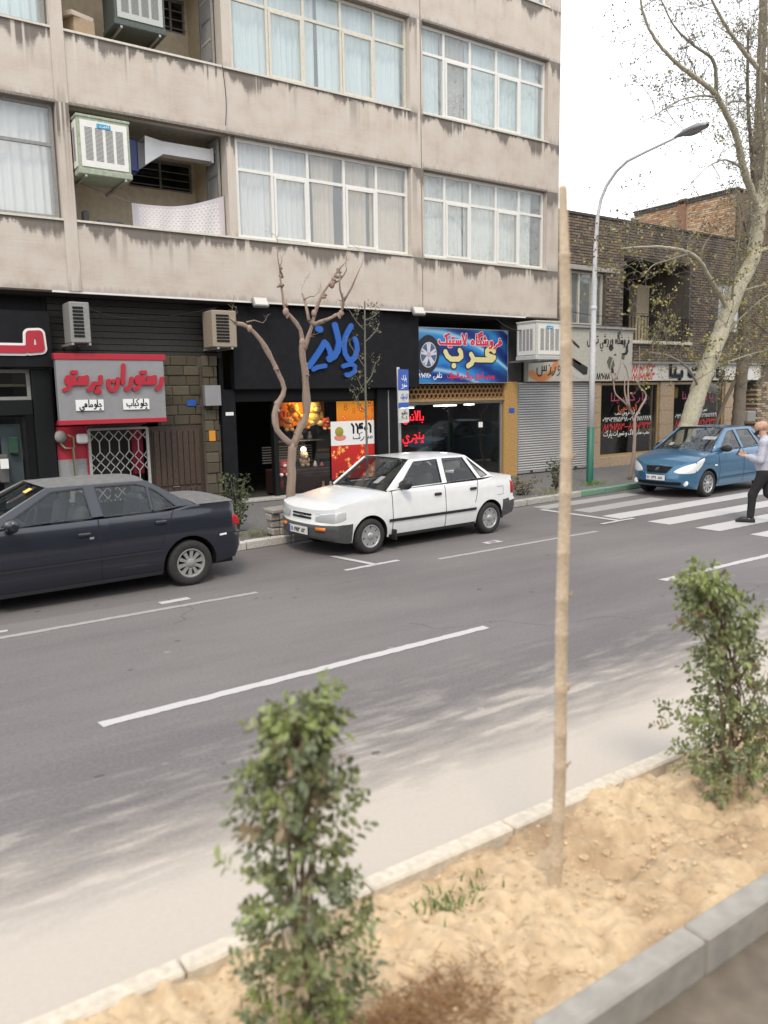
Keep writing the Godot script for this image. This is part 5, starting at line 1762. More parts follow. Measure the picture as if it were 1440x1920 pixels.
	# --- black toy and gift shop
	slab(t, "upper_wall", 6.72, 11.82, 4.31, 4.32, -16.1, -15.8, M.black)
	slab(t, "pillar", 6.72, 7.04, .14, 2.56, -15.98, -15.72, M.fascia, .01)
	slab(t, "pillar", 10.70, 11.38, .14, 2.56, -15.98, -15.76, M.fascia, .01)
	slab(t, "pillar_edge", 11.0, 11.03, .3, 2.5, -15.76, -15.75, M.grey_frame)
	slab(t, "door_lintel", 7.04, 10.7, 2.3, 2.56, -15.98, -15.84, M.black)
	slab(t, "door_jamb", 7.96, 8.06, .14, 2.3, -15.98, -15.82, M.black)
	slab(t, "step", 7.0, 10.7, .14, .2, -15.95, -15.6, M.concrete, .01)
	tag(slab(self, "small_plate", 6.80, 6.98, 2.02, 2.09, -15.715, -15.71, M.white), "small white name plate on the black pillar by the open door", "plate")
	var pz := thing("shop_sign", "black fascia with blue handwritten raised word above the toy shop", "shop sign", Vector3(9.4, 2.56, -15.66))
	slab(pz, "fascia", -2.42, 2.42, .0, 1.75, -.14, .08, M.fascia, .008)
	var calli := [["9.860,3.950 9.750,3.790 9.680,3.650 9.660,3.490 9.680,3.330 9.760,3.210 9.860,3.190 9.950,3.260 10.010,3.420 10.000,3.560 9.960,3.660", .125], ["9.430,3.950 9.490,3.740 9.530,3.550 9.480,3.390 9.400,3.280 9.260,3.210", .15], ["9.300,3.270 9.280,3.390 9.210,3.520 9.150,3.570 9.070,3.450 8.930,3.270 8.740,3.050", .13], ["8.840,2.980 8.960,3.030 9.150,3.060", .10], ["9.620,3.050 9.720,3.080 9.850,3.100 9.940,3.050 9.930,2.940 9.820,2.870 9.700,2.860", .10], ["8.990,3.860 9.050,3.850", .14]]
	var blue := mat(lin(.022, .11, .42), .4)
	var word_parts := begin()
	for c in calli:
		var q := pv(c[0])
		for k in q.size(): q[k] -= Vector2(9.4, 2.56)
		var s := lettering([q], Vector2.ONE, c[1], .05)
		var o := part("letter", s, blue, pz)
		o.position = Vector3(0, 0, .09 + .001 * calli.find(c))
	for a in [[7.5, "left"], [11.6, "right"]]:
		var f := thing("floodlight", "square floodlight at the %s end above the black fascia" % a[1], "floodlight", Vector3(a[0], 4.33, -15.3))
		st2 = begin(); cbox(st2, Vector3(0, 0, 0), Vector3(.34, .22, .09), .015, Basis(Vector3.RIGHT, -.55))
		part("housing", st2, M.grey_frame, f)
		st2 = begin(); box(st2, Basis(Vector3.RIGHT, -.55) * Vector3(0, 0, .047), Vector3(.29, .17, .006), Basis(Vector3.RIGHT, -.55))
		part("lens", st2, mat(lin(.55, .54, .5), .2), f)
		st2 = begin(); bar(st2, Vector3(0, .05, -.05), Vector3(0, .05, -.4), .04, .02)
		part("bracket", st2, M.steel, f)
	var dw := shop_window(t, 8.06, 10.7, .2, 2.3, -15.9, M.black, .04)
	var ptex := func(tex): 
		var m := mat(Color.WHITE, .7)
		m.albedo_texture = tex
		return m
	poster("poster", "orange blossom print across the top right of the toy shop window", 9.62, 10.66, 1.80, 2.26, -15.872, ptex.call(print_texture(256, 112, Color(.93, .62, .08), Color(.86, .47, .08), [Color(.85, .22, .08), Color(.93, .36, .16), Color(.75, .15, .08)], 26, 5)))
	poster("poster", "red blossom print across the lower right of the toy shop window", 9.45, 10.66, .45, 1.24, -15.872, ptex.call(print_texture(256, 168, Color(.78, .13, .1), Color(.6, .1, .1), [Color(.95, .6, .25), Color(.93, .45, .3), Color(.9, .7, .4), Color(.85, .3, .2)], 34, 8)))
	var nb := poster("banner", "white new year banner with black numerals in the toy shop window", 9.45, 10.66, 1.24, 1.80, -15.870, M.white)
	text_on(nb, "numerals", "۱۴۰۱", Vector3(9.98, 1.52, -15.869), .64, .25, M.black, .2, .002)
	text_on(nb, "handwriting", "مبارک", Vector3(10.0, 1.38, -15.869), .6, .14, M.black, .12, .002, .25)
	var disc := begin(true)
	lathe(disc, [Vector2(.115, 0), Vector2(.1, .006), Vector2(0, .008)], 28, Transform3D(Basis(Vector3.RIGHT, Vector3.BACK, Vector3.DOWN), Vector3(9.68, 1.56, -15.869)))
	part("olive_disc", disc, mat(lin(.32, .27, .03), .7), nb)
	disc = begin(true)
	lathe(disc, [Vector2(.15, 0), Vector2(0, .003)], 28, Transform3D(Basis(Vector3(1.1, 0, 0), Vector3.BACK, Vector3(0, -.5, 0)), Vector3(9.7, 1.42, -15.869)))
	part("pink_disc", disc, mat(lin(.65, .22, .18), .7), nb)
	tag(slab(self, "orange_backboard", 8.3, 9.6, 1.72, 2.27, -16.42, -16.4, mat(lin(.72, .26, .05), .8)), "orange board behind the row of plush toys in the shop window", "board")
	plush("large pale yellow plush toy hanging at the window top", Vector3(9.15, 1.72, -16.15), .52, lin(.72, .5, .16), lin(.8, .66, .34))
	plush("small orange plush toy left of the large yellow one", Vector3(8.62, 1.82, -16.15), .38, lin(.8, .3, .04), lin(.8, .5, .2))
	plush("red plush toy at the top left corner of the toy shop window", Vector3(8.26, 1.86, -16.15), .34, lin(.62, .08, .03), lin(.8, .3, .12))
	plush("orange plush toy with pale feet second from the left in the toy shop window", Vector3(8.44, 1.62, -16.05), .3, lin(.85, .26, .05), lin(.85, .6, .3))
	plush("yellow plush toy between the orange one and the large pale one", Vector3(8.82, 1.66, -16.02), .32, lin(.85, .5, .06), lin(.85, .3, .1))
	plush("small red plush toy tucked under the large pale yellow plush", Vector3(9.4, 1.62, -16.0), .26, lin(.7, .1, .05), lin(.8, .4, .2))
	plush("red plush toy sitting low at the left of the toy shop window", Vector3(8.24, .62, -16.0), .34, lin(.5, .05, .05), lin(.75, .6, .5))
	plush("beige plush bear sitting on the goods table in the toy shop window", Vector3(8.93, .78, -16.25), .3, lin(.5, .33, .2), lin(.6, .45, .3))
	tag(slab(self, "display_table", 8.1, 9.6, .2, .74, -16.6, -16.1, mat(lin(.035, .012, .011), .7), .01), "dark red display table inside the toy shop window", "table")
	tag(slab(self, "display_shelf", 8.3, 9.5, 1.36, 1.385, -16.6, -16.3, M.grey_frame), "thin shelf across the toy shop window below the plush toys", "shelf")
	var blind := thing("slatted_blind", "grey horizontal slatted blind behind the display table of the toy shop", "blind", Vector3(8.76, .8, -16.74))
	for k in 7: slab(blind, "slat", -.66, .66, .06 + k * .06, .06 + k * .06 + .018, -.01, .01, M.grey_frame)
	var goods := [[8.2, .76, .1, .16, lin(.55, .1, .08)], [8.36, .76, .1, .12, lin(.5, .4, .3)], [8.6, .76, .08, .1, lin(.7, .68, .64)], [9.2, .76, .1, .14, lin(.7, .66, .6)], [9.38, .76, .1, .1, lin(.5, .1, .1)], [8.95, 1.39, .14, .22, lin(.5, .5, .48)], [9.2, 1.39, .12, .2, lin(.6, .58, .55)], [8.5, 1.39, .16, .12, lin(.4, .05, .1)], [9.3, .21, .1, .22, lin(.65, .3, .12)], [9.5, .21, .12, .2, lin(.7, .68, .66)], [8.2, .3, .12, .4, lin(.35, .03, .04)]]
	var gi := 0
	for g in goods:
		st2 = begin(true)
		var r: float = g[2] * .5
		lathe(st2, [Vector2(0, 0), Vector2(r, .0), Vector2(r * .9, g[3] * .45), Vector2(r * .45, g[3] * .6), Vector2(r * .6, g[3] * .85), Vector2(0, g[3])], 12)
		var o := part("ornament", st2, mat(g[4], .5))
		o.position = Vector3(g[0], g[1], -16.2 if g[1] < 1.0 else -16.42)
		if g[1] < .35: o.position.z = -16.02
		tag(o, ["red ornament at the left end of the display table in the toy shop", "beige ornament second from the left on the toy shop display table", "small white ornament left of the plush bear on the display table", "white ornament right of the plush bear on the display table", "dark red ornament at the right end of the display table", "grey ornament in the middle of the thin display shelf", "pale ornament at the right of the thin display shelf", "pink-red ornament at the left of the thin display shelf", "orange-brown figurine on the floor of the toy shop window", "white figurine on the floor at the right of the display table", "tall dark red vase at the lower left of the toy shop window"][gi], "ornament", "ornaments in the toy shop window")
		gi += 1
	var gl := thing("globe_lamp", "lit round white lamp inside the toy shop window", "lamp", Vector3(8.95, 1.17, -16.3))
	st2 = begin(true)
	var prof := []
	for k in 9: prof.append(Vector2(.07 * sin(PI * k / 8.0), -.07 * cos(PI * k / 8.0)))
	lathe(st2, prof, 14)
	var gm2 := mat(lin(.9, .9, .85), .4)
	gm2.emission_enabled = true
	gm2.emission = Color(1, .97, .9)
	gm2.emission_energy_multiplier = 1.5
	part("globe", st2, gm2, gl)
	st2 = begin(); bar(st2, Vector3(0, .07, 0), Vector3(0, .2, 0), .012, .012)
	part("cord", st2, M.black, gl)
	var ol := OmniLight3D.new()
	ol.name = "lamp_light"; ol.light_color = Color(1, .95, .85); ol.light_energy = .12; ol.light_size = .14; ol.omni_range = 8; ol.omni_attenuation = 2.0; ol.shadow_enabled = true
	ol.position = Vector3(0, 0, .12)
	gl.add_child(ol)
	lamp_tube("warm lamp strip lighting the plush toys from above", Vector3(8.3, 2.28, -16.02), Vector3(9.5, 2.28, -16.02), Color(1, .82, .5), 1.2, .5)
	build_tyre_shop(t)

func tyre_sign_texture() -> ImageTexture:
	var w := 768; var h := 336
	var im := Image.create(w, h, false, Image.FORMAT_RGB8)
	var n := FastNoiseLite.new(); n.seed = 3; n.frequency = 1.0
	for j in h:
		for i in w:
			var u := i / float(w); var v := j / float(h)
			# swooping light bands on blue
			var s := v * 1.5 - u * 1.1 + .35 * sin(u * 3.0) 
			var k := .5 + .5 * sin(s * 9.0 + 2.0 * n.get_noise_2d(u * 2.0, v * 2.0))
			var c := Color(.03, .17, .47).lerp(Color(.16, .52, .78), k)
			var e := pow(maxf(0.0, sin(s * 6.0 + 1.2)), 10.0)
			c = c.lerp(Color(.72, .88, .95), e * .75)
			c = c.lerp(Color(.03, .09, .3), clampf((u - .85) * 4.0, 0, .7) * (1.0 - e))
			c = c.lerp(Color(.75, .86, .92), clampf((.16 - u - v * .25) * 4.0, 0, .7))
			im.set_pixel(i, j, c)
	return ImageTexture.create_from_image(im)

func build_tyre_shop(t: Node) -> void:
	var ts := thing("shop_sign", "blue tyre shop sign with a wheel and yellow word", "shop sign", Vector3(13.31, 2.67, -15.75))
	var st := begin()
	var m := mat(Color.WHITE, .4)
	m.albedo_texture = tyre_sign_texture()
	quad_uv(st, Vector3(-1.54, 1.33, .05), Vector3(1.54, 1.33, .05), Vector3(1.54, 0, .05), Vector3(-1.54, 0, .05), Rect2(0, 0, 1, 1))
	part("printed_face", st, m, ts)
	slab(ts, "sign_case", -1.56, 1.56, -.02, 1.35, -.1, .046, M.steel)
	# printed wheel, in thin layers
	var ell := func(called, c, rx, ry, y0, rim_m, lean):
		var s := begin()
		var poly := PackedVector2Array()
		for k in 36: poly.append(Vector2(cos(TAU * k / 36.0) * rx + sin(TAU * k / 36.0) * ry * lean, sin(TAU * k / 36.0) * ry) + c)
		plate(s, poly, .0015, Transform3D(Basis(), Vector3(0, 0, y0)))
		part(called, s, rim_m, ts)
	ell.call("tyre_print", Vector2(-1.14, .69), .375, .47, .0515, mat(lin(.012, .016, .026), .5), .08)
	ell.call("rim_print", Vector2(-1.11, .68), .255, .31, .0545, mat(lin(.5, .54, .62), .4), .06)
	ell.call("rim_shade_print", Vector2(-1.11, .68), .235, .285, .0575, mat(lin(.07, .11, .2), .5), .06)
	for k in 5:
		st = begin()
		for d in [-.17, .17]:
			var a: float = TAU * k / 5.0 + .3 + d
			var p := Vector3(-1.11 + cos(a) * .235, .68 + sin(a) * .285, .0615)
			var q := Vector3(-1.11 + cos(a) * .03, .68 + sin(a) * .04, .0615 + (.001 if d > 0 else 0.0))
			bar(st, q, p, .058, .003, Vector3.BACK)
		part("spoke_print", st, mat(lin(.55, .58, .66), .4), ts)
	ell.call("hub_print", Vector2(-1.11, .68), .06, .07, .0655, mat(lin(.45, .35, .42), .4), 0.0)
	var red := mat(lin(.62, .02, .06), .5)
	var f := write("فروشگاه لاستیک")
	var kk := Vector2(2.16 / f[1], .24 / 8.5)
	var o := part("lettering_edge", lettering(f[0], kk, .085, .002), mat(lin(.8, .72, .74), .5), ts); o.position = Vector3(-.85, .96, .0515)
	o = part("lettering", lettering(f[0], kk, .052, .002), red, ts); o.position = Vector3(-.85, .96, .0585)
	f = [[], 1.0]
	var r := "-.02,.86 -.0,.82"
	var big := [pv("1.05,.80 .98,.86 .88,.86 .80,.80 .80,.72 .92,.66 1.06,.64"), pv("1.06,.64 .98,.575 .62,.575 .32,.58"), pv("-.58,.76 -.52,.66 -.40,.585 -.16,.585 -.06,.65 -.08,.76 -.12,.80"), pv(".26,.71 .34,.60 .28,.48 .16,.42"), pv("-.32,.42 -.30,.42")]
	o = part("big_lettering_edge", lettering(big, Vector2.ONE, .20, .002), mat(lin(.012, .02, .03), .5), ts); o.position.z = .0515
	o = part("big_lettering", lettering(big, Vector2.ONE, .13, .002), mat(lin(.68, .6, .3), .5), ts); o.position.z = .0585
	text_on(ts, "small_lettering", "بورس انواع رینگ و لاستیک", Vector3(-.55, .12, .0515), 1.62, .13, red, .2, .002)
	text_on(ts, "telephone", "تلفن ۸۸۹۰۶۸۱۰", Vector3(-1.5, .13, .0515), .8, .12, M.white, .15, .002)
	# pierced screen of hexagonal blocks over the glass
	slab(t, "screen_backing", 11.4, 14.84, 2.26, 2.64, -16.1, -16.0, mat(lin(.02, .013, .01), .9))
	var clay := rough_mat(lin(.22, .12, .05), lin(.36, .22, .1), .5, .9, 110)
	for row in 3:
		for k in 25:
			var c := Vector3(11.46 + k * .139 + (.07 if row % 2 else 0.0), 2.335 + row * .115, -15.88)
			if c.x > 14.8: continue
			st = begin()
			for j in 6:
				var a0 := TAU * j / 6.0 + PI / 6; var a1 := TAU * (j + 1) / 6.0 + PI / 6
				var q := []
				for a in [a0, a1]:
					q.append(c + Vector3(cos(a), sin(a), 0) * .078); q.append(c + Vector3(cos(a), sin(a), 0) * .056)
				quad2(st, q[0], q[2], q[3], q[1], c - Vector3(0, 0, 1))
				quad2(st, q[1], q[3], q[3] - Vector3(0, 0, .1), q[1] - Vector3(0, 0, .1), c + Vector3(cos(a0), sin(a0), 0) * .2)
			part("screen_block", st, clay, t)
	slab(t, "timber_beam", 11.38, 14.84, 2.205, 2.27, -15.95, -15.8, rough_mat(lin(.26, .15, .07), lin(.4, .26, .13), .8, .8, 111))
	slab(t, "window_head", 11.38, 14.84, 2.165, 2.2, -15.98, -15.84, rough_mat(lin(.3, .25, .17), lin(.4, .34, .25), .8, .8, 112))
	var w := shop_window(t, 11.38, 14.82, .16, 2.165, -15.9, M.grey_frame, .035)
	slab(w, "notice", 14.0, 14.14, 1.5, 1.64, -15.89, -15.885, M.white)
	var neon := mat(lin(.8, .02, .05), .4)
	neon.emission_enabled = true
	neon.emission = Color(1.0, .08, .14)
	neon.emission_energy_multiplier = .55
	text_on(w, "neon_lettering", "بالانس", Vector3(11.5, 1.76, -15.888), .66, .22, neon, .13, .006)
	text_on(w, "neon_lettering", "پنچری", Vector3(11.46, 1.30, -15.888), .7, .22, neon, .13, .006)
	lamp_tube("lit fluorescent tube hanging left inside the tyre shop", Vector3(11.4, 2.06, -16.2), Vector3(12.1, 2.06, -16.2), Color(.95, 1, .97), 2.5, .1, "")
	lamp_tube("long lit fluorescent tube in the middle of the tyre shop", Vector3(12.75, 2.09, -16.2), Vector3(13.5, 2.09, -16.2), Color(.95, 1, .97), 2.5, .1, "")
	lamp_tube("short lit fluorescent tube at the right of the tyre shop", Vector3(13.85, 2.1, -16.3), Vector3(14.2, 2.1, -16.3), Color(.95, 1, .97), 2.5, .06, "")
	for k in 5:
		var tyre := begin(true)
		lathe(tyre, [Vector2(.17, -.08), Vector2(.28, -.09), Vector2(.31, -.05), Vector2(.31, .05), Vector2(.28, .09), Vector2(.17, .08), Vector2(.17, -.08)], 24)
		var o2 := part("tyre", tyre, M.rubber)
		o2.position = Vector3(14.3, .25 + k * .19, -18.2)
		tag(o2, "%s black tyre in the stack at the back of the tyre shop" % ["lowest", "second lowest", "middle", "second highest", "topmost"][k], "tyre", "tyres stacked inside the tyre shop")
	tag(slab(self, "tool_cabinet", 13.6, 14.1, .16, 1.5, -18.6, -18.0, mat(lin(.02, .1, .1), .5), .01), "teal tool cabinet inside the tyre shop", "cabinet")
	tag(slab(self, "air_compressor", 12.7, 13.4, .16, .9, -18.4, -17.8, mat(lin(.05, .05, .05), .6), .05), "dark squat machine on the tyre shop floor", "machine")
	# ochre pillar
	slab(t, "ochre_pillar", 14.85, 15.33, .1, 2.68, -16.3, -15.8, rough_mat(lin(.36, .2, .06), lin(.52, .33, .13), 1.0, .85, 113, .03, .3), .012)
	tag(slab(self, "street_number", 15.0, 15.2, 1.86, 1.98, -15.795, -15.787, M.blue_sign), "small blue number plate on the ochre pillar", "number plate")
	slab(t, "dark_lintel", 14.85, 15.6, 2.68, 4.3, -16.4, -15.95, mat(lin(.05, .048, .045), .9))
	cooler("pale evaporative cooler hung at the corner above the roller shutter", Vector3(15.4, 3.22, -15.1), Vector3(.92, .98, .72), rough_mat(lin(.4, .41, .38), lin(.56, .56, .53), .6, .6, 114), M.white_frame)

# ---------------------------------------------------------------- brick house on the right
func brick_wall(t: Node, x0: float, x1: float, y0: float, y1: float, z: float, holes: Array, m: Material, singles: int) -> void:
	# courses of separate bricks on a mortar bed; the nearest ones are parts, the rest one part
	var shapes := []
	for k in 5:
		var st := begin()
		cbox(st, Vector3.ZERO, Vector3(.205, .062, .03) * Vector3(1, rng.randf_range(.95, 1.03), 1), .006)
		shapes.append(mesh_of(st))
	var tones := [m]
	for k in 3:
		var c := (m as StandardMaterial3D).duplicate()
		c.albedo_color = (m.albedo_color * [Color(.84, .83, .83), Color(1.08, 1.03, .97), Color(.95, .91, .88)][k])
		tones.append(c)
	var rest := []
	var made := 0
	var rows := int((y1 - y0) / .078)
	for r in range(rows - 1, -1, -1):
		var y := y0 + .039 + r * .078
		var x := x0 + (.055 if r % 2 else .16)
		while x < x1 - .08:
			var hid := false
			for h in holes:
				if x > h[0] - .09 and x < h[1] + .09 and y > h[2] - .03 and y < h[3] + .03: hid = true
			if not hid:
				var tf := Transform3D(Basis.from_euler(Vector3(rng.randf_range(-.03, .03), rng.randf_range(-.02, .02), rng.randf_range(-.008, .008))), Vector3(x + rng.randf_range(-.004, .004), y, z + rng.randf_range(-.006, .007)))
				if made < singles and x < x0 + 2.6 and y > 5.0:
					inst("brick", shapes[rng.randi() % 5], tones[rng.randi() % 4], t, tf)
					made += 1
				else: rest.append(tf)
			x += .217
	var groups := 4
	for g in groups:
		var mm := MultiMesh.new()
		mm.transform_format = MultiMesh.TRANSFORM_3D
		mm.mesh = shapes[g]
		var mine := []
		for i in rest.size():
			if (i * 2654435761 >> 7) % groups == g: mine.append(rest[i])
		mm.instance_count = mine.size()
		for i in mine.size(): mm.set_instance_transform(i, mine[i])
		var o := MultiMeshInstance3D.new()
		o.name = "brick_courses"
		o.multimesh = mm
		o.material_override = tones[g]
		o.set_meta("kind", "stuff")
		t.add_child(o, true)

func build_brick_house() -> void:
	var t := thing("brick_house", "old two-storey dark brick house with a shaded balcony above its shops", "house")
	var zf := -15.92
	# carcass around the openings: window a, balcony b, window c
	var a := [17.5, 18.95, 4.3, 5.78]; var b := [19.75, 23.0, 3.9, 6.3]; var c := [24.6, 26.2, 4.3, 5.9]
	var xs := [16.42, a[0], a[1], b[0], b[1], c[0], c[1], 31.0]
	for i in xs.size() - 1:
		var hole: Array = {1: a, 3: b, 5: c}.get(i, [])
		if hole: 
			slab(t, "wall_panel", xs[i], xs[i + 1], 3.2, hole[2], zf - .25, zf - .012, M.mortar)
			slab(t, "wall_panel", xs[i], xs[i + 1], hole[3], 7.3, zf - .25, zf - .012, M.mortar)
		else: slab(t, "wall_panel", xs[i], xs[i + 1], 3.2, 7.3, zf - .25, zf - .012, M.mortar)
	slab(t, "wall_panel", 16.42, 20.1, 4.2, 4.3, zf - .26, zf - .013, M.mortar)
	brick_wall(t, 16.42, 29.0, 3.22, 7.28, zf, [a, b, c, [16.0, 20.15, 0, 4.24], [17.15, 19.5, 5.78, 5.95]], M.brick_dark, 300)
	slab(t, "coping", 16.42, 31, 7.28, 7.36, zf - .3, zf + .05, rough_mat(lin(.05, .045, .04), lin(.1, .09, .08), .9, .9, 120), .01)
	slab(t, "roof", 16.42, 31, 7.1, 7.2, -26, zf - .3, M.concrete)
	slab(t, "back_wall", 16.42, 31, 0, 7.1, -26.3, -26, M.concrete)
	slab(t, "roof_parapet", 16.42, 18.0, 7.2, 7.75, -19.2, -19.0, rough_mat(lin(.4, .32, .24), lin(.5, .42, .33), 1.0, .9, 121))
	slab(t, "window_lintel", 17.15, 19.5, 5.8, 5.93, zf - .2, zf + .06, M.concrete, .008)
	slab(t, "room_wall", 16.6, 30.5, 3.3, 7.0, -19.1, -19.0, M.room)
	# cream framed window with half drawn curtains
	for h in [a, c]:
		var fr := begin()
		for x in [h[0], h[0] + .42, h[1] - .47, h[1] - .05]: bx(fr, x, x + .05, h[2] + .05, h[3] - .05, zf - .18, zf - .12)
		bx(fr, h[0], h[1], h[2], h[2] + .05, zf - .18, zf - .12); bx(fr, h[0], h[1], h[3] - .05, h[3], zf - .18, zf - .12)
		var w := part("window", fr, M.frame_cream, t)
		for k in 3:
			var x0: float = [h[0] + .05, h[0] + .47, h[1] - .42][k]
			var x1: float = [h[0] + .42, h[1] - .47, h[1] - .05][k]
			slab(w, "pane", x0, x1, h[2] + .05, h[3] - .05, zf - .155, zf - .15, M.pane)
		var cu := curtain_mat(lin(.42, .38, .31), 122)
		for e in [[h[0] + .02, h[0] + .34], [h[1] - .34, h[1] - .02]]:
			var st := begin(true)
			for k in 24:
				var q := []
				for s in [0, 1]:
					var x: float = lerpf(e[0], e[1], (k + s) / 24.0)
					for y in [h[2], h[3]]: q.append(Vector3(x, y, zf - .32 + .02 * sin(x * 55.0)))
				quad(st, q[1], q[3], q[2], q[0])
			part("curtain", st, cu, w)
	# balcony: deep recess, door, cream pier, slab edge and railing
	slab(t, "balcony_floor", b[0] - .1, b[1] + .1, 3.8, 3.9, -18, zf + .12, M.frame_cream, .01)
	slab(t, "balcony_back", b[0], b[1], 3.9, 6.3, -17.75, -17.65, rough_mat(lin(.045, .04, .035), lin(.08, .07, .06), 1.0, .9, 123))
	slab(t, "balcony_ceiling", b[0], b[1], 6.3, 6.4, -17.75, zf - .26, M.room)
	for x in [b[0] - .1, b[1]]: slab(t, "balcony_side", x, x + .1, 3.9, 6.3, -17.75, zf - .26, M.mortar)
	slab(t, "cream_pier", 21.62, 22.25, 3.9, 5.75, -17.2, -16.9, rough_mat(lin(.3, .25, .17), lin(.42, .36, .26), 1.0, .9, 124))
	var df := begin()
	for x in [20.45, 21.0, 21.45]: bx(df, x, x + .07, 3.9, 5.5, -17.6, -17.5)
	bx(df, 20.45, 21.52, 5.5, 5.58, -17.6, -17.5); bx(df, 20.45, 21.52, 4.75, 4.8, -17.59, -17.51)
	var door := part("balcony_door", df, M.grey_frame, t)
	slab(door, "pane", 20.52, 21.45, 3.95, 5.5, -17.56, -17.55, M.pane)
	for k in 22:
		var x := 19.8 + k * .148
		var st := begin()
		bar(st, Vector3(x, 3.9, zf + .05), Vector3(x, 4.62, zf + .05), .016, .016)
		part("railing_bar", st, M.black, t)
	var rl := begin()
	bar(rl, Vector3(19.75, 4.63, zf + .05), Vector3(23.0, 4.63, zf + .05), .03, .03)
	part("railing_rail", rl, M.black, t)
	# ground floor: roller shutter, stone jambs, shop windows, piers
	slab(t, "ground_floor_back", 15.4, 30, .1, 3.2, -19.5, -19.4, M.room)
	slab(t, "shop_floor", 15.4, 30, .1, .2, -19.4, -15.95, rough_mat(lin(.06, .05, .045), lin(.1, .09, .08), 1.0, .6, 125))
	slab(t, "ground_floor_lintel", 15.4, 31, 2.64, 3.2, -16.5, -15.98, M.mortar)
	slab(t, "gutter", 20.05, 27.2, 3.2, 3.26, -16.0, -15.72, M.grey_frame)
	for k in 34:
		slab(t, "dark_slat", 20.05, 27.2, 3.27 + k * .0, 3.28, -16.0, -15.9, M.mortar) if k == 0 else null
	var steel := rough_mat(lin(.40, .39, .39), lin(.52, .51, .5), .8, .5, 126)
	steel.metallic = .15
	var rs := thing("roller_shutter", "closed pale grey roller shutter below the sports shop sign", "roller shutter", Vector3(16.85, .16, -15.93))
	var slat_st := begin()
	var prof := [Vector2(0, 0), Vector2(.028, .012), Vector2(.034, .03), Vector2(.024, .052), Vector2(0, .062)]
	for k in prof.size() - 1:
		quad(slat_st, Vector3(-1.42, prof[k + 1].y, prof[k + 1].x), Vector3(1.42, prof[k + 1].y, prof[k + 1].x), Vector3(1.42, prof[k].y, prof[k].x), Vector3(-1.42, prof[k].y, prof[k].x))
	var slat := mesh_of(slat_st)
	for k in 36:
		inst("slat", slat, steel, rs, Transform3D(Basis(), Vector3(0, .06 + k * .068, rng.randf_range(-.002, .003))))
	slab(rs, "bottom_rail", -1.42, 1.42, .0, .058, .0, .045, M.steel, .006)
	for x in [-1.5, 1.42]: slab(rs, "guide_rail", x, x + .08, 0, 2.5, -.03, .07, M.grey_frame, .006)
	slab(rs, "shutter_backing", -1.42, 1.42, 0, 2.5, -.03, -.02, M.dark)
	for x in [-.9, .1, .9]: slab(rs, "lock", x - .04, x + .04, .02, .07, .046, .075, M.black_plastic)
	# stone piers and gold framed windows
	var stone := rough_mat(lin(.32, .23, .15), lin(.48, .37, .26), .9, .8, 127, .02, .3)
	var gold := rough_mat(lin(.3, .2, .08), lin(.45, .33, .16), .9, .45, 128)
	for e in [[18.36, 18.77], [21.6, 22.28], [25.12, 25.9]]:
		for k in 5:
			slab(t, "stone_slab", e[0], e[1], .42 + k * .445, .42 + k * .445 + .437, -16.1, -15.86 + rng.randf_range(-.004, .004), stone, .006)
	for k in 9:
		slab(t, "plinth_stone", 18.36 + k * .84, 18.36 + k * .84 + .832, .12, .42, -16.1, -15.84 + rng.randf_range(-.003, .003), stone, .006)
	var white: Material = M.white
	var red := mat(lin(.5, .03, .025), .5)
	for k in 2:
		var x0: float = [18.78, 22.29][k]; var x1: float = [21.58, 25.1][k]
		var w := shop_window(t, x0, x1, .42, 2.63, -15.93, gold, .07)
		for q in 2: slab(w, "inner_frame", [x0 + .09, x1 - .28][q], [x0 + .13, x1 - .22][q], .5, 2.56, -16.02, -15.98, gold)
		var cx := (x0 + x1) * .5 - .1
		text_on(w, "pink_lettering", "پارکت بنا", Vector3(cx - .88, 2.1, -15.925), 1.78, .22, mat(lin(.34, .05, .11), .5), .16, .003)
		text_on(w, "orange_lettering", "(اورژانسی)", Vector3(cx - .45, 1.82, -15.925), .88, .17, mat(lin(.55, .1, .02), .5), .14, .003)
		text_on(w, "white_lettering", "تعمیرات، فروش، نصب", Vector3(cx - .6, 1.68, -15.925), 1.2, .13, white, .11, .003)
		text_on(w, "white_numerals", "۰۹۱۲۱۷۸۶۶۸۹-۰۹۳۰۳۴۸۵۴۹۸", Vector3(cx - 1.14, 1.47, -15.925), 2.3, .15, white, .10, .003)
		text_on(w, "red_numerals", "۸۸۹۰۶۹۳۳--۸۸۹۰۱۶۵۳", Vector3(cx - 1.12, 1.22, -15.925), 2.22, .21, red, .15, .003, .18)
		text_on(w, "white_lettering", "نصب، ساب، لاک و تعمیرات پارکت", Vector3(cx - 1.1, 1.05, -15.925), 2.18, .15, white, .12, .003)
	tag(slab(self, "yellow_bag", 22.42, 22.95, 2.1, 2.5, -16.3, -16.15, mat(lin(.65, .45, .03), .6), .05), "yellow bag hanging behind the second flooring shop window", "bag")
	tag(slab(self, "parquet_stack", 19.2, 20.0, .2, .95, -17.6, -17.0, mat(lin(.14, .07, .03), .6), .01), "stack of brown floorboards inside the flooring shop", "floorboards")
	tag(slab(self, "shop_desk", 20.4, 21.3, .2, .95, -18.2, -17.4, mat(lin(.06, .04, .03), .6), .01), "dark desk inside the flooring shop", "desk")
	# doorway and worn brick piers at the right edge
	slab(t, "entrance_door", 26.0, 26.9, .14, 2.6, -16.3, -16.2, mat(lin(.04, .022, .025), .6))
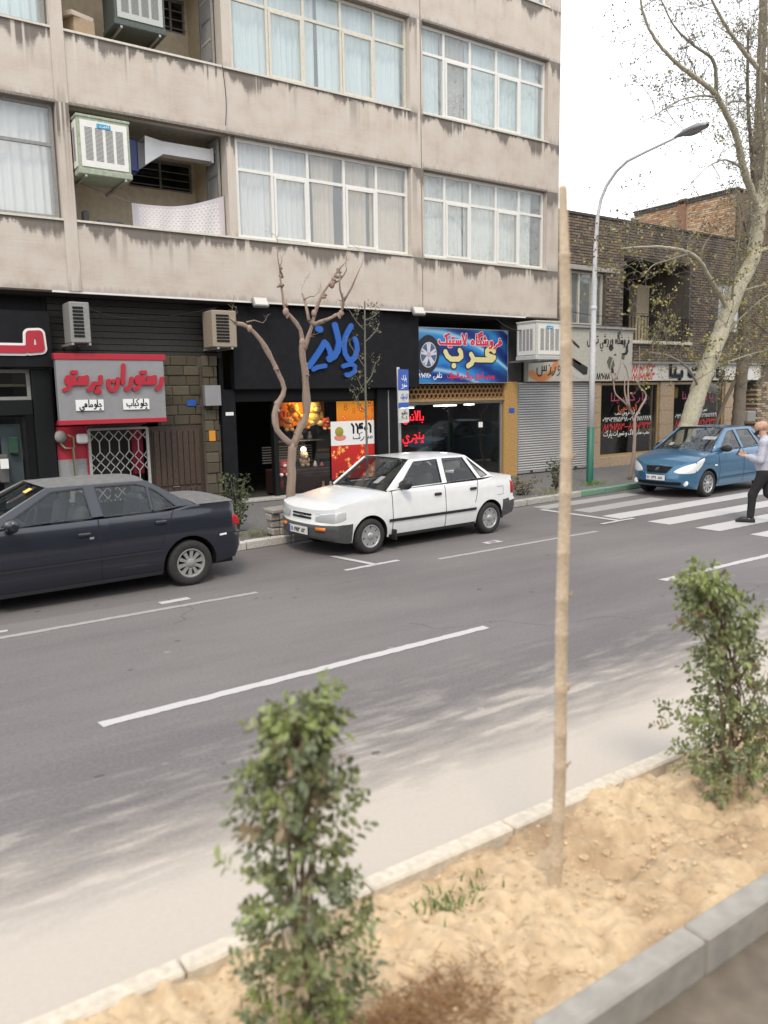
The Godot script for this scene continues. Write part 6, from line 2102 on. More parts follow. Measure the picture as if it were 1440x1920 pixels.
	for k in 30:
		var y := .16 + k * .082
		for j in 3:
			slab(t, "pier_brick", 26.95 + j * .32 + (.08 if k % 2 else 0.0), 26.95 + j * .32 + .3 + (.08 if k % 2 else 0.0), y, y + .07, -16.2, -15.8 + rng.randf_range(-.012, .012), M.brick_dark if rng.randf() < .45 else stone, .006)
	slab(t, "pier_core", 26.97, 27.9, .14, 2.64, -16.4, -15.85, M.mortar)
	tag(slab(self, "outdoor_unit", 25.95, 26.45, 1.25, 1.62, -15.9, -15.5, M.grey_frame, .02), "grey metal box on the wall beyond the blue car", "metal box")
	# signs
	var sp := thing("shop_sign", "beige sports shop sign with printed exercise machines above the roller shutter", "shop sign", Vector3(17.9, 2.68, -15.8))
	slab(sp, "sign_panel", -2.2, 2.16, 0, 1.5, -.16, .02, rough_mat(lin(.42, .40, .35), lin(.54, .52, .46), 1.2, .6, 130), .006)
	slab(sp, "sign_cap", -2.25, 2.25, 1.5, 1.56, -.2, .1, M.steel, .006)
	slab(sp, "sign_side", -2.66, -2.22, 0, 1.45, -.3, -.16, M.black)
	text_on(sp, "lettering", "فروشگاه ورزشی ترحال", Vector3(.1, 1.10, .021), 1.9, .3, M.black, .11, .003)
	text_on(sp, "small_lettering", "ش ۸۸۹۰۱۸۸", Vector3(.55, .06, .021), .95, .2, M.black, .12, .003)
	var org := mat(lin(.62, .23, .07), .6)
	text_on(sp, "calligraphy", "ورزش", Vector3(-1.95, .3, .021), 1.0, .38, M.black, .08, .003)
	var cr := []
	var arc := PackedVector2Array()
	for k in 15: arc.append(Vector2(-1.72 + .62 * cos(-2.2 + k * .2), .72 + .62 * sin(-2.2 + k * .2)))
	var so := part("orange_arc", lettering([arc], Vector2.ONE, .2, .0012), org, sp); so.position.z = .0205
	arc = PackedVector2Array()
	for k in 12: arc.append(Vector2(-1.7 + .62 * cos(-.6 + k * .18), 1.0 + .45 * sin(-.6 + k * .18)))
	so = part("arc_line", lettering([arc], Vector2.ONE, .025, .002), mat(lin(.2, .05, .02), .6), sp); so.position.z = .0225
	var art := mat(lin(.02, .022, .02), .6)
	var art2 := mat(lin(.10, .12, .09), .6)
	# treadmill, bench, weights, rackets: printed silhouettes
	for d in [["-.78,.62 -.5,.6 .18,.34 .16,.14 .0,.12 -.55,.42 -.8,.5", art], ["-.62,.22 -.5,.3 -.02,.12 .1,.04 -.05,.0 -.3,.06", mat(lin(.5, .5, .48), .5)], ["-.72,.66 -.68,.66 -.62,1.0 -.5,1.02 -.2,.86 -.18,.92 -.5,1.12 -.75,1.2 -.8,1.08 -.68,1.0", art], ["-.5,.55 -.44,.6 -.1,.46 -.12,.38", mat(lin(.3, .09, .07), .6)], ["1.0,.5 1.1,.66 1.28,.62 1.36,.4 1.24,.26 1.1,.3", art2], ["1.2,.3 1.3,.32 1.34,.18 1.22,.16", art], ["1.08,.96 1.2,1.02 1.3,.9 1.18,.8 1.08,.86", art], ["1.62,.6 1.7,.76 1.82,.74 1.78,.56", art2], ["1.82,.78 1.86,1.0 1.94,1.02 1.96,.8 1.88,.7 1.6,.74", art], ["1.66,1.0 1.7,1.08 1.82,1.06 1.8,.98", art2], ["-1.2,.98 -1.12,1.1 -1.04,1.04 -1.08,.92", mat(lin(.4, .14, .06), .6)], ["-1.1,.66 -1.04,.7 -.98,.64 -1.04,.58", art], ["1.3,.72 1.4,.74 1.42,.69 1.32,.68", art], ["-1.4,.1 -1.32,.22 -1.2,.24 -1.26,.14", art2]]:
		var s := begin()
		plate(s, pv(d[0]), .0015, Transform3D(Basis(), Vector3(0, .06, .0225 + .0002 * art.get_rid().get_id() * 0)))
		part("printed_silhouette", s, d[1], sp)
	var pq := thing("shop_sign", "long white sign band with red phone numbers and black shadowed letters", "shop sign", Vector3(23.6, 2.68, -15.82))
	slab(pq, "sign_panel", -3.5, 3.52, 0, .52, -.14, .02, M.white_wall, .006)
	text_on(pq, "phone_number", "۸۸۹۰۶۹۳۳", Vector3(-3.52, .28, .021), 1.08, .25, mat(lin(.55, .04, .02), .5), .14, .003, .12)
	text_on(pq, "phone_number", "۸۸۹۰۸۶۵۳", Vector3(-3.52, .04, .021), 1.08, .25, mat(lin(.55, .04, .02), .5), .14, .003, .12)
	var pw := write("پارکت بنا")
	var kk := Vector2(3.1 / pw[1], .36 / 8.5)
	var e1 := part("lettering_edge", lettering(pw[0], kk, .16, .002), mat(lin(.12, .12, .12), .6), pq); e1.position = Vector3(-1.85, .15, .021)
	e1 = part("lettering", lettering(pw[0], kk, .075, .03), M.black, pq); e1.position = Vector3(-1.85, .15, .03)

func build_far_wall() -> void:
	var t := thing("brick_building", "taller tan brick building rising behind the dark house roof", "building")
	var tan_brick := rough_mat(lin(.50, .36, .24), lin(.62, .47, .33), .9, .95, 140, .05, .3)
	var mortar := rough_mat(lin(.34, .24, .16), lin(.42, .32, .22), .8, .95, 141)
	slab(t, "wall_panel", 28.0, 40, 0, 9.5, -22.1, -17.6, mortar)
	slab(t, "pier", 27.93, 28.1, 6.8, 9.72, -20.02, -19.68, rough_mat(lin(.2, .08, .05), lin(.33, .2, .14), .4, .95, 142), .01)
	var st := begin()
	cbox(st, Vector3.ZERO, Vector3(.03, .062, .2), .005)
	var mesh := mesh_of(st)
	var tones := []
	for c in [Color(1, 1, 1), Color(.82, .76, .74), Color(.95, .85, .75)]:
		var m := tan_brick.duplicate()
		m.albedo_color = tan_brick.albedo_color * c
		tones.append(m)
	var lists := [[], [], []]
	for r in 36:
		for k in 21:
			var z := -17.72 - k * .21 - (.1 if r % 2 else 0.0)
			if absf(z + 19.85) < .26 or z < -22.0: continue
			lists[rng.randi() % 3].append(Transform3D(Basis.from_euler(Vector3(0, rng.randf_range(-.03, .03), 0)), Vector3(27.992 + rng.randf_range(-.006, .006), 6.72 + r * .078, z)))
	for g in 3:
		var mm := MultiMesh.new()
		mm.transform_format = MultiMesh.TRANSFORM_3D
		mm.mesh = mesh
		mm.instance_count = lists[g].size()
		for i in lists[g].size(): mm.set_instance_transform(i, lists[g][i])
		var o := MultiMeshInstance3D.new()
		o.name = "brick_courses"
		o.multimesh = mm
		o.material_override = tones[g]
		o.set_meta("kind", "stuff")
		t.add_child(o, true)
	var dark := rough_mat(lin(.06, .055, .05), lin(.14, .125, .11), .5, .95, 143)
	for k in 40:
		slab(t, "coping_brick", 27.93, 28.25, 9.5, 9.62 + rng.randf_range(-.012, .01), -22.1 + k * .113, -22.1 + k * .113 + .1, dark, .008)
	slab(t, "coping_cap", 27.9, 40, 9.62, 9.67, -22.15, -17.55, dark)
	slab(t, "street_wall", 28.02, 40, 3.0, 9.49, -17.6, -17.5, rough_mat(lin(.1, .065, .045), lin(.2, .14, .1), .6, .95, 144))

func build_opposite_side() -> void:
	# the other side of the street stands behind the viewer and shows only in panes and paint
	var st := begin()
	bx(st, -90, 160, -.02, .12, 12, 60)
	struct("pavement", st, M.pave)
	var tones := [lin(.3, .25, .21), lin(.2, .17, .15), lin(.36, .33, .3), lin(.16, .13, .11)]
	var x := -46.0
	var k := 0
	while x < 70.0:
		var w: float = [17.0, 13.0, 21.0, 15.0][k % 4]
		var h: float = [10.5, 8.2, 11.5, 9.0][k % 4]
		var t := thing("apartment_building", "%s apartment block across the street behind the viewer, block %s along the row" % [["brick brown", "dark tan", "pale", "umber"][k % 4], ["one", "two", "three", "four", "five", "six", "seven", "eight", "nine"][k % 9]], "building", Vector3(x + w * .5, .12, 16))
		slab(t, "wall", -w * .5 + .05, w * .5 - .05, 3.2, h, 0, 8, rough_mat(tones[k % 4], tones[k % 4].lightened(.08), 3.0, .95, 210 + k))
		slab(t, "shop_front", -w * .5 + .05, w * .5 - .05, 0, 3.2, .3, 8, mat(lin(.05, .045, .045), .8))
		for f in int((h - 3.2) / 2.9):
			for c in int(w / 2.6):
				var wx := -w * .5 + 1.5 + c * 2.6
				slab(t, "window", wx - .8, wx + .8, 4.1 + f * 2.9, 5.6 + f * 2.9, -.04, .02, mat(lin(.06, .07, .08), .15))
		x += w
		k += 1

# ---------------------------------------------------------------- street furniture, plants
func build_street_things() -> void:
	var t := thing("street_lamp", "white street lamp with green base and curved arm over the road", "street lamp", Vector3(15.28, .125, -13.2))
	var st := begin(true)
	lathe(st, [Vector2(.09, 0), Vector2(.088, .02), Vector2(.088, 1.4), Vector2(.0, 1.405)], 20)
	part("green_base", st, mat(lin(.012, .11, .075), .45), t)
	var pts := pv3("0,1.4,0 .01,3.0,0 .02,4.47,0 .03,5.6,0 .05,6.35,.03 .05,6.72,.12 .05,7.0,.28 .05,7.25,.55 .05,7.4,.85 .05,7.47,1.3 .05,7.53,1.75 .05,7.58,2.1")
	var rad := [.072, .068, .062, .05, .042, .04, .038, .036, .034, .03, .028, .028]
	st = begin(true)
	tube(st, pts, rad, 14)
	lathe(st, [Vector2(.066, 4.2), Vector2(.078, 4.22), Vector2(.078, 4.27), Vector2(.06, 4.3)], 16, Transform3D(Basis(), Vector3(.015, 0, 0)))
	part("pole", st, rough_mat(lin(.55, .55, .57), lin(.66, .66, .67), 1.1, .45, 150), t)
	# cobra head
	st = begin(true)
	var prof := [[0.0, .03, .03], [.12, .07, .06], [.3, .13, .10], [.52, .16, .11], [.7, .13, .08], [.78, .05, .03]]
	var ring := []
	for p in prof:
		var r := []
		for k in 16:
			var a := TAU * k / 16.0
			var y: float = sin(a) * p[2]
			if y < 0: y *= .35
			r.append(Vector3(.05 + cos(a) * p[1], 7.58 + p[0] * .06 + y, 2.08 + p[0]))
		ring.append(r)
	for i in ring.size() - 1:
		for k in 16:
			quad2(st, ring[i][k], ring[i][(k + 1) % 16], ring[i + 1][(k + 1) % 16], ring[i + 1][k], Vector3(.05, 7.6, 2.45))
	part("lamp_head", st, rough_mat(lin(.2, .2, .21), lin(.3, .3, .31), .6, .5, 151), t)
	st = begin(true)
	lathe(st, [Vector2(.11, 0), Vector2(.1, -.035), Vector2(.05, -.06), Vector2(0, -.065)], 18, Transform3D(Basis(Vector3(1, 0, 0), Vector3(0, 1, .06), Vector3(0, 0, 2.0)), Vector3(.05, 7.585, 2.5)))
	part("lamp_lens", st, mat(lin(.2, .2, .2), .25), t)
	# parking sign seen nearly edge on
	t = thing("parking_sign", "narrow blue and white parking sign on a grey pole behind the white car", "sign", Vector3(8.9, .125, -12.3))
	st = begin(true)
	tube(st, [Vector3(-.03, 0, 0), Vector3(-.07, 2.78, 0)], [.03, .03], 10)
	part("pole", st, M.steel, t)
	var turn := Basis(Vector3.UP, .5)
	for e in [[2.35, 2.74, M.blue_sign], [2.12, 2.345, M.white_wall], [2.02, 2.115, M.blue_sign], [1.74, 2.015, M.white_wall]]:
		st = begin()
		box(st, Vector3(.03, (e[0] + e[1]) * .5, .03), Vector3(.42, e[1] - e[0], .02), turn)
		part("sign_plate", st, e[2], t)
	var face := Transform3D(turn, Vector3(.03, 0, .03))
	for q in [["پارک", 2.55, M.white, .24], ["ممنوع", 2.42, M.white, .26], ["کارت پارک", 2.2, M.blue_sign, .32], ["حاشیه", 1.9, M.black, .28], ["۸ - ۲۰", 1.8, M.black, .26]]:
		var w := write(q[0])
		var o := part("sign_lettering", lettering(w[0], Vector2(q[3] / w[1], .08 / 8.5), .012, .002), q[2], t)
		o.transform = face * Transform3D(Basis(), Vector3(-q[3] * .5, q[1], .0105))
	# broken concrete pedestal at the tree foot
	t = thing("concrete_pedestal", "low crumbling concrete pedestal with slab top beside the pruned tree", "pedestal", Vector3(5.98, .125, -11.72))
	var conc := rough_mat(lin(.22, .2, .18), lin(.42, .39, .36), .4, .95, 152, .04, .8)
	st = begin(); cbox(st, Vector3(0, .42, 0), Vector3(.5, .07, .36), .015, Basis(Vector3.BACK, .03))
	part("slab_top", st, conc, t)
	for k in 7:
		st = begin()
		cbox(st, Vector3(-.16 + .16 * (k % 3) + rng.randf_range(-.02, .02), .07 + .12 * (k / 3), rng.randf_range(-.04, .08)), Vector3(rng.randf_range(.12, .19), .115, .22), .02, Basis(Vector3.UP, rng.randf_range(-.2, .2)))
		part("rubble_block", st, conc, t)
	cable("black cable drooping under the overhang between the two wall air conditioners", "3.8,4.2,-15.5 4.6,3.95,-15.6 5.6,4.0,-15.65 6.6,4.2,-15.5", .012)
	cable("cable looping from the overhang down to the corner cooler", "14.2,4.3,-15.5 14.6,4.05,-15.4 15.0,4.0,-15.25 15.3,4.2,-15.1", .012)
	cable("thin wire strung along the dark brick wall above the sports sign", "16.45,4.75,-15.86 18.5,4.55,-15.84 21.0,4.7,-15.8 24.5,4.5,-15.84", .01)
	cable("wire hanging down the facade from the upper balcony sill", "6.9,8.8,-15.33 6.95,8.2,-15.33 6.92,7.7,-15.34", .008)
	# plants along the kerb
	leafy("leafy dark green shrub behind the tail of the navy car", Vector3(5.55, .125, -12.5), .28, .95, 420, lin(.055, .08, .025), 61)
	leafy("small green shrub at the kerb in front of the roller shutter", Vector3(13.6, .125, -12.75), .22, .75, 260, lin(.05, .075, .03), 62)
	leafy("dry grey-brown weed clump at the kerb behind the white car", Vector3(12.5, .125, -12.75), .45, .38, 320, lin(.16, .13, .085), 63)
	grass_tuft("bright green grass tufts around the foot of the street lamp", Vector3(15.2, .125, -13.0), 150, .55, .14, lin(.1, .2, .04))
	grass_tuft("sparse olive grass at the kerb between the navy and white cars", Vector3(5.6, .11, -11.8), 140, .6, .16, lin(.1, .1, .045))
	grass_tuft("dry tan grass along the kerb left of the street lamp", Vector3(13.2, .11, -12.6), 160, .9, .16, lin(.22, .18, .1))

func leaf_mesh(l: float, w: float) -> ArrayMesh:
	# one folded oval leaf along +y
	var st := begin()
	var half := [Vector3(0, 0, 0), Vector3(w * .42, l * .28, .12 * w), Vector3(w * .5, l * .52, .16 * w), Vector3(w * .3, l * .8, .1 * w), Vector3(0, l, -.05 * l)]
	var spine := [Vector3(0, 0, 0), Vector3(0, l * .28, 0), Vector3(0, l * .52, -.01 * l), Vector3(0, l * .8, -.03 * l), Vector3(0, l, -.05 * l)]
	for i in 4:
		for s in [1.0, -1.0]:
			var m := Vector3(s, 1, 1)
			tri(st, spine[i], half[i] * m, half[i + 1] * m)
			if i < 3: tri(st, spine[i], half[i + 1] * m, spine[i + 1])
	return mesh_of(st)

func leaf_mat(c: Color, c2: Color, sd: int, gloss := .5) -> StandardMaterial3D:
	var m := rough_mat(c, c2, .35, gloss, sd, .04)
	m.uv1_triplanar = true
	m.backlight_enabled = true
	m.backlight = c.lerp(lin(.25, .3, .05), .3).darkened(.35)
	return m

func scatter(parent: Node, called: String, mesh: Mesh, m: Material, tfs: Array) -> void:
	if tfs.is_empty(): return
	var mm := MultiMesh.new()
	mm.transform_format = MultiMesh.TRANSFORM_3D
	mm.mesh = mesh
	mm.instance_count = tfs.size()
	for i in tfs.size(): mm.set_instance_transform(i, tfs[i])
	var o := MultiMeshInstance3D.new()
	o.name = called
	o.multimesh = mm
	o.material_override = m
	o.set_meta("kind", "stuff")
	parent.add_child(o, true)

func aim(at: Vector3, dir: Vector3, s: float, spin: float) -> Transform3D:
	var y := dir.normalized()
	var x := y.cross(Vector3(.3, .1, .95)).normalized()
	var b := Basis(x, y, x.cross(y)).rotated(y, spin)
	return Transform3D(b.scaled_local(Vector3.ONE * s), at)

func leafy(label: String, at: Vector3, r: float, h: float, n: int, c: Color, sd: int) -> void:
	var t := thing("shrub", label, "shrub", at)
	var st := begin(true)
	var tips := []
	for k in 12:
		var a := rng.randf() * TAU
		var p := [Vector3.ZERO]
		for j in 4:
			var f := (j + 1) / 4.0
			p.append(Vector3(cos(a) * r * f * rng.randf_range(.5, 1.0), h * f * rng.randf_range(.75, 1.0), sin(a) * r * f * rng.randf_range(.5, 1.0)))
			tips.append(p[-1])
		tube(st, p, [.008, .007, .006, .004, .002], 5)
	part("stem", st, M.twig, t)
	var lm := [leaf_mesh(.06, .035), leaf_mesh(.08, .04)]
	var lists := [[], []]
	for k in n:
		var q: Vector3 = tips[rng.randi() % tips.size()] + Vector3(rng.randfn(0, .05), rng.randfn(0, .05), rng.randfn(0, .05))
		lists[k % 2].append(aim(q, Vector3(rng.randfn(0, 1), rng.randf_range(-.2, 1), rng.randfn(0, 1)), rng.randf_range(.6, 1.2), rng.randf() * TAU))
	scatter(t, "foliage", lm[0], leaf_mat(c, c.lerp(lin(.2, .24, .06), .4), sd, .6), lists[0])
	scatter(t, "foliage", lm[1], leaf_mat(c.darkened(.25), c, sd + 10, .6), lists[1])

func cable(label: String, pts: String, r: float) -> void:
	var st := begin(true)
	var raw := pv3(pts)
	var cv := Curve3D.new()
	for i in raw.size():
		var tn: Vector3 = (raw[mini(i + 1, raw.size() - 1)] - raw[maxi(i - 1, 0)]) * .17
		cv.add_point(raw[i], -tn, tn)
	var p := []; var rad := []
	for k in 25:
		p.append(cv.sample_baked(cv.get_baked_length() * k / 24.0)); rad.append(r)
	tube(st, p, rad, 5)
	tag(part("cable", st, M.black_plastic), label, "cable")

# ---------------------------------------------------------------- trees
func limb(st: SurfaceTool, text: String, r0: float, r1: float, o: Vector3, sides := 9, knots := 0.0, bump := .05) -> Array:
	# a tapered limb through listed points, rounded by a spline
	var raw := pv3(text)
	var cv := Curve3D.new()
	for i in raw.size():
		var tan: Vector3 = (raw[mini(i + 1, raw.size() - 1)] - raw[maxi(i - 1, 0)]) * .17
		cv.add_point(raw[i] - o, -tan, tan)
	var n := maxi(4, int(cv.get_baked_length() / .12))
	var pts := []; var rad := []
	for k in n + 1:
		var f := k / float(n)
		var p := cv.sample_baked(cv.get_baked_length() * f)
		pts.append(p + Vector3(rng.randfn(0, 1), rng.randfn(0, 1), rng.randfn(0, 1)) * r0 * .05)
		rad.append(lerpf(r0, r1, f) * (1.0 + (rng.randf_range(-.3, 1.0) * knots if rng.randf() < .5 else 0.0)))
	tube(st, pts, rad, sides, true, bump)
	return pts

func twigs(st: SurfaceTool, leaves: Array, p: Vector3, d: Vector3, l: float, r: float, depth: int, leafiness: float) -> void:
	var pts := [p]; var rad := [r]
	var n := 4
	for k in n:
		d = (d + Vector3(rng.randfn(0, .28), rng.randfn(0, .22) + .06, rng.randfn(0, .28))).normalized()
		p += d * l / n
		pts.append(p); rad.append(r * (1.0 - .75 * (k + 1) / n))
		if depth > 0 and k > 0 - int(depth > 1):
			for b in (2 if rng.randf() < .6 else 1):
				var side := d.cross(Vector3(rng.randfn(0, 1), rng.randfn(0, 1), rng.randfn(0, 1))).normalized()
				twigs(st, leaves, p, (d * .55 + side * .85).normalized(), l * rng.randf_range(.35, .62), r * .55, depth - 1, leafiness)
		if rng.randf() < leafiness:
			for b in rng.randi_range(1, 3):
				leaves.append([p + Vector3(rng.randfn(0, .03), rng.randfn(0, .03), rng.randfn(0, .03)), (d + Vector3(rng.randfn(0, .8), rng.randfn(0, .6), rng.randfn(0, .8))).normalized()])
	tube(st, pts, rad, 4, false)

func build_trees() -> void:
	# pollarded tree behind the white car's nose
	var o := Vector3(6.03, .1, -11.6)
	var t := thing("pollarded_tree", "bare pollarded tree with knobbly pinkish limbs before the toy shop", "tree", o)
	var st := begin(true)
	limb(st, "6.03,0.07,-11.60 6.07,0.39,-11.60 6.11,0.74,-11.60 6.14,1.25,-11.60 6.17,1.64,-11.60", .085, .066, o, 14, .1, .07)
	part("trunk", st, M.bark, t)
	var limbs := [["6.17,1.60,-11.60 5.96,1.79,-11.63 5.90,1.99,-11.67 5.96,2.27,-11.70 6.13,2.49,-11.73 6.02,2.82,-11.77 5.87,3.15,-11.80 5.71,3.38,-11.83 5.53,3.54,-11.87 5.38,3.56,-11.90", .05, .03], ["6.17,1.58,-11.60 6.35,1.95,-11.58 6.44,2.09,-11.57 6.42,2.62,-11.55 6.41,2.81,-11.53 6.36,3.05,-11.52 6.37,3.29,-11.50", .057, .05], ["6.37,3.22,-11.50 6.33,3.52,-11.54 6.12,3.75,-11.58 6.10,3.98,-11.62 6.08,4.31,-11.66 6.12,4.48,-11.70", .038, .01], ["6.38,3.14,-11.50 6.51,3.48,-11.47 6.56,3.69,-11.44 6.60,3.82,-11.41 6.70,4.04,-11.39 6.83,4.20,-11.36 6.93,4.37,-11.33 7.06,4.51,-11.30", .038, .01], ["6.53,3.54,-11.42 6.79,3.64,-11.32 6.95,3.73,-11.25 6.96,3.93,-11.18 6.84,4.10,-11.10 6.86,4.3,-11.1", .034, .01], ["6.97,3.90,-11.20 7.06,4.09,-11.10 7.10,4.27,-11.00 7.2,4.45,-11.0", .02, .006], ["6.45,3.60,-11.42 6.46,3.92,-11.55 6.50,4.05,-11.7", .03, .014], ["6.45,3.95,-11.55 6.6,4.01,-11.62 6.72,4.02,-11.7", .012, .006], ["6.12,4.3,-11.66 6.02,4.55,-11.6 6.03,4.75,-11.6", .014, .005], ["5.40,3.56,-11.90 5.30,3.64,-11.9 5.36,3.56,-11.8", .03, .014], ["5.56,3.58,-11.86 5.72,3.62,-11.9 5.86,3.58,-11.9", .012, .005], ["6.8,4.18,-11.36 6.95,4.22,-11.3 7.05,4.4,-11.2", .02, .008]]
	for l in limbs:
		st = begin(true)
		limb(st, l[0], l[1], l[2], o, 11, .4, .13)
		part("limb", st, M.bark, t)
	for k in 34:
		var src: Array = pv3(limbs[rng.randi() % 5][0])
		var i := rng.randi_range(0, src.size() - 2)
		var q: Vector3 = (src[i] as Vector3).lerp(src[i + 1], rng.randf()) - o
		var d := Vector3(rng.randfn(0, 1), rng.randfn(0, .6), rng.randfn(0, 1)).normalized()
		st = begin(true)
		tube(st, [q, q + d * .06, q + d * .085], [.03, .024, .012], 7, true, .1)
		part("cut_stub", st, M.bark, t)
	var fine := begin(true)
	for l in limbs:
		var src: Array = pv3(l[0])
		for k in 1: twigs(fine, [], (src[-1] as Vector3) - o, Vector3(rng.randfn(0, .5), 1, rng.randfn(0, .5)).normalized(), rng.randf_range(.15, .4), .006, 1, 0.0)
	part("twigs", fine, M.bark, t).set_meta("kind", "stuff")
	var knob := rough_mat(lin(.28, .18, .145), lin(.42, .31, .25), .25, .9, 160, .04, .6)
	for p in pv3("6.12,3.74,-11.58 6.42,2.83,-11.53 6.55,3.72,-11.43 6.95,3.72,-11.25 5.96,2.28,-11.7 6.0,2.86,-11.77 5.6,3.48,-11.84 6.36,3.26,-11.5 5.9,2.0,-11.67 6.86,4.18,-11.36"):
		st = begin(true)
		var q := []
		for k in 7: q.append(Vector2(sin(PI * k / 6.0), -cos(PI * k / 6.0)))
		lathe(st, q, 10, Transform3D(Basis.from_scale(Vector3(.046, .062, .046) * rng.randf_range(.85, 1.15)), p - o))
		part("pruning_knob", st, knob, t)
	# two slender saplings on the pavement
	sapling("thin upright sapling with sparse buds before the blue handwritten sign", ["7.97,.12,-12.1 7.96,1.83,-12.1 7.96,2.79,-12.1 7.98,4.05,-12.1"], ["7.98,2.40,-12.10 7.9,2.55,-12.15 7.85,2.72,-12.20", "7.97,2.60,-12.10 8.12,2.72,-12.15 8.25,2.95,-12.20", "7.96,2.88,-12.10 7.84,3.08,-12.15 7.70,3.3,-12.20", "7.98,3.35,-12.10 8.18,3.48,-12.15 8.36,3.68,-12.20", "7.97,3.54,-12.10 7.84,3.68,-12.15 7.71,3.9,-12.20", "7.97,3.72,-12.10 8.17,3.78,-12.15 8.37,3.9,-12.20", "7.97,2.1,-12.10 7.86,2.2,-12.15 7.78,2.45,-12.20"], .024, rough_mat(lin(.10, .095, .08), lin(.17, .16, .13), .4, .9, 161), .14, false)
	sapling("small pollarded street tree with red-brown stubs before the flooring shop", ["16.74,.1,-13.15 16.69,.81,-13.0 16.68,1.73,-13.0"], ["16.69,1.69,-13.00 16.44,2.00,-13.02 16.15,2.19,-13.03 15.94,2.36,-13.05 15.93,2.63,-13.07 15.79,2.89,-13.08 15.93,3.2,-13.10", "16.42,2.00,-13.00 16.33,2.36,-13.05 16.39,2.76,-13.10", "16.47,1.96,-13.00 16.43,2.36,-13.03 16.47,2.82,-13.07 16.30,3.08,-13.10", "16.69,1.69,-13.00 16.97,2.02,-13.02 17.17,2.21,-13.03 17.14,2.35,-13.05 16.88,2.53,-13.07 16.92,2.95,-13.08 16.92,3.49,-13.10", "15.93,2.63,-13.07 16.05,2.9,-13.0 16.1,3.2,-13.0"], .055, rough_mat(lin(.26, .17, .14), lin(.44, .36, .31), .35, .9, 162), 0.0, true)
	# leaning plane tree
	o = Vector3(18.56, .12, -13.1)
	t = thing("plane_tree", "large leaning plane tree with pale mottled trunk and sparse young leaves", "tree", o)
	st = begin(true)
	var all := []
	limb(st, "18.46,-.1,-13.12 18.56,0.12,-13.10 19.01,1.40,-13.06 19.40,2.42,-13.01 19.83,3.32,-12.97 20.31,4.25,-12.92 20.78,5.13,-12.88 21.15,5.64,-12.83 21.34,6.22,-12.79 21.34,6.84,-12.74 21.22,7.31,-12.70", .25, .175, o, 18, .02)
	part("trunk", st, M.plane_bark, t)
	var big := [["21.25,7.1,-12.70 20.76,7.65,-12.63 20.28,8.05,-12.56 19.79,8.75,-12.49 19.25,9.15,-12.42 18.54,9.56,-12.35 17.77,9.70,-12.28 16.84,9.84,-12.21 15.85,10.17,-12.14 15.37,10.57,-12.07 15.08,11.01,-12.00", .11, .02], ["21.25,7.1,-12.70 21.64,8.01,-12.80 21.90,9.32,-12.90 21.95,11.41,-13.00 22.04,13.08,-13.10", .13, .06], ["21.36,7.0,-12.70 21.55,7.66,-12.53 21.83,8.49,-12.37 22.18,9.86,-12.20", .12, .05], ["21.95,10.4,-12.95 21.77,10.67,-12.90 20.72,10.96,-12.82 19.84,11.26,-12.75 19.12,11.57,-12.68 18.53,11.89,-12.60", .08, .03], ["18.6,9.5,-12.35 18.39,9.92,-12.24 18.12,10.21,-12.18 17.29,10.31,-12.12 16.49,10.50,-12.06 15.90,10.89,-12.00", .05, .014], ["19.21,9.15,-12.42 19.20,9.46,-12.45 19.80,9.65,-12.50 20.49,9.66,-12.55 20.88,9.08,-12.60", .03, .008], ["18.58,9.48,-12.34 17.61,9.27,-12.15 16.59,8.92,-12.00 15.64,8.43,-11.85 14.74,8.01,-11.70", .03, .006], ["20.20,8.1,-12.57 19.28,8.15,-12.47 18.42,7.86,-12.33 17.90,7.58,-12.20", .03, .008], ["20.35,4.5,-12.9 20.15,4.75,-12.90 19.31,5.30,-12.80 18.72,5.65,-12.70 18.07,5.80,-12.60 17.17,5.82,-12.50 16.22,5.75,-12.40 15.14,5.60,-12.30", .075, .012], ["18.11,5.78,-12.60 17.23,5.54,-12.53 16.53,5.36,-12.47 16.06,5.04,-12.40", .03, .008], ["18.72,5.65,-12.70 18.72,6.03,-12.60 18.90,6.29,-12.50", .03, .01], ["21.24,6.07,-12.80 21.59,6.20,-12.55 22.20,6.43,-12.30 23.2,6.9,-12.0", .07, .03], ["19.9,3.5,-12.95 20.51,4.24,-12.65 21.20,4.81,-12.40 22.0,5.2,-12.2", .03, .012], ["19.38,2.4,-13.00 18.63,2.95,-12.87 17.64,3.24,-12.73 16.61,3.32,-12.60", .035, .008], ["19.42,2.5,-13.00 19.72,2.96,-12.80 20.64,3.24,-12.60 21.59,3.46,-12.40", .04, .01], ["21.3,8.0,-12.7 20.9,8.8,-12.4 20.4,9.9,-12.3 20.2,11.2,-12.2", .05, .02], ["20.5,4.6,-12.9 20.0,5.6,-12.5 19.8,6.6,-12.3 19.2,7.4,-12.1", .03, .01], ["20.7,5.0,-12.88 21.5,5.2,-12.4 22.3,5.1,-12.2 23.0,4.6,-12.0", .035, .01]]
	for l in big:
		st = begin(true)
		all.append(limb(st, l[0], l[1], l[2], o, 8, .05))
		part("limb", st, M.plane_bark if l[1] > .06 else rough_mat(lin(.2, .18, .14), lin(.4, .37, .3), .5, .9, 163), t)
	var leaves := []
	st = begin(true)
	for i in all.size():
		var pts: Array = all[i]
		var low: bool = i in [8, 9, 10, 12, 13, 14, 16, 17]
		for k in pts.size():
			if k < 3 or rng.randf() > (.34 if low else .45): continue
			var d: Vector3 = (pts[k] - pts[k - 1]).normalized()
			var side := d.cross(Vector3(rng.randfn(0, 1), rng.randfn(0, 1), rng.randfn(0, 1))).normalized()
			twigs(st, leaves, pts[k], (d * .5 + side + Vector3(0, .25, 0)).normalized(), rng.randf_range(.6, 1.5), .01, 2, .17)
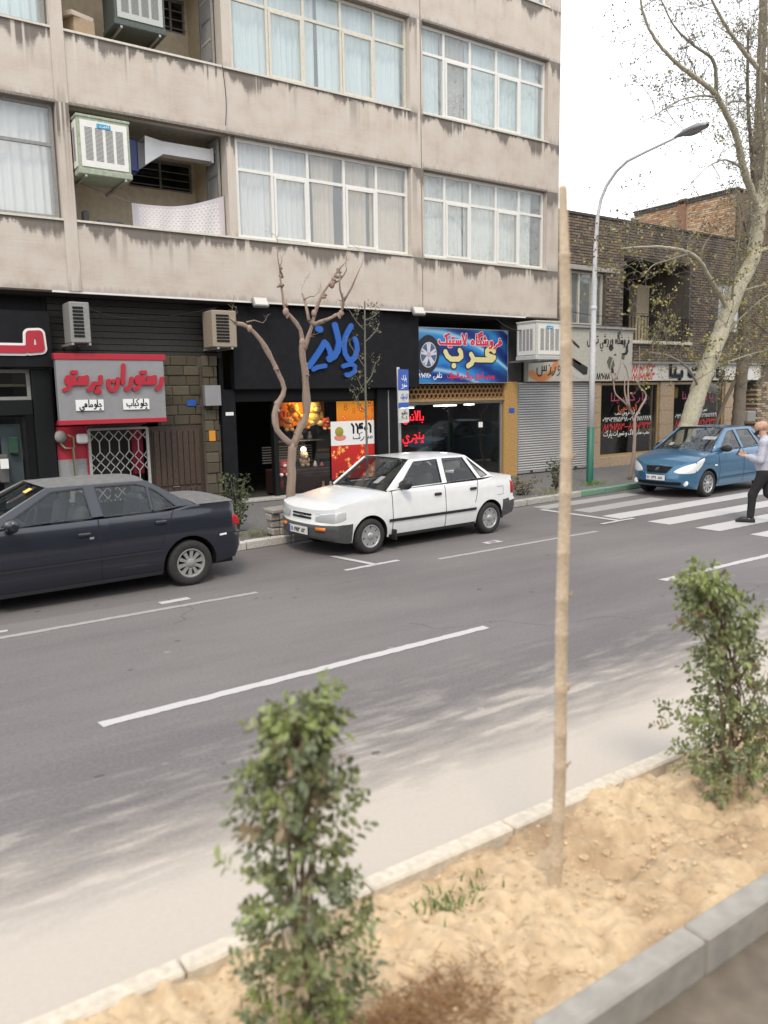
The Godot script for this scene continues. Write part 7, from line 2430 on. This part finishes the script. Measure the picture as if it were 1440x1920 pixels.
	part("twigs", st, rough_mat(lin(.16, .14, .11), lin(.28, .25, .2), .5, .9, 164), t).set_meta("kind", "stuff")
	put_leaves(t, leaves, o)
	# darker upright tree behind it
	o = Vector3(22.55, .12, -13.8)
	t = thing("street_tree", "dark upright trunk rising behind the leaning plane tree at the right edge", "tree", o)
	st = begin(true)
	limb(st, "22.55,0,-13.8 22.58,1.25,-13.8 22.67,3.16,-13.8 22.68,5.04,-13.8 22.85,7.49,-13.8 22.93,9.72,-13.8 22.89,11.88,-13.8 22.83,13.69,-13.8", .19, .11, o, 14, .03)
	part("trunk", st, rough_mat(lin(.15, .125, .1), lin(.3, .255, .2), .6, .92, 165, .03, .8), t)
	leaves = []
	var tw := begin(true)
	for l in [["22.7,5.2,-13.8 22.2,6.0,-13.4 21.6,6.6,-13.2 20.9,7.3,-13.0", .05, .015], ["22.8,6.5,-13.8 23.6,7.6,-13.4 24.2,9.0,-13.3", .07, .03], ["22.85,7.6,-13.8 22.2,8.7,-13.5 21.5,10.2,-13.3 21.2,11.9,-13.2", .07, .03], ["22.68,4.3,-13.8 23.3,4.9,-13.4 24.3,5.2,-13.0", .04, .015], ["22.67,3.4,-13.8 22.0,3.7,-13.5 21.2,3.7,-13.2", .03, .01], ["21.6,1.3,-13.9 21.84,1.75,-13.90 22.41,2.53,-13.90 22.81,2.85,-13.90", .05, .07], ["22.7,4.6,-13.8 23.1,4.0,-13.3 23.9,3.6,-13.1", .03, .01]]:
		st = begin(true)
		var pts := limb(st, l[0], l[1], l[2], o, 8, .05)
		part("limb", st, M.twig, t)
		for k in range(2, pts.size()):
			if rng.randf() > .36: continue
			var d: Vector3 = (pts[k] - pts[k - 1]).normalized()
			var side := d.cross(Vector3(rng.randfn(0, 1), rng.randfn(0, 1), rng.randfn(0, 1))).normalized()
			twigs(tw, leaves, pts[k], (d * .5 + side).normalized(), rng.randf_range(.6, 1.4), .01, 2, .2)
	part("twigs", tw, M.twig, t).set_meta("kind", "stuff")
	put_leaves(t, leaves, o)

func put_leaves(t: Node, leaves: Array, o: Vector3) -> void:
	var lists := [[], [], [], []]
	for l in leaves:
		var y: float = (l[0] + o).y
		var k := rng.randi() % 4
		if y > 6.0 and rng.randf() < .8: k = 3
		lists[k].append(aim(l[0], l[1], rng.randf_range(.5, 1.0) * (1.0 if y < 6.5 else .7), rng.randf() * TAU))
	var m := leaf_mesh(.085, .07)
	var tones := [[lin(.24, .23, .05), lin(.4, .37, .1)], [lin(.15, .16, .045), lin(.26, .25, .08)], [lin(.36, .25, .06), lin(.44, .35, .11)], [lin(.17, .15, .09), lin(.25, .22, .13)]]
	for k in 4: scatter(t, "foliage", m, leaf_mat(tones[k][0], tones[k][1], 170 + k, .6), lists[k])

func sapling(label: String, trunk: Array, limbs: Array, r: float, m: Material, leafy_share: float, knobs: bool) -> void:
	var o: Vector3 = pv3(trunk[0])[0]
	var t := thing("sapling", label, "tree", o)
	var st := begin(true)
	limb(st, trunk[0], r, r * .6, o, 9, .04)
	part("trunk", st, m, t)
	var leaves := []
	for l in limbs:
		st = begin(true)
		var pts := limb(st, l, r * .5, r * .18, o, 7, .22 if knobs else .05)
		part("limb", st, m, t)
		if leafy_share > 0:
			var tw := begin(true)
			for k in range(1, pts.size()):
				twigs(tw, leaves, pts[k], Vector3(rng.randfn(0, 1), rng.randf_range(.2, 1), rng.randfn(0, .6)).normalized(), .22, .004, 1, leafy_share)
			part("twigs", tw, m, t).set_meta("kind", "stuff")
	if leaves:
		var tfs := []
		for q in leaves: tfs.append(aim(q[0], q[1], .5, rng.randf() * TAU))
		scatter(t, "foliage", leaf_mesh(.085, .05), leaf_mat(lin(.14, .13, .06), lin(.22, .2, .1), 180), tfs)

# ---------------------------------------------------------------- the two bushes and the cane in the median
func bush(label: String, o: Vector3, spine: Array, widths: Array, n: int, sd: int) -> void:
	var t := thing("bush", label, "bush", o)
	var r2 := RandomNumberGenerator.new()
	r2.seed = sd
	var at := func(f): # point and half width along the spine
		var x: float = clampf(f, 0, .9999) * (spine.size() - 1)
		var i := int(x)
		return [spine[i].lerp(spine[i + 1], x - i), lerpf(widths[i], widths[i + 1], x - i)]
	var stems := begin(true)
	var tips := []
	for k in 70:
		var f0 := 0.0 if k < 8 else r2.randf_range(.05, .9)
		var f1 := minf(1.0, f0 + r2.randf_range(.12, .3)) if k >= 8 else r2.randf_range(.6, 1.0)
		var a: Array = at.call(f0); var b: Array = at.call(f1)
		var ang := r2.randf() * TAU
		var end: Vector3 = b[0] + Vector3(cos(ang), r2.randf_range(-.2, .2), sin(ang)) * b[1] * r2.randf_range(.5, 1.0)
		var pts := []
		for j in 6:
			var s := j / 5.0
			var c: Array = at.call(lerpf(f0, f1, s))
			pts.append((c[0] as Vector3).lerp(a[0].lerp(end, s), .7) + Vector3(r2.randfn(0, .008), 0, r2.randfn(0, .008)))
			if j > 1 or k >= 8: tips.append(pts[-1])
		tube(stems, pts, [.009, .008, .007, .005, .004, .002] if k < 8 else [.005, .005, .004, .003, .002, .0015], 5)
	part("stem", stems, rough_mat(lin(.14, .10, .06), lin(.26, .2, .13), .2, .9, 190), t)
	var meshes := [leaf_mesh(.044, .022), leaf_mesh(.033, .019), leaf_mesh(.024, .014)]
	var mats := [leaf_mat(lin(.175, .2, .085), lin(.28, .295, .135), 191, .45), leaf_mat(lin(.115, .14, .072), lin(.19, .21, .11), 192, .42), leaf_mat(lin(.2, .25, .07), lin(.3, .34, .13), 193, .45), leaf_mat(lin(.2, .15, .09), lin(.3, .24, .15), 194, .8)]
	var lists := {}
	var cand := []
	# leaves sit in whorls on many short shoots, clumped so that light and gaps come through
	var shoots := int(n / 8.0)
	for k in shoots:
		var f := pow(r2.randf(), 1.15)
		var c: Array = at.call(f)
		var ang := r2.randf() * TAU
		var rad: float = c[1] * sqrt(r2.randf_range(.12, 1.05))
		var lump := .75 + .5 * sin(f * 23.0 + sd) * sin(ang * 2.0 + f * 9.0)
		var p: Vector3 = c[0] + Vector3(cos(ang) * rad * lump, r2.randfn(0, .03), sin(ang) * rad * .8 * lump)
		if f < .06 and r2.randf() < .5: continue
		var out := Vector3(cos(ang), r2.randf_range(.1, 1.1), sin(ang)).normalized()
		var tone := 0 if r2.randf() < .5 else 1
		if r2.randf() < .12 + (.3 if f > .85 else 0.0): tone = 2
		elif r2.randf() < .06: tone = 3
		for j in r2.randi_range(6, 10):
			var y := j * .011
			var a2 := j * 2.4
			var sd2 := out.cross(Vector3(cos(a2 + ang), .3, sin(a2 + ang))).normalized()
			var dir := (out * r2.randf_range(.2, .8) + sd2).normalized()
			cand.append([aim(p + out * y, dir, r2.randf_range(.75, 1.25), r2.randf() * TAU), tone, r2.randi() % 3])
	var eye := Vector3(0, 2.4, 0) - o
	cand.sort_custom(func(a, b): return a[0].origin.distance_squared_to(eye) < b[0].origin.distance_squared_to(eye))
	for i in cand.size():
		var c: Array = cand[i]
		if i < 300: inst("leaf", meshes[c[2]], mats[c[1]], t, c[0])
		else:
			var key := "%d_%d" % [c[1], c[2]]
			if not lists.has(key): lists[key] = []
			lists[key].append(c[0])
	for key in lists:
		scatter(t, "foliage", meshes[int(key.get_slice("_", 1))], mats[int(key.get_slice("_", 0))], lists[key])

func build_bushes() -> void:
	bush("tall narrow green bush nearest the camera, left in the median", Vector3(1.14, .1, -2.2), pv3("0,0,0 .01,.35,0 .01,.68,0 -.0,.95,0 .0,1.14,.0 .04,1.27,0"), [.17, .215, .215, .175, .13, .08], 4300, 5)
	bush("green bush with slender leaning top at the right edge of the median", Vector3(4.05, .1, -2.42), pv3("0,.02,0 .04,.25,0 .08,.5,0 -.05,.82,0 -.22,1.1,0 -.36,1.32,0"), [.3, .42, .38, .24, .17, .1], 5400, 9)
	var t := thing("wooden_cane", "tall pale jointed cane standing upright in the sandy median", "cane", Vector3(2.56, .06, -2.37))
	var st := begin(true)
	var pts := []; var rad := []
	var y := 0.0
	var n := 0
	while y < 3.22:
		var f := y / 3.22
		var x := -.0 + .035 * sin(f * 2.6) - .03 * f * f + .008 * sin(f * 11.0) + rng.randf_range(-.001, .001)
		var r := lerpf(.03, .023, f)
		for e in [[0.0, 1.0], [.012, 1.12], [.022, 1.0]]:
			pts.append(Vector3(x, y + e[0], 0)); rad.append(r * e[1])
		y += .16 + .05 * (n % 3)
		n += 1
	for k in 4: rad[rad.size() - 1 - k] *= .55 + .11 * k
	tube(st, pts, rad, 14)
	part("stalk", st, rough_mat(lin(.40, .30, .2), lin(.66, .55, .42), .3, .75, 195, .02, .2), t)
	st = begin(true)
	for k in [3, 9, 15, 22, 30]:
		if k < pts.size(): tube(st, [pts[k] + Vector3(.02, 0, .01), pts[k] + Vector3(.05, .03, .02)], [.008, .003], 6)
	part("side_shoots", st, rough_mat(lin(.3, .2, .12), lin(.4, .3, .2), .3, .8, 196), t)

# ---------------------------------------------------------------- the walking man
# bones: [a, b, radius at a, radius at b]; one skin is drawn round their blended distance field
func skin(st: SurfaceTool, bones: Array, cell: float, blend: float) -> void:
	var lo := Vector3.INF; var hi := -Vector3.INF
	for b in bones:
		var m: float = maxf(b[2], b[3]) + cell * 3.0
		for p in [b[0], b[1]]:
			lo = lo.min(p - Vector3.ONE * m); hi = hi.max(p + Vector3.ONE * m)
	var n := Vector3i(((hi - lo) / cell).ceil()) + Vector3i.ONE
	var sx := 1; var sy := n.x; var sz := n.x * n.y
	var d := PackedFloat32Array()
	d.resize(n.x * n.y * n.z)
	d.fill(1.0)
	for b in bones:
		var a: Vector3 = b[0]; var ab: Vector3 = b[1] - a
		var l2 := maxf(ab.length_squared(), 1e-9)
		var m: float = maxf(b[2], b[3]) + blend + cell * 2.0
		var i0 := Vector3i(((a.min(b[1]) - Vector3.ONE * m - lo) / cell).floor()).clamp(Vector3i.ZERO, n - Vector3i.ONE)
		var i1 := Vector3i(((a.max(b[1]) + Vector3.ONE * m - lo) / cell).ceil()).clamp(Vector3i.ZERO, n - Vector3i.ONE)
		for z in range(i0.z, i1.z + 1):
			for y in range(i0.y, i1.y + 1):
				var k := z * sz + y * sy + i0.x
				for x in range(i0.x, i1.x + 1):
					var p := lo + Vector3(x, y, z) * cell - a
					var t := clampf(p.dot(ab) / l2, 0.0, 1.0)
					var v := (p - ab * t).length() - lerpf(b[2], b[3], t)
					var w := d[k]
					var h := maxf(blend - absf(v - w), 0.0) / blend
					d[k] = minf(v, w) - h * h * blend * .25
					k += 1
	var ids := {}
	var vs := PackedVector3Array()
	var off := [0, sx, sy, sx + sy, sz, sx + sz, sy + sz, sx + sy + sz]
	var cor := [Vector3(0, 0, 0), Vector3(1, 0, 0), Vector3(0, 1, 0), Vector3(1, 1, 0), Vector3(0, 0, 1), Vector3(1, 0, 1), Vector3(0, 1, 1), Vector3(1, 1, 1)]
	var edges := [[0, 1], [2, 3], [4, 5], [6, 7], [0, 2], [1, 3], [4, 6], [5, 7], [0, 4], [1, 5], [2, 6], [3, 7]]
	for z in n.z - 1:
		for y in n.y - 1:
			for x in n.x - 1:
				var k := z * sz + y * sy + x
				if absf(d[k]) > cell * 2.0: continue
				var s := 0
				for c in 8: s += 1 if d[k + off[c]] < 0.0 else 0
				if s == 0 or s == 8: continue
				var sum := Vector3.ZERO
				var cnt := 0
				for e in edges:
					var va := d[k + off[e[0]]]; var vb := d[k + off[e[1]]]
					if (va < 0.0) != (vb < 0.0):
						sum += cor[e[0]].lerp(cor[e[1]], va / (va - vb))
						cnt += 1
				ids[k] = vs.size()
				vs.append(lo + (Vector3(x, y, z) + sum / cnt) * cell)
	for k in ids:
		for ax in 3:
			var step: int = [sx, sy, sz][ax]
			var u: int = [sy, sz, sx][ax]; var v: int = [sz, sx, sy][ax]
			if (d[k] < 0.0) == (d[k + step] < 0.0): continue
			if not (ids.has(k - u) and ids.has(k - v) and ids.has(k - u - v)): continue
			var q := [vs[ids[k]], vs[ids[k - u]], vs[ids[k - u - v]], vs[ids[k - v]]]
			if d[k] < 0.0: quad(st, q[3], q[2], q[1], q[0])
			else: quad(st, q[0], q[1], q[2], q[3])

func build_person() -> void:
	# local axes: x ahead, y up, z to his right; he walks away along the zebra, his left side towards us
	var t := thing("person", "bald bearded person in a pale lilac shirt and black trousers crossing, holding a phone", "person", Vector3(13.55, .0, -7.72), PI * .5 + .42)
	var L := -1.0
	var skin_m := rough_mat(lin(.42, .24, .165), lin(.56, .35, .25), .12, .55, 200)
	skin_m.subsurf_scatter_enabled = true
	skin_m.subsurf_scatter_strength = .1
	var shirt := rough_mat(lin(.50, .50, .60), lin(.62, .62, .70), .3, .9, 201, .02, 2.0)
	var trouser := rough_mat(lin(.012, .012, .013), lin(.022, .022, .023), .4, .85, 202)
	var hip := [Vector3(0, .95, -.095), Vector3(0, .95, .095)]
	var knee := [Vector3(.17, .52, -.10), Vector3(-.06, .53, .10)]
	var ankle := [Vector3(.19, .10, -.10), Vector3(-.40, .20, .10)]
	var sho := [Vector3(.02, 1.45, -.185), Vector3(.02, 1.45, .185)]
	var elb := [Vector3(.06, 1.15, -.25), Vector3(.06, 1.15, .25)]
	var wri := [Vector3(.32, 1.20, -.10), Vector3(.31, 1.19, .11)]
	var neck := Vector3(.05, 1.53, 0)
	var head := Vector3(.10, 1.70, 0)
	# body: one skin, a little inside the clothes
	var body := [[Vector3(0, 1.0, -.05), Vector3(.0, 1.35, -.06), .10, .11], [Vector3(0, 1.0, .05), Vector3(.0, 1.35, .06), .10, .11], [Vector3(0, 1.42, 0), neck, .07, .056], [neck, Vector3(.07, 1.62, 0), .056, .055]]
	for i in 2:
		body.append_array([[hip[i], knee[i], .08, .05], [knee[i], ankle[i], .048, .034], [ankle[i], ankle[i] + Vector3(.12, -.06, 0), .036, .03], [sho[i] * Vector3(1, 1, .3), sho[i], .07, .055], [sho[i], elb[i], .047, .036], [elb[i], wri[i], .036, .026]])
	var st := begin(true)
	skin(st, body, .014, .04)
	# head, finer
	var hb := [[head + Vector3(-.025, .035, 0), head + Vector3(.02, .03, 0), .088, .082], [head + Vector3(.02, .0, -.012), head + Vector3(.035, -.075, 0), .068, .045], [head + Vector3(.02, .0, .012), head + Vector3(.05, -.085, 0), .068, .036], [head + Vector3(.088, .012, 0), head + Vector3(.108, -.022, 0), .010, .015], [head + Vector3(.085, .03, -.035), head + Vector3(.085, .03, .035), .016, .016], [head + Vector3(.07, -.05, -.02), head + Vector3(.07, -.05, .02), .022, .022], [Vector3(.06, 1.58, 0), head + Vector3(-.01, -.06, 0), .052, .058]]
	for s in [-1.0, 1.0]:
		hb.append([head + Vector3(-.01, .015, .085 * s), head + Vector3(-.006, -.025, .082 * s), .016, .011])
		hb.append([head + Vector3(.07, -.012, .04 * s), head + Vector3(.06, -.02, .05 * s), .02, .016])
	skin(st, hb, .006, .022)
	# hands: palm and five bent fingers each, the left one round the phone
	for i in 2:
		var s := -1.0 if i == 0 else 1.0
		var w: Vector3 = wri[i]
		var fwd := Vector3(.93, .22, -.25 * s).normalized()
		var up := Vector3(-.2, .95, .15 * s).normalized()
		var across := fwd.cross(up).normalized()
		var hand := [[w - fwd * .02, w + fwd * .045, .026, .028], [w + fwd * .02 + across * .02, w + fwd * .085 + across * .028, .02, .016], [w + fwd * .02 - across * .02, w + fwd * .085 - across * .028, .02, .016], [w + fwd * .03, w + fwd * .085, .02, .016]]
		for f in 4:
			var a: Vector3 = w + fwd * .085 + across * (.03 - .02 * f)
			var ln: float = [.034, .04, .037, .028][f]
			var b: Vector3 = a + (fwd * .85 + up * .35).normalized() * ln
			var c: Vector3 = b + (fwd * .35 + up * .9).normalized() * ln * .75
			var e: Vector3 = c + (up * .95 - fwd * .3).normalized() * ln * .55
			hand.append_array([[a, b, .0095, .009], [b, c, .009, .0085], [c, e, .0085, .0075]])
		var th: Vector3 = w + fwd * .025 - across * s * .0 + up * .012
		hand.append_array([[th, th + (fwd * .6 + up * .75).normalized() * .04, .013, .011], [th + (fwd * .6 + up * .75).normalized() * .04, th + (fwd * .6 + up * .75).normalized() * .04 + (fwd * .85 + up * .5).normalized() * .032, .0105, .009]])
		skin(st, hand, .0045, .007)
	part("body", st, skin_m, t)
	# beard, eyes, brows
	st = begin(true)
	skin(st, [[head + Vector3(.052, -.078, -.028), head + Vector3(.066, -.098, 0), .034, .032], [head + Vector3(.052, -.078, .028), head + Vector3(.066, -.098, 0), .034, .032], [head + Vector3(.082, -.045, -.024), head + Vector3(.082, -.045, .024), .013, .013], [head + Vector3(.03, -.05, -.066), head + Vector3(.05, -.085, -.03), .016, .024], [head + Vector3(.03, -.05, .066), head + Vector3(.05, -.085, .03), .016, .024]], .006, .02)
	part("beard", st, rough_mat(lin(.02, .016, .013), lin(.05, .04, .03), .06, .95, 203), t)
	for s in [-1.0, 1.0]:
		st = begin(true)
		lathe(st, [Vector2(0, -.011), Vector2(.009, -.006), Vector2(.011, 0), Vector2(.009, .006), Vector2(0, .011)], 10, Transform3D(Basis(), head + Vector3(.089, .012, .034 * s)))
		part("eye", st, mat(lin(.05, .04, .035), .2), t)
		st = begin(true)
		tube(st, [head + Vector3(.098, .034, .014 * s), head + Vector3(.094, .038, .034 * s), head + Vector3(.078, .034, .052 * s)], [.005, .006, .004], 6)
		part("eyebrow", st, mat(lin(.04, .03, .022), .9), t)
	# shirt
	var sb := [[Vector3(.0, .93, -.07), Vector3(.015, 1.15, -.075), .125, .135], [Vector3(.0, .93, .07), Vector3(.015, 1.15, .075), .125, .135], [Vector3(.05, 1.05, 0), Vector3(.04, 1.2, 0), .125, .12], [Vector3(.015, 1.15, -.075), Vector3(.0, 1.4, -.09), .135, .105], [Vector3(.015, 1.15, .075), Vector3(.0, 1.4, .09), .135, .105], [Vector3(-.03, 1.3, 0), Vector3(-.0, 1.45, 0), .12, .09], [Vector3(.02, 1.46, 0), Vector3(.045, 1.53, 0), .08, .066]]
	for i in 2:
		sb.append_array([[sho[i] * Vector3(1, 1, .4) + Vector3(0, .01, 0), sho[i], .085, .075], [sho[i], elb[i], .072, .058], [elb[i], elb[i].lerp(wri[i], .5), .06, .055], [elb[i].lerp(wri[i], .5), elb[i].lerp(wri[i], .86), .052, .040], [elb[i].lerp(wri[i], .25) + Vector3(0, -.02, 0), elb[i].lerp(wri[i], .4) + Vector3(0, -.03, 0), .045, .04], [sho[i].lerp(elb[i], .6) + Vector3(-.02, 0, 0), elb[i] + Vector3(-.015, -.01, 0), .055, .05]])
	st = begin(true)
	skin(st, sb, .012, .035)
	var sh := part("shirt", st, shirt, t)
	# folds across the back and waist, collar
	st = begin(true)
	tube(st, [Vector3(-.03, 1.525, -.05), Vector3(-.025, 1.545, .0), Vector3(-.03, 1.525, .05)], [.016, .018, .016], 8)
	tube(st, [Vector3(-.03, 1.525, -.05), Vector3(.06, 1.51, -.065), Vector3(.1, 1.475, -.02)], [.016, .016, .01], 8)
	tube(st, [Vector3(-.03, 1.525, .05), Vector3(.06, 1.51, .065), Vector3(.1, 1.475, .02)], [.016, .016, .01], 8)
	part("collar", st, shirt, sh)
	# trousers and shoes
	var tb := [[Vector3(0, .97, -.05), Vector3(0, .92, -.06), .125, .13], [Vector3(0, .97, .05), Vector3(0, .92, .06), .125, .13]]
	for i in 2:
		tb.append_array([[hip[i] + Vector3(0, -.03, 0), knee[i], .108, .074], [knee[i], ankle[i] + (knee[i] - ankle[i]).normalized() * .03, .073, .062]])
	st = begin(true)
	skin(st, tb, .012, .04)
	part("trousers", st, trouser, t)
	for i in 2:
		st = begin(true)
		var a: Vector3 = ankle[i]
		var toe := Vector3(.215, -.065, 0) if i == 0 else Vector3(.13, -.17, 0)
		var heel := Vector3(-.05, -.06, 0) if i == 0 else Vector3(-.06, .0, 0)
		skin(st, [[a + heel, a + toe * .6, .038, .042], [a + toe * .5, a + toe, .044, .034], [a + heel * .6 + Vector3(0, .02, 0), a + Vector3(.04, -.03, 0), .04, .042]], .008, .03)
		part("shoe", st, mat(lin(.02, .02, .02), .45), t)
		st = begin()
		var d := (toe - heel).normalized()
		var nrm := Vector3(-d.y, d.x, 0)
		cbox(st, a + (heel + toe) * .5 - nrm * .034, Vector3((toe - heel).length() + .06, .014, .075), .005, Basis(d, nrm, Vector3.BACK))
		part("shoe_sole", st, mat(lin(.25, .25, .24), .7), t)
	st = begin(true)
	tube(st, [ankle[0] + Vector3(.01, -.02, 0), ankle[0] + Vector3(.0, .05, 0)], [.045, .043], 12)
	part("sock", st, M.white, t)
	# the phone is held, a thing of its own
	var ph := begin()
	cbox(ph, Vector3.ZERO, Vector3(.012, .15, .074), .004)
	var o := part("mobile_phone", ph, M.black_plastic)
	o.transform = t.transform * Transform3D(Basis(Vector3.BACK, .5), Vector3(.435, 1.285, -.115))
	tag(o, "dark mobile phone in the left hand of the crossing person", "phone")
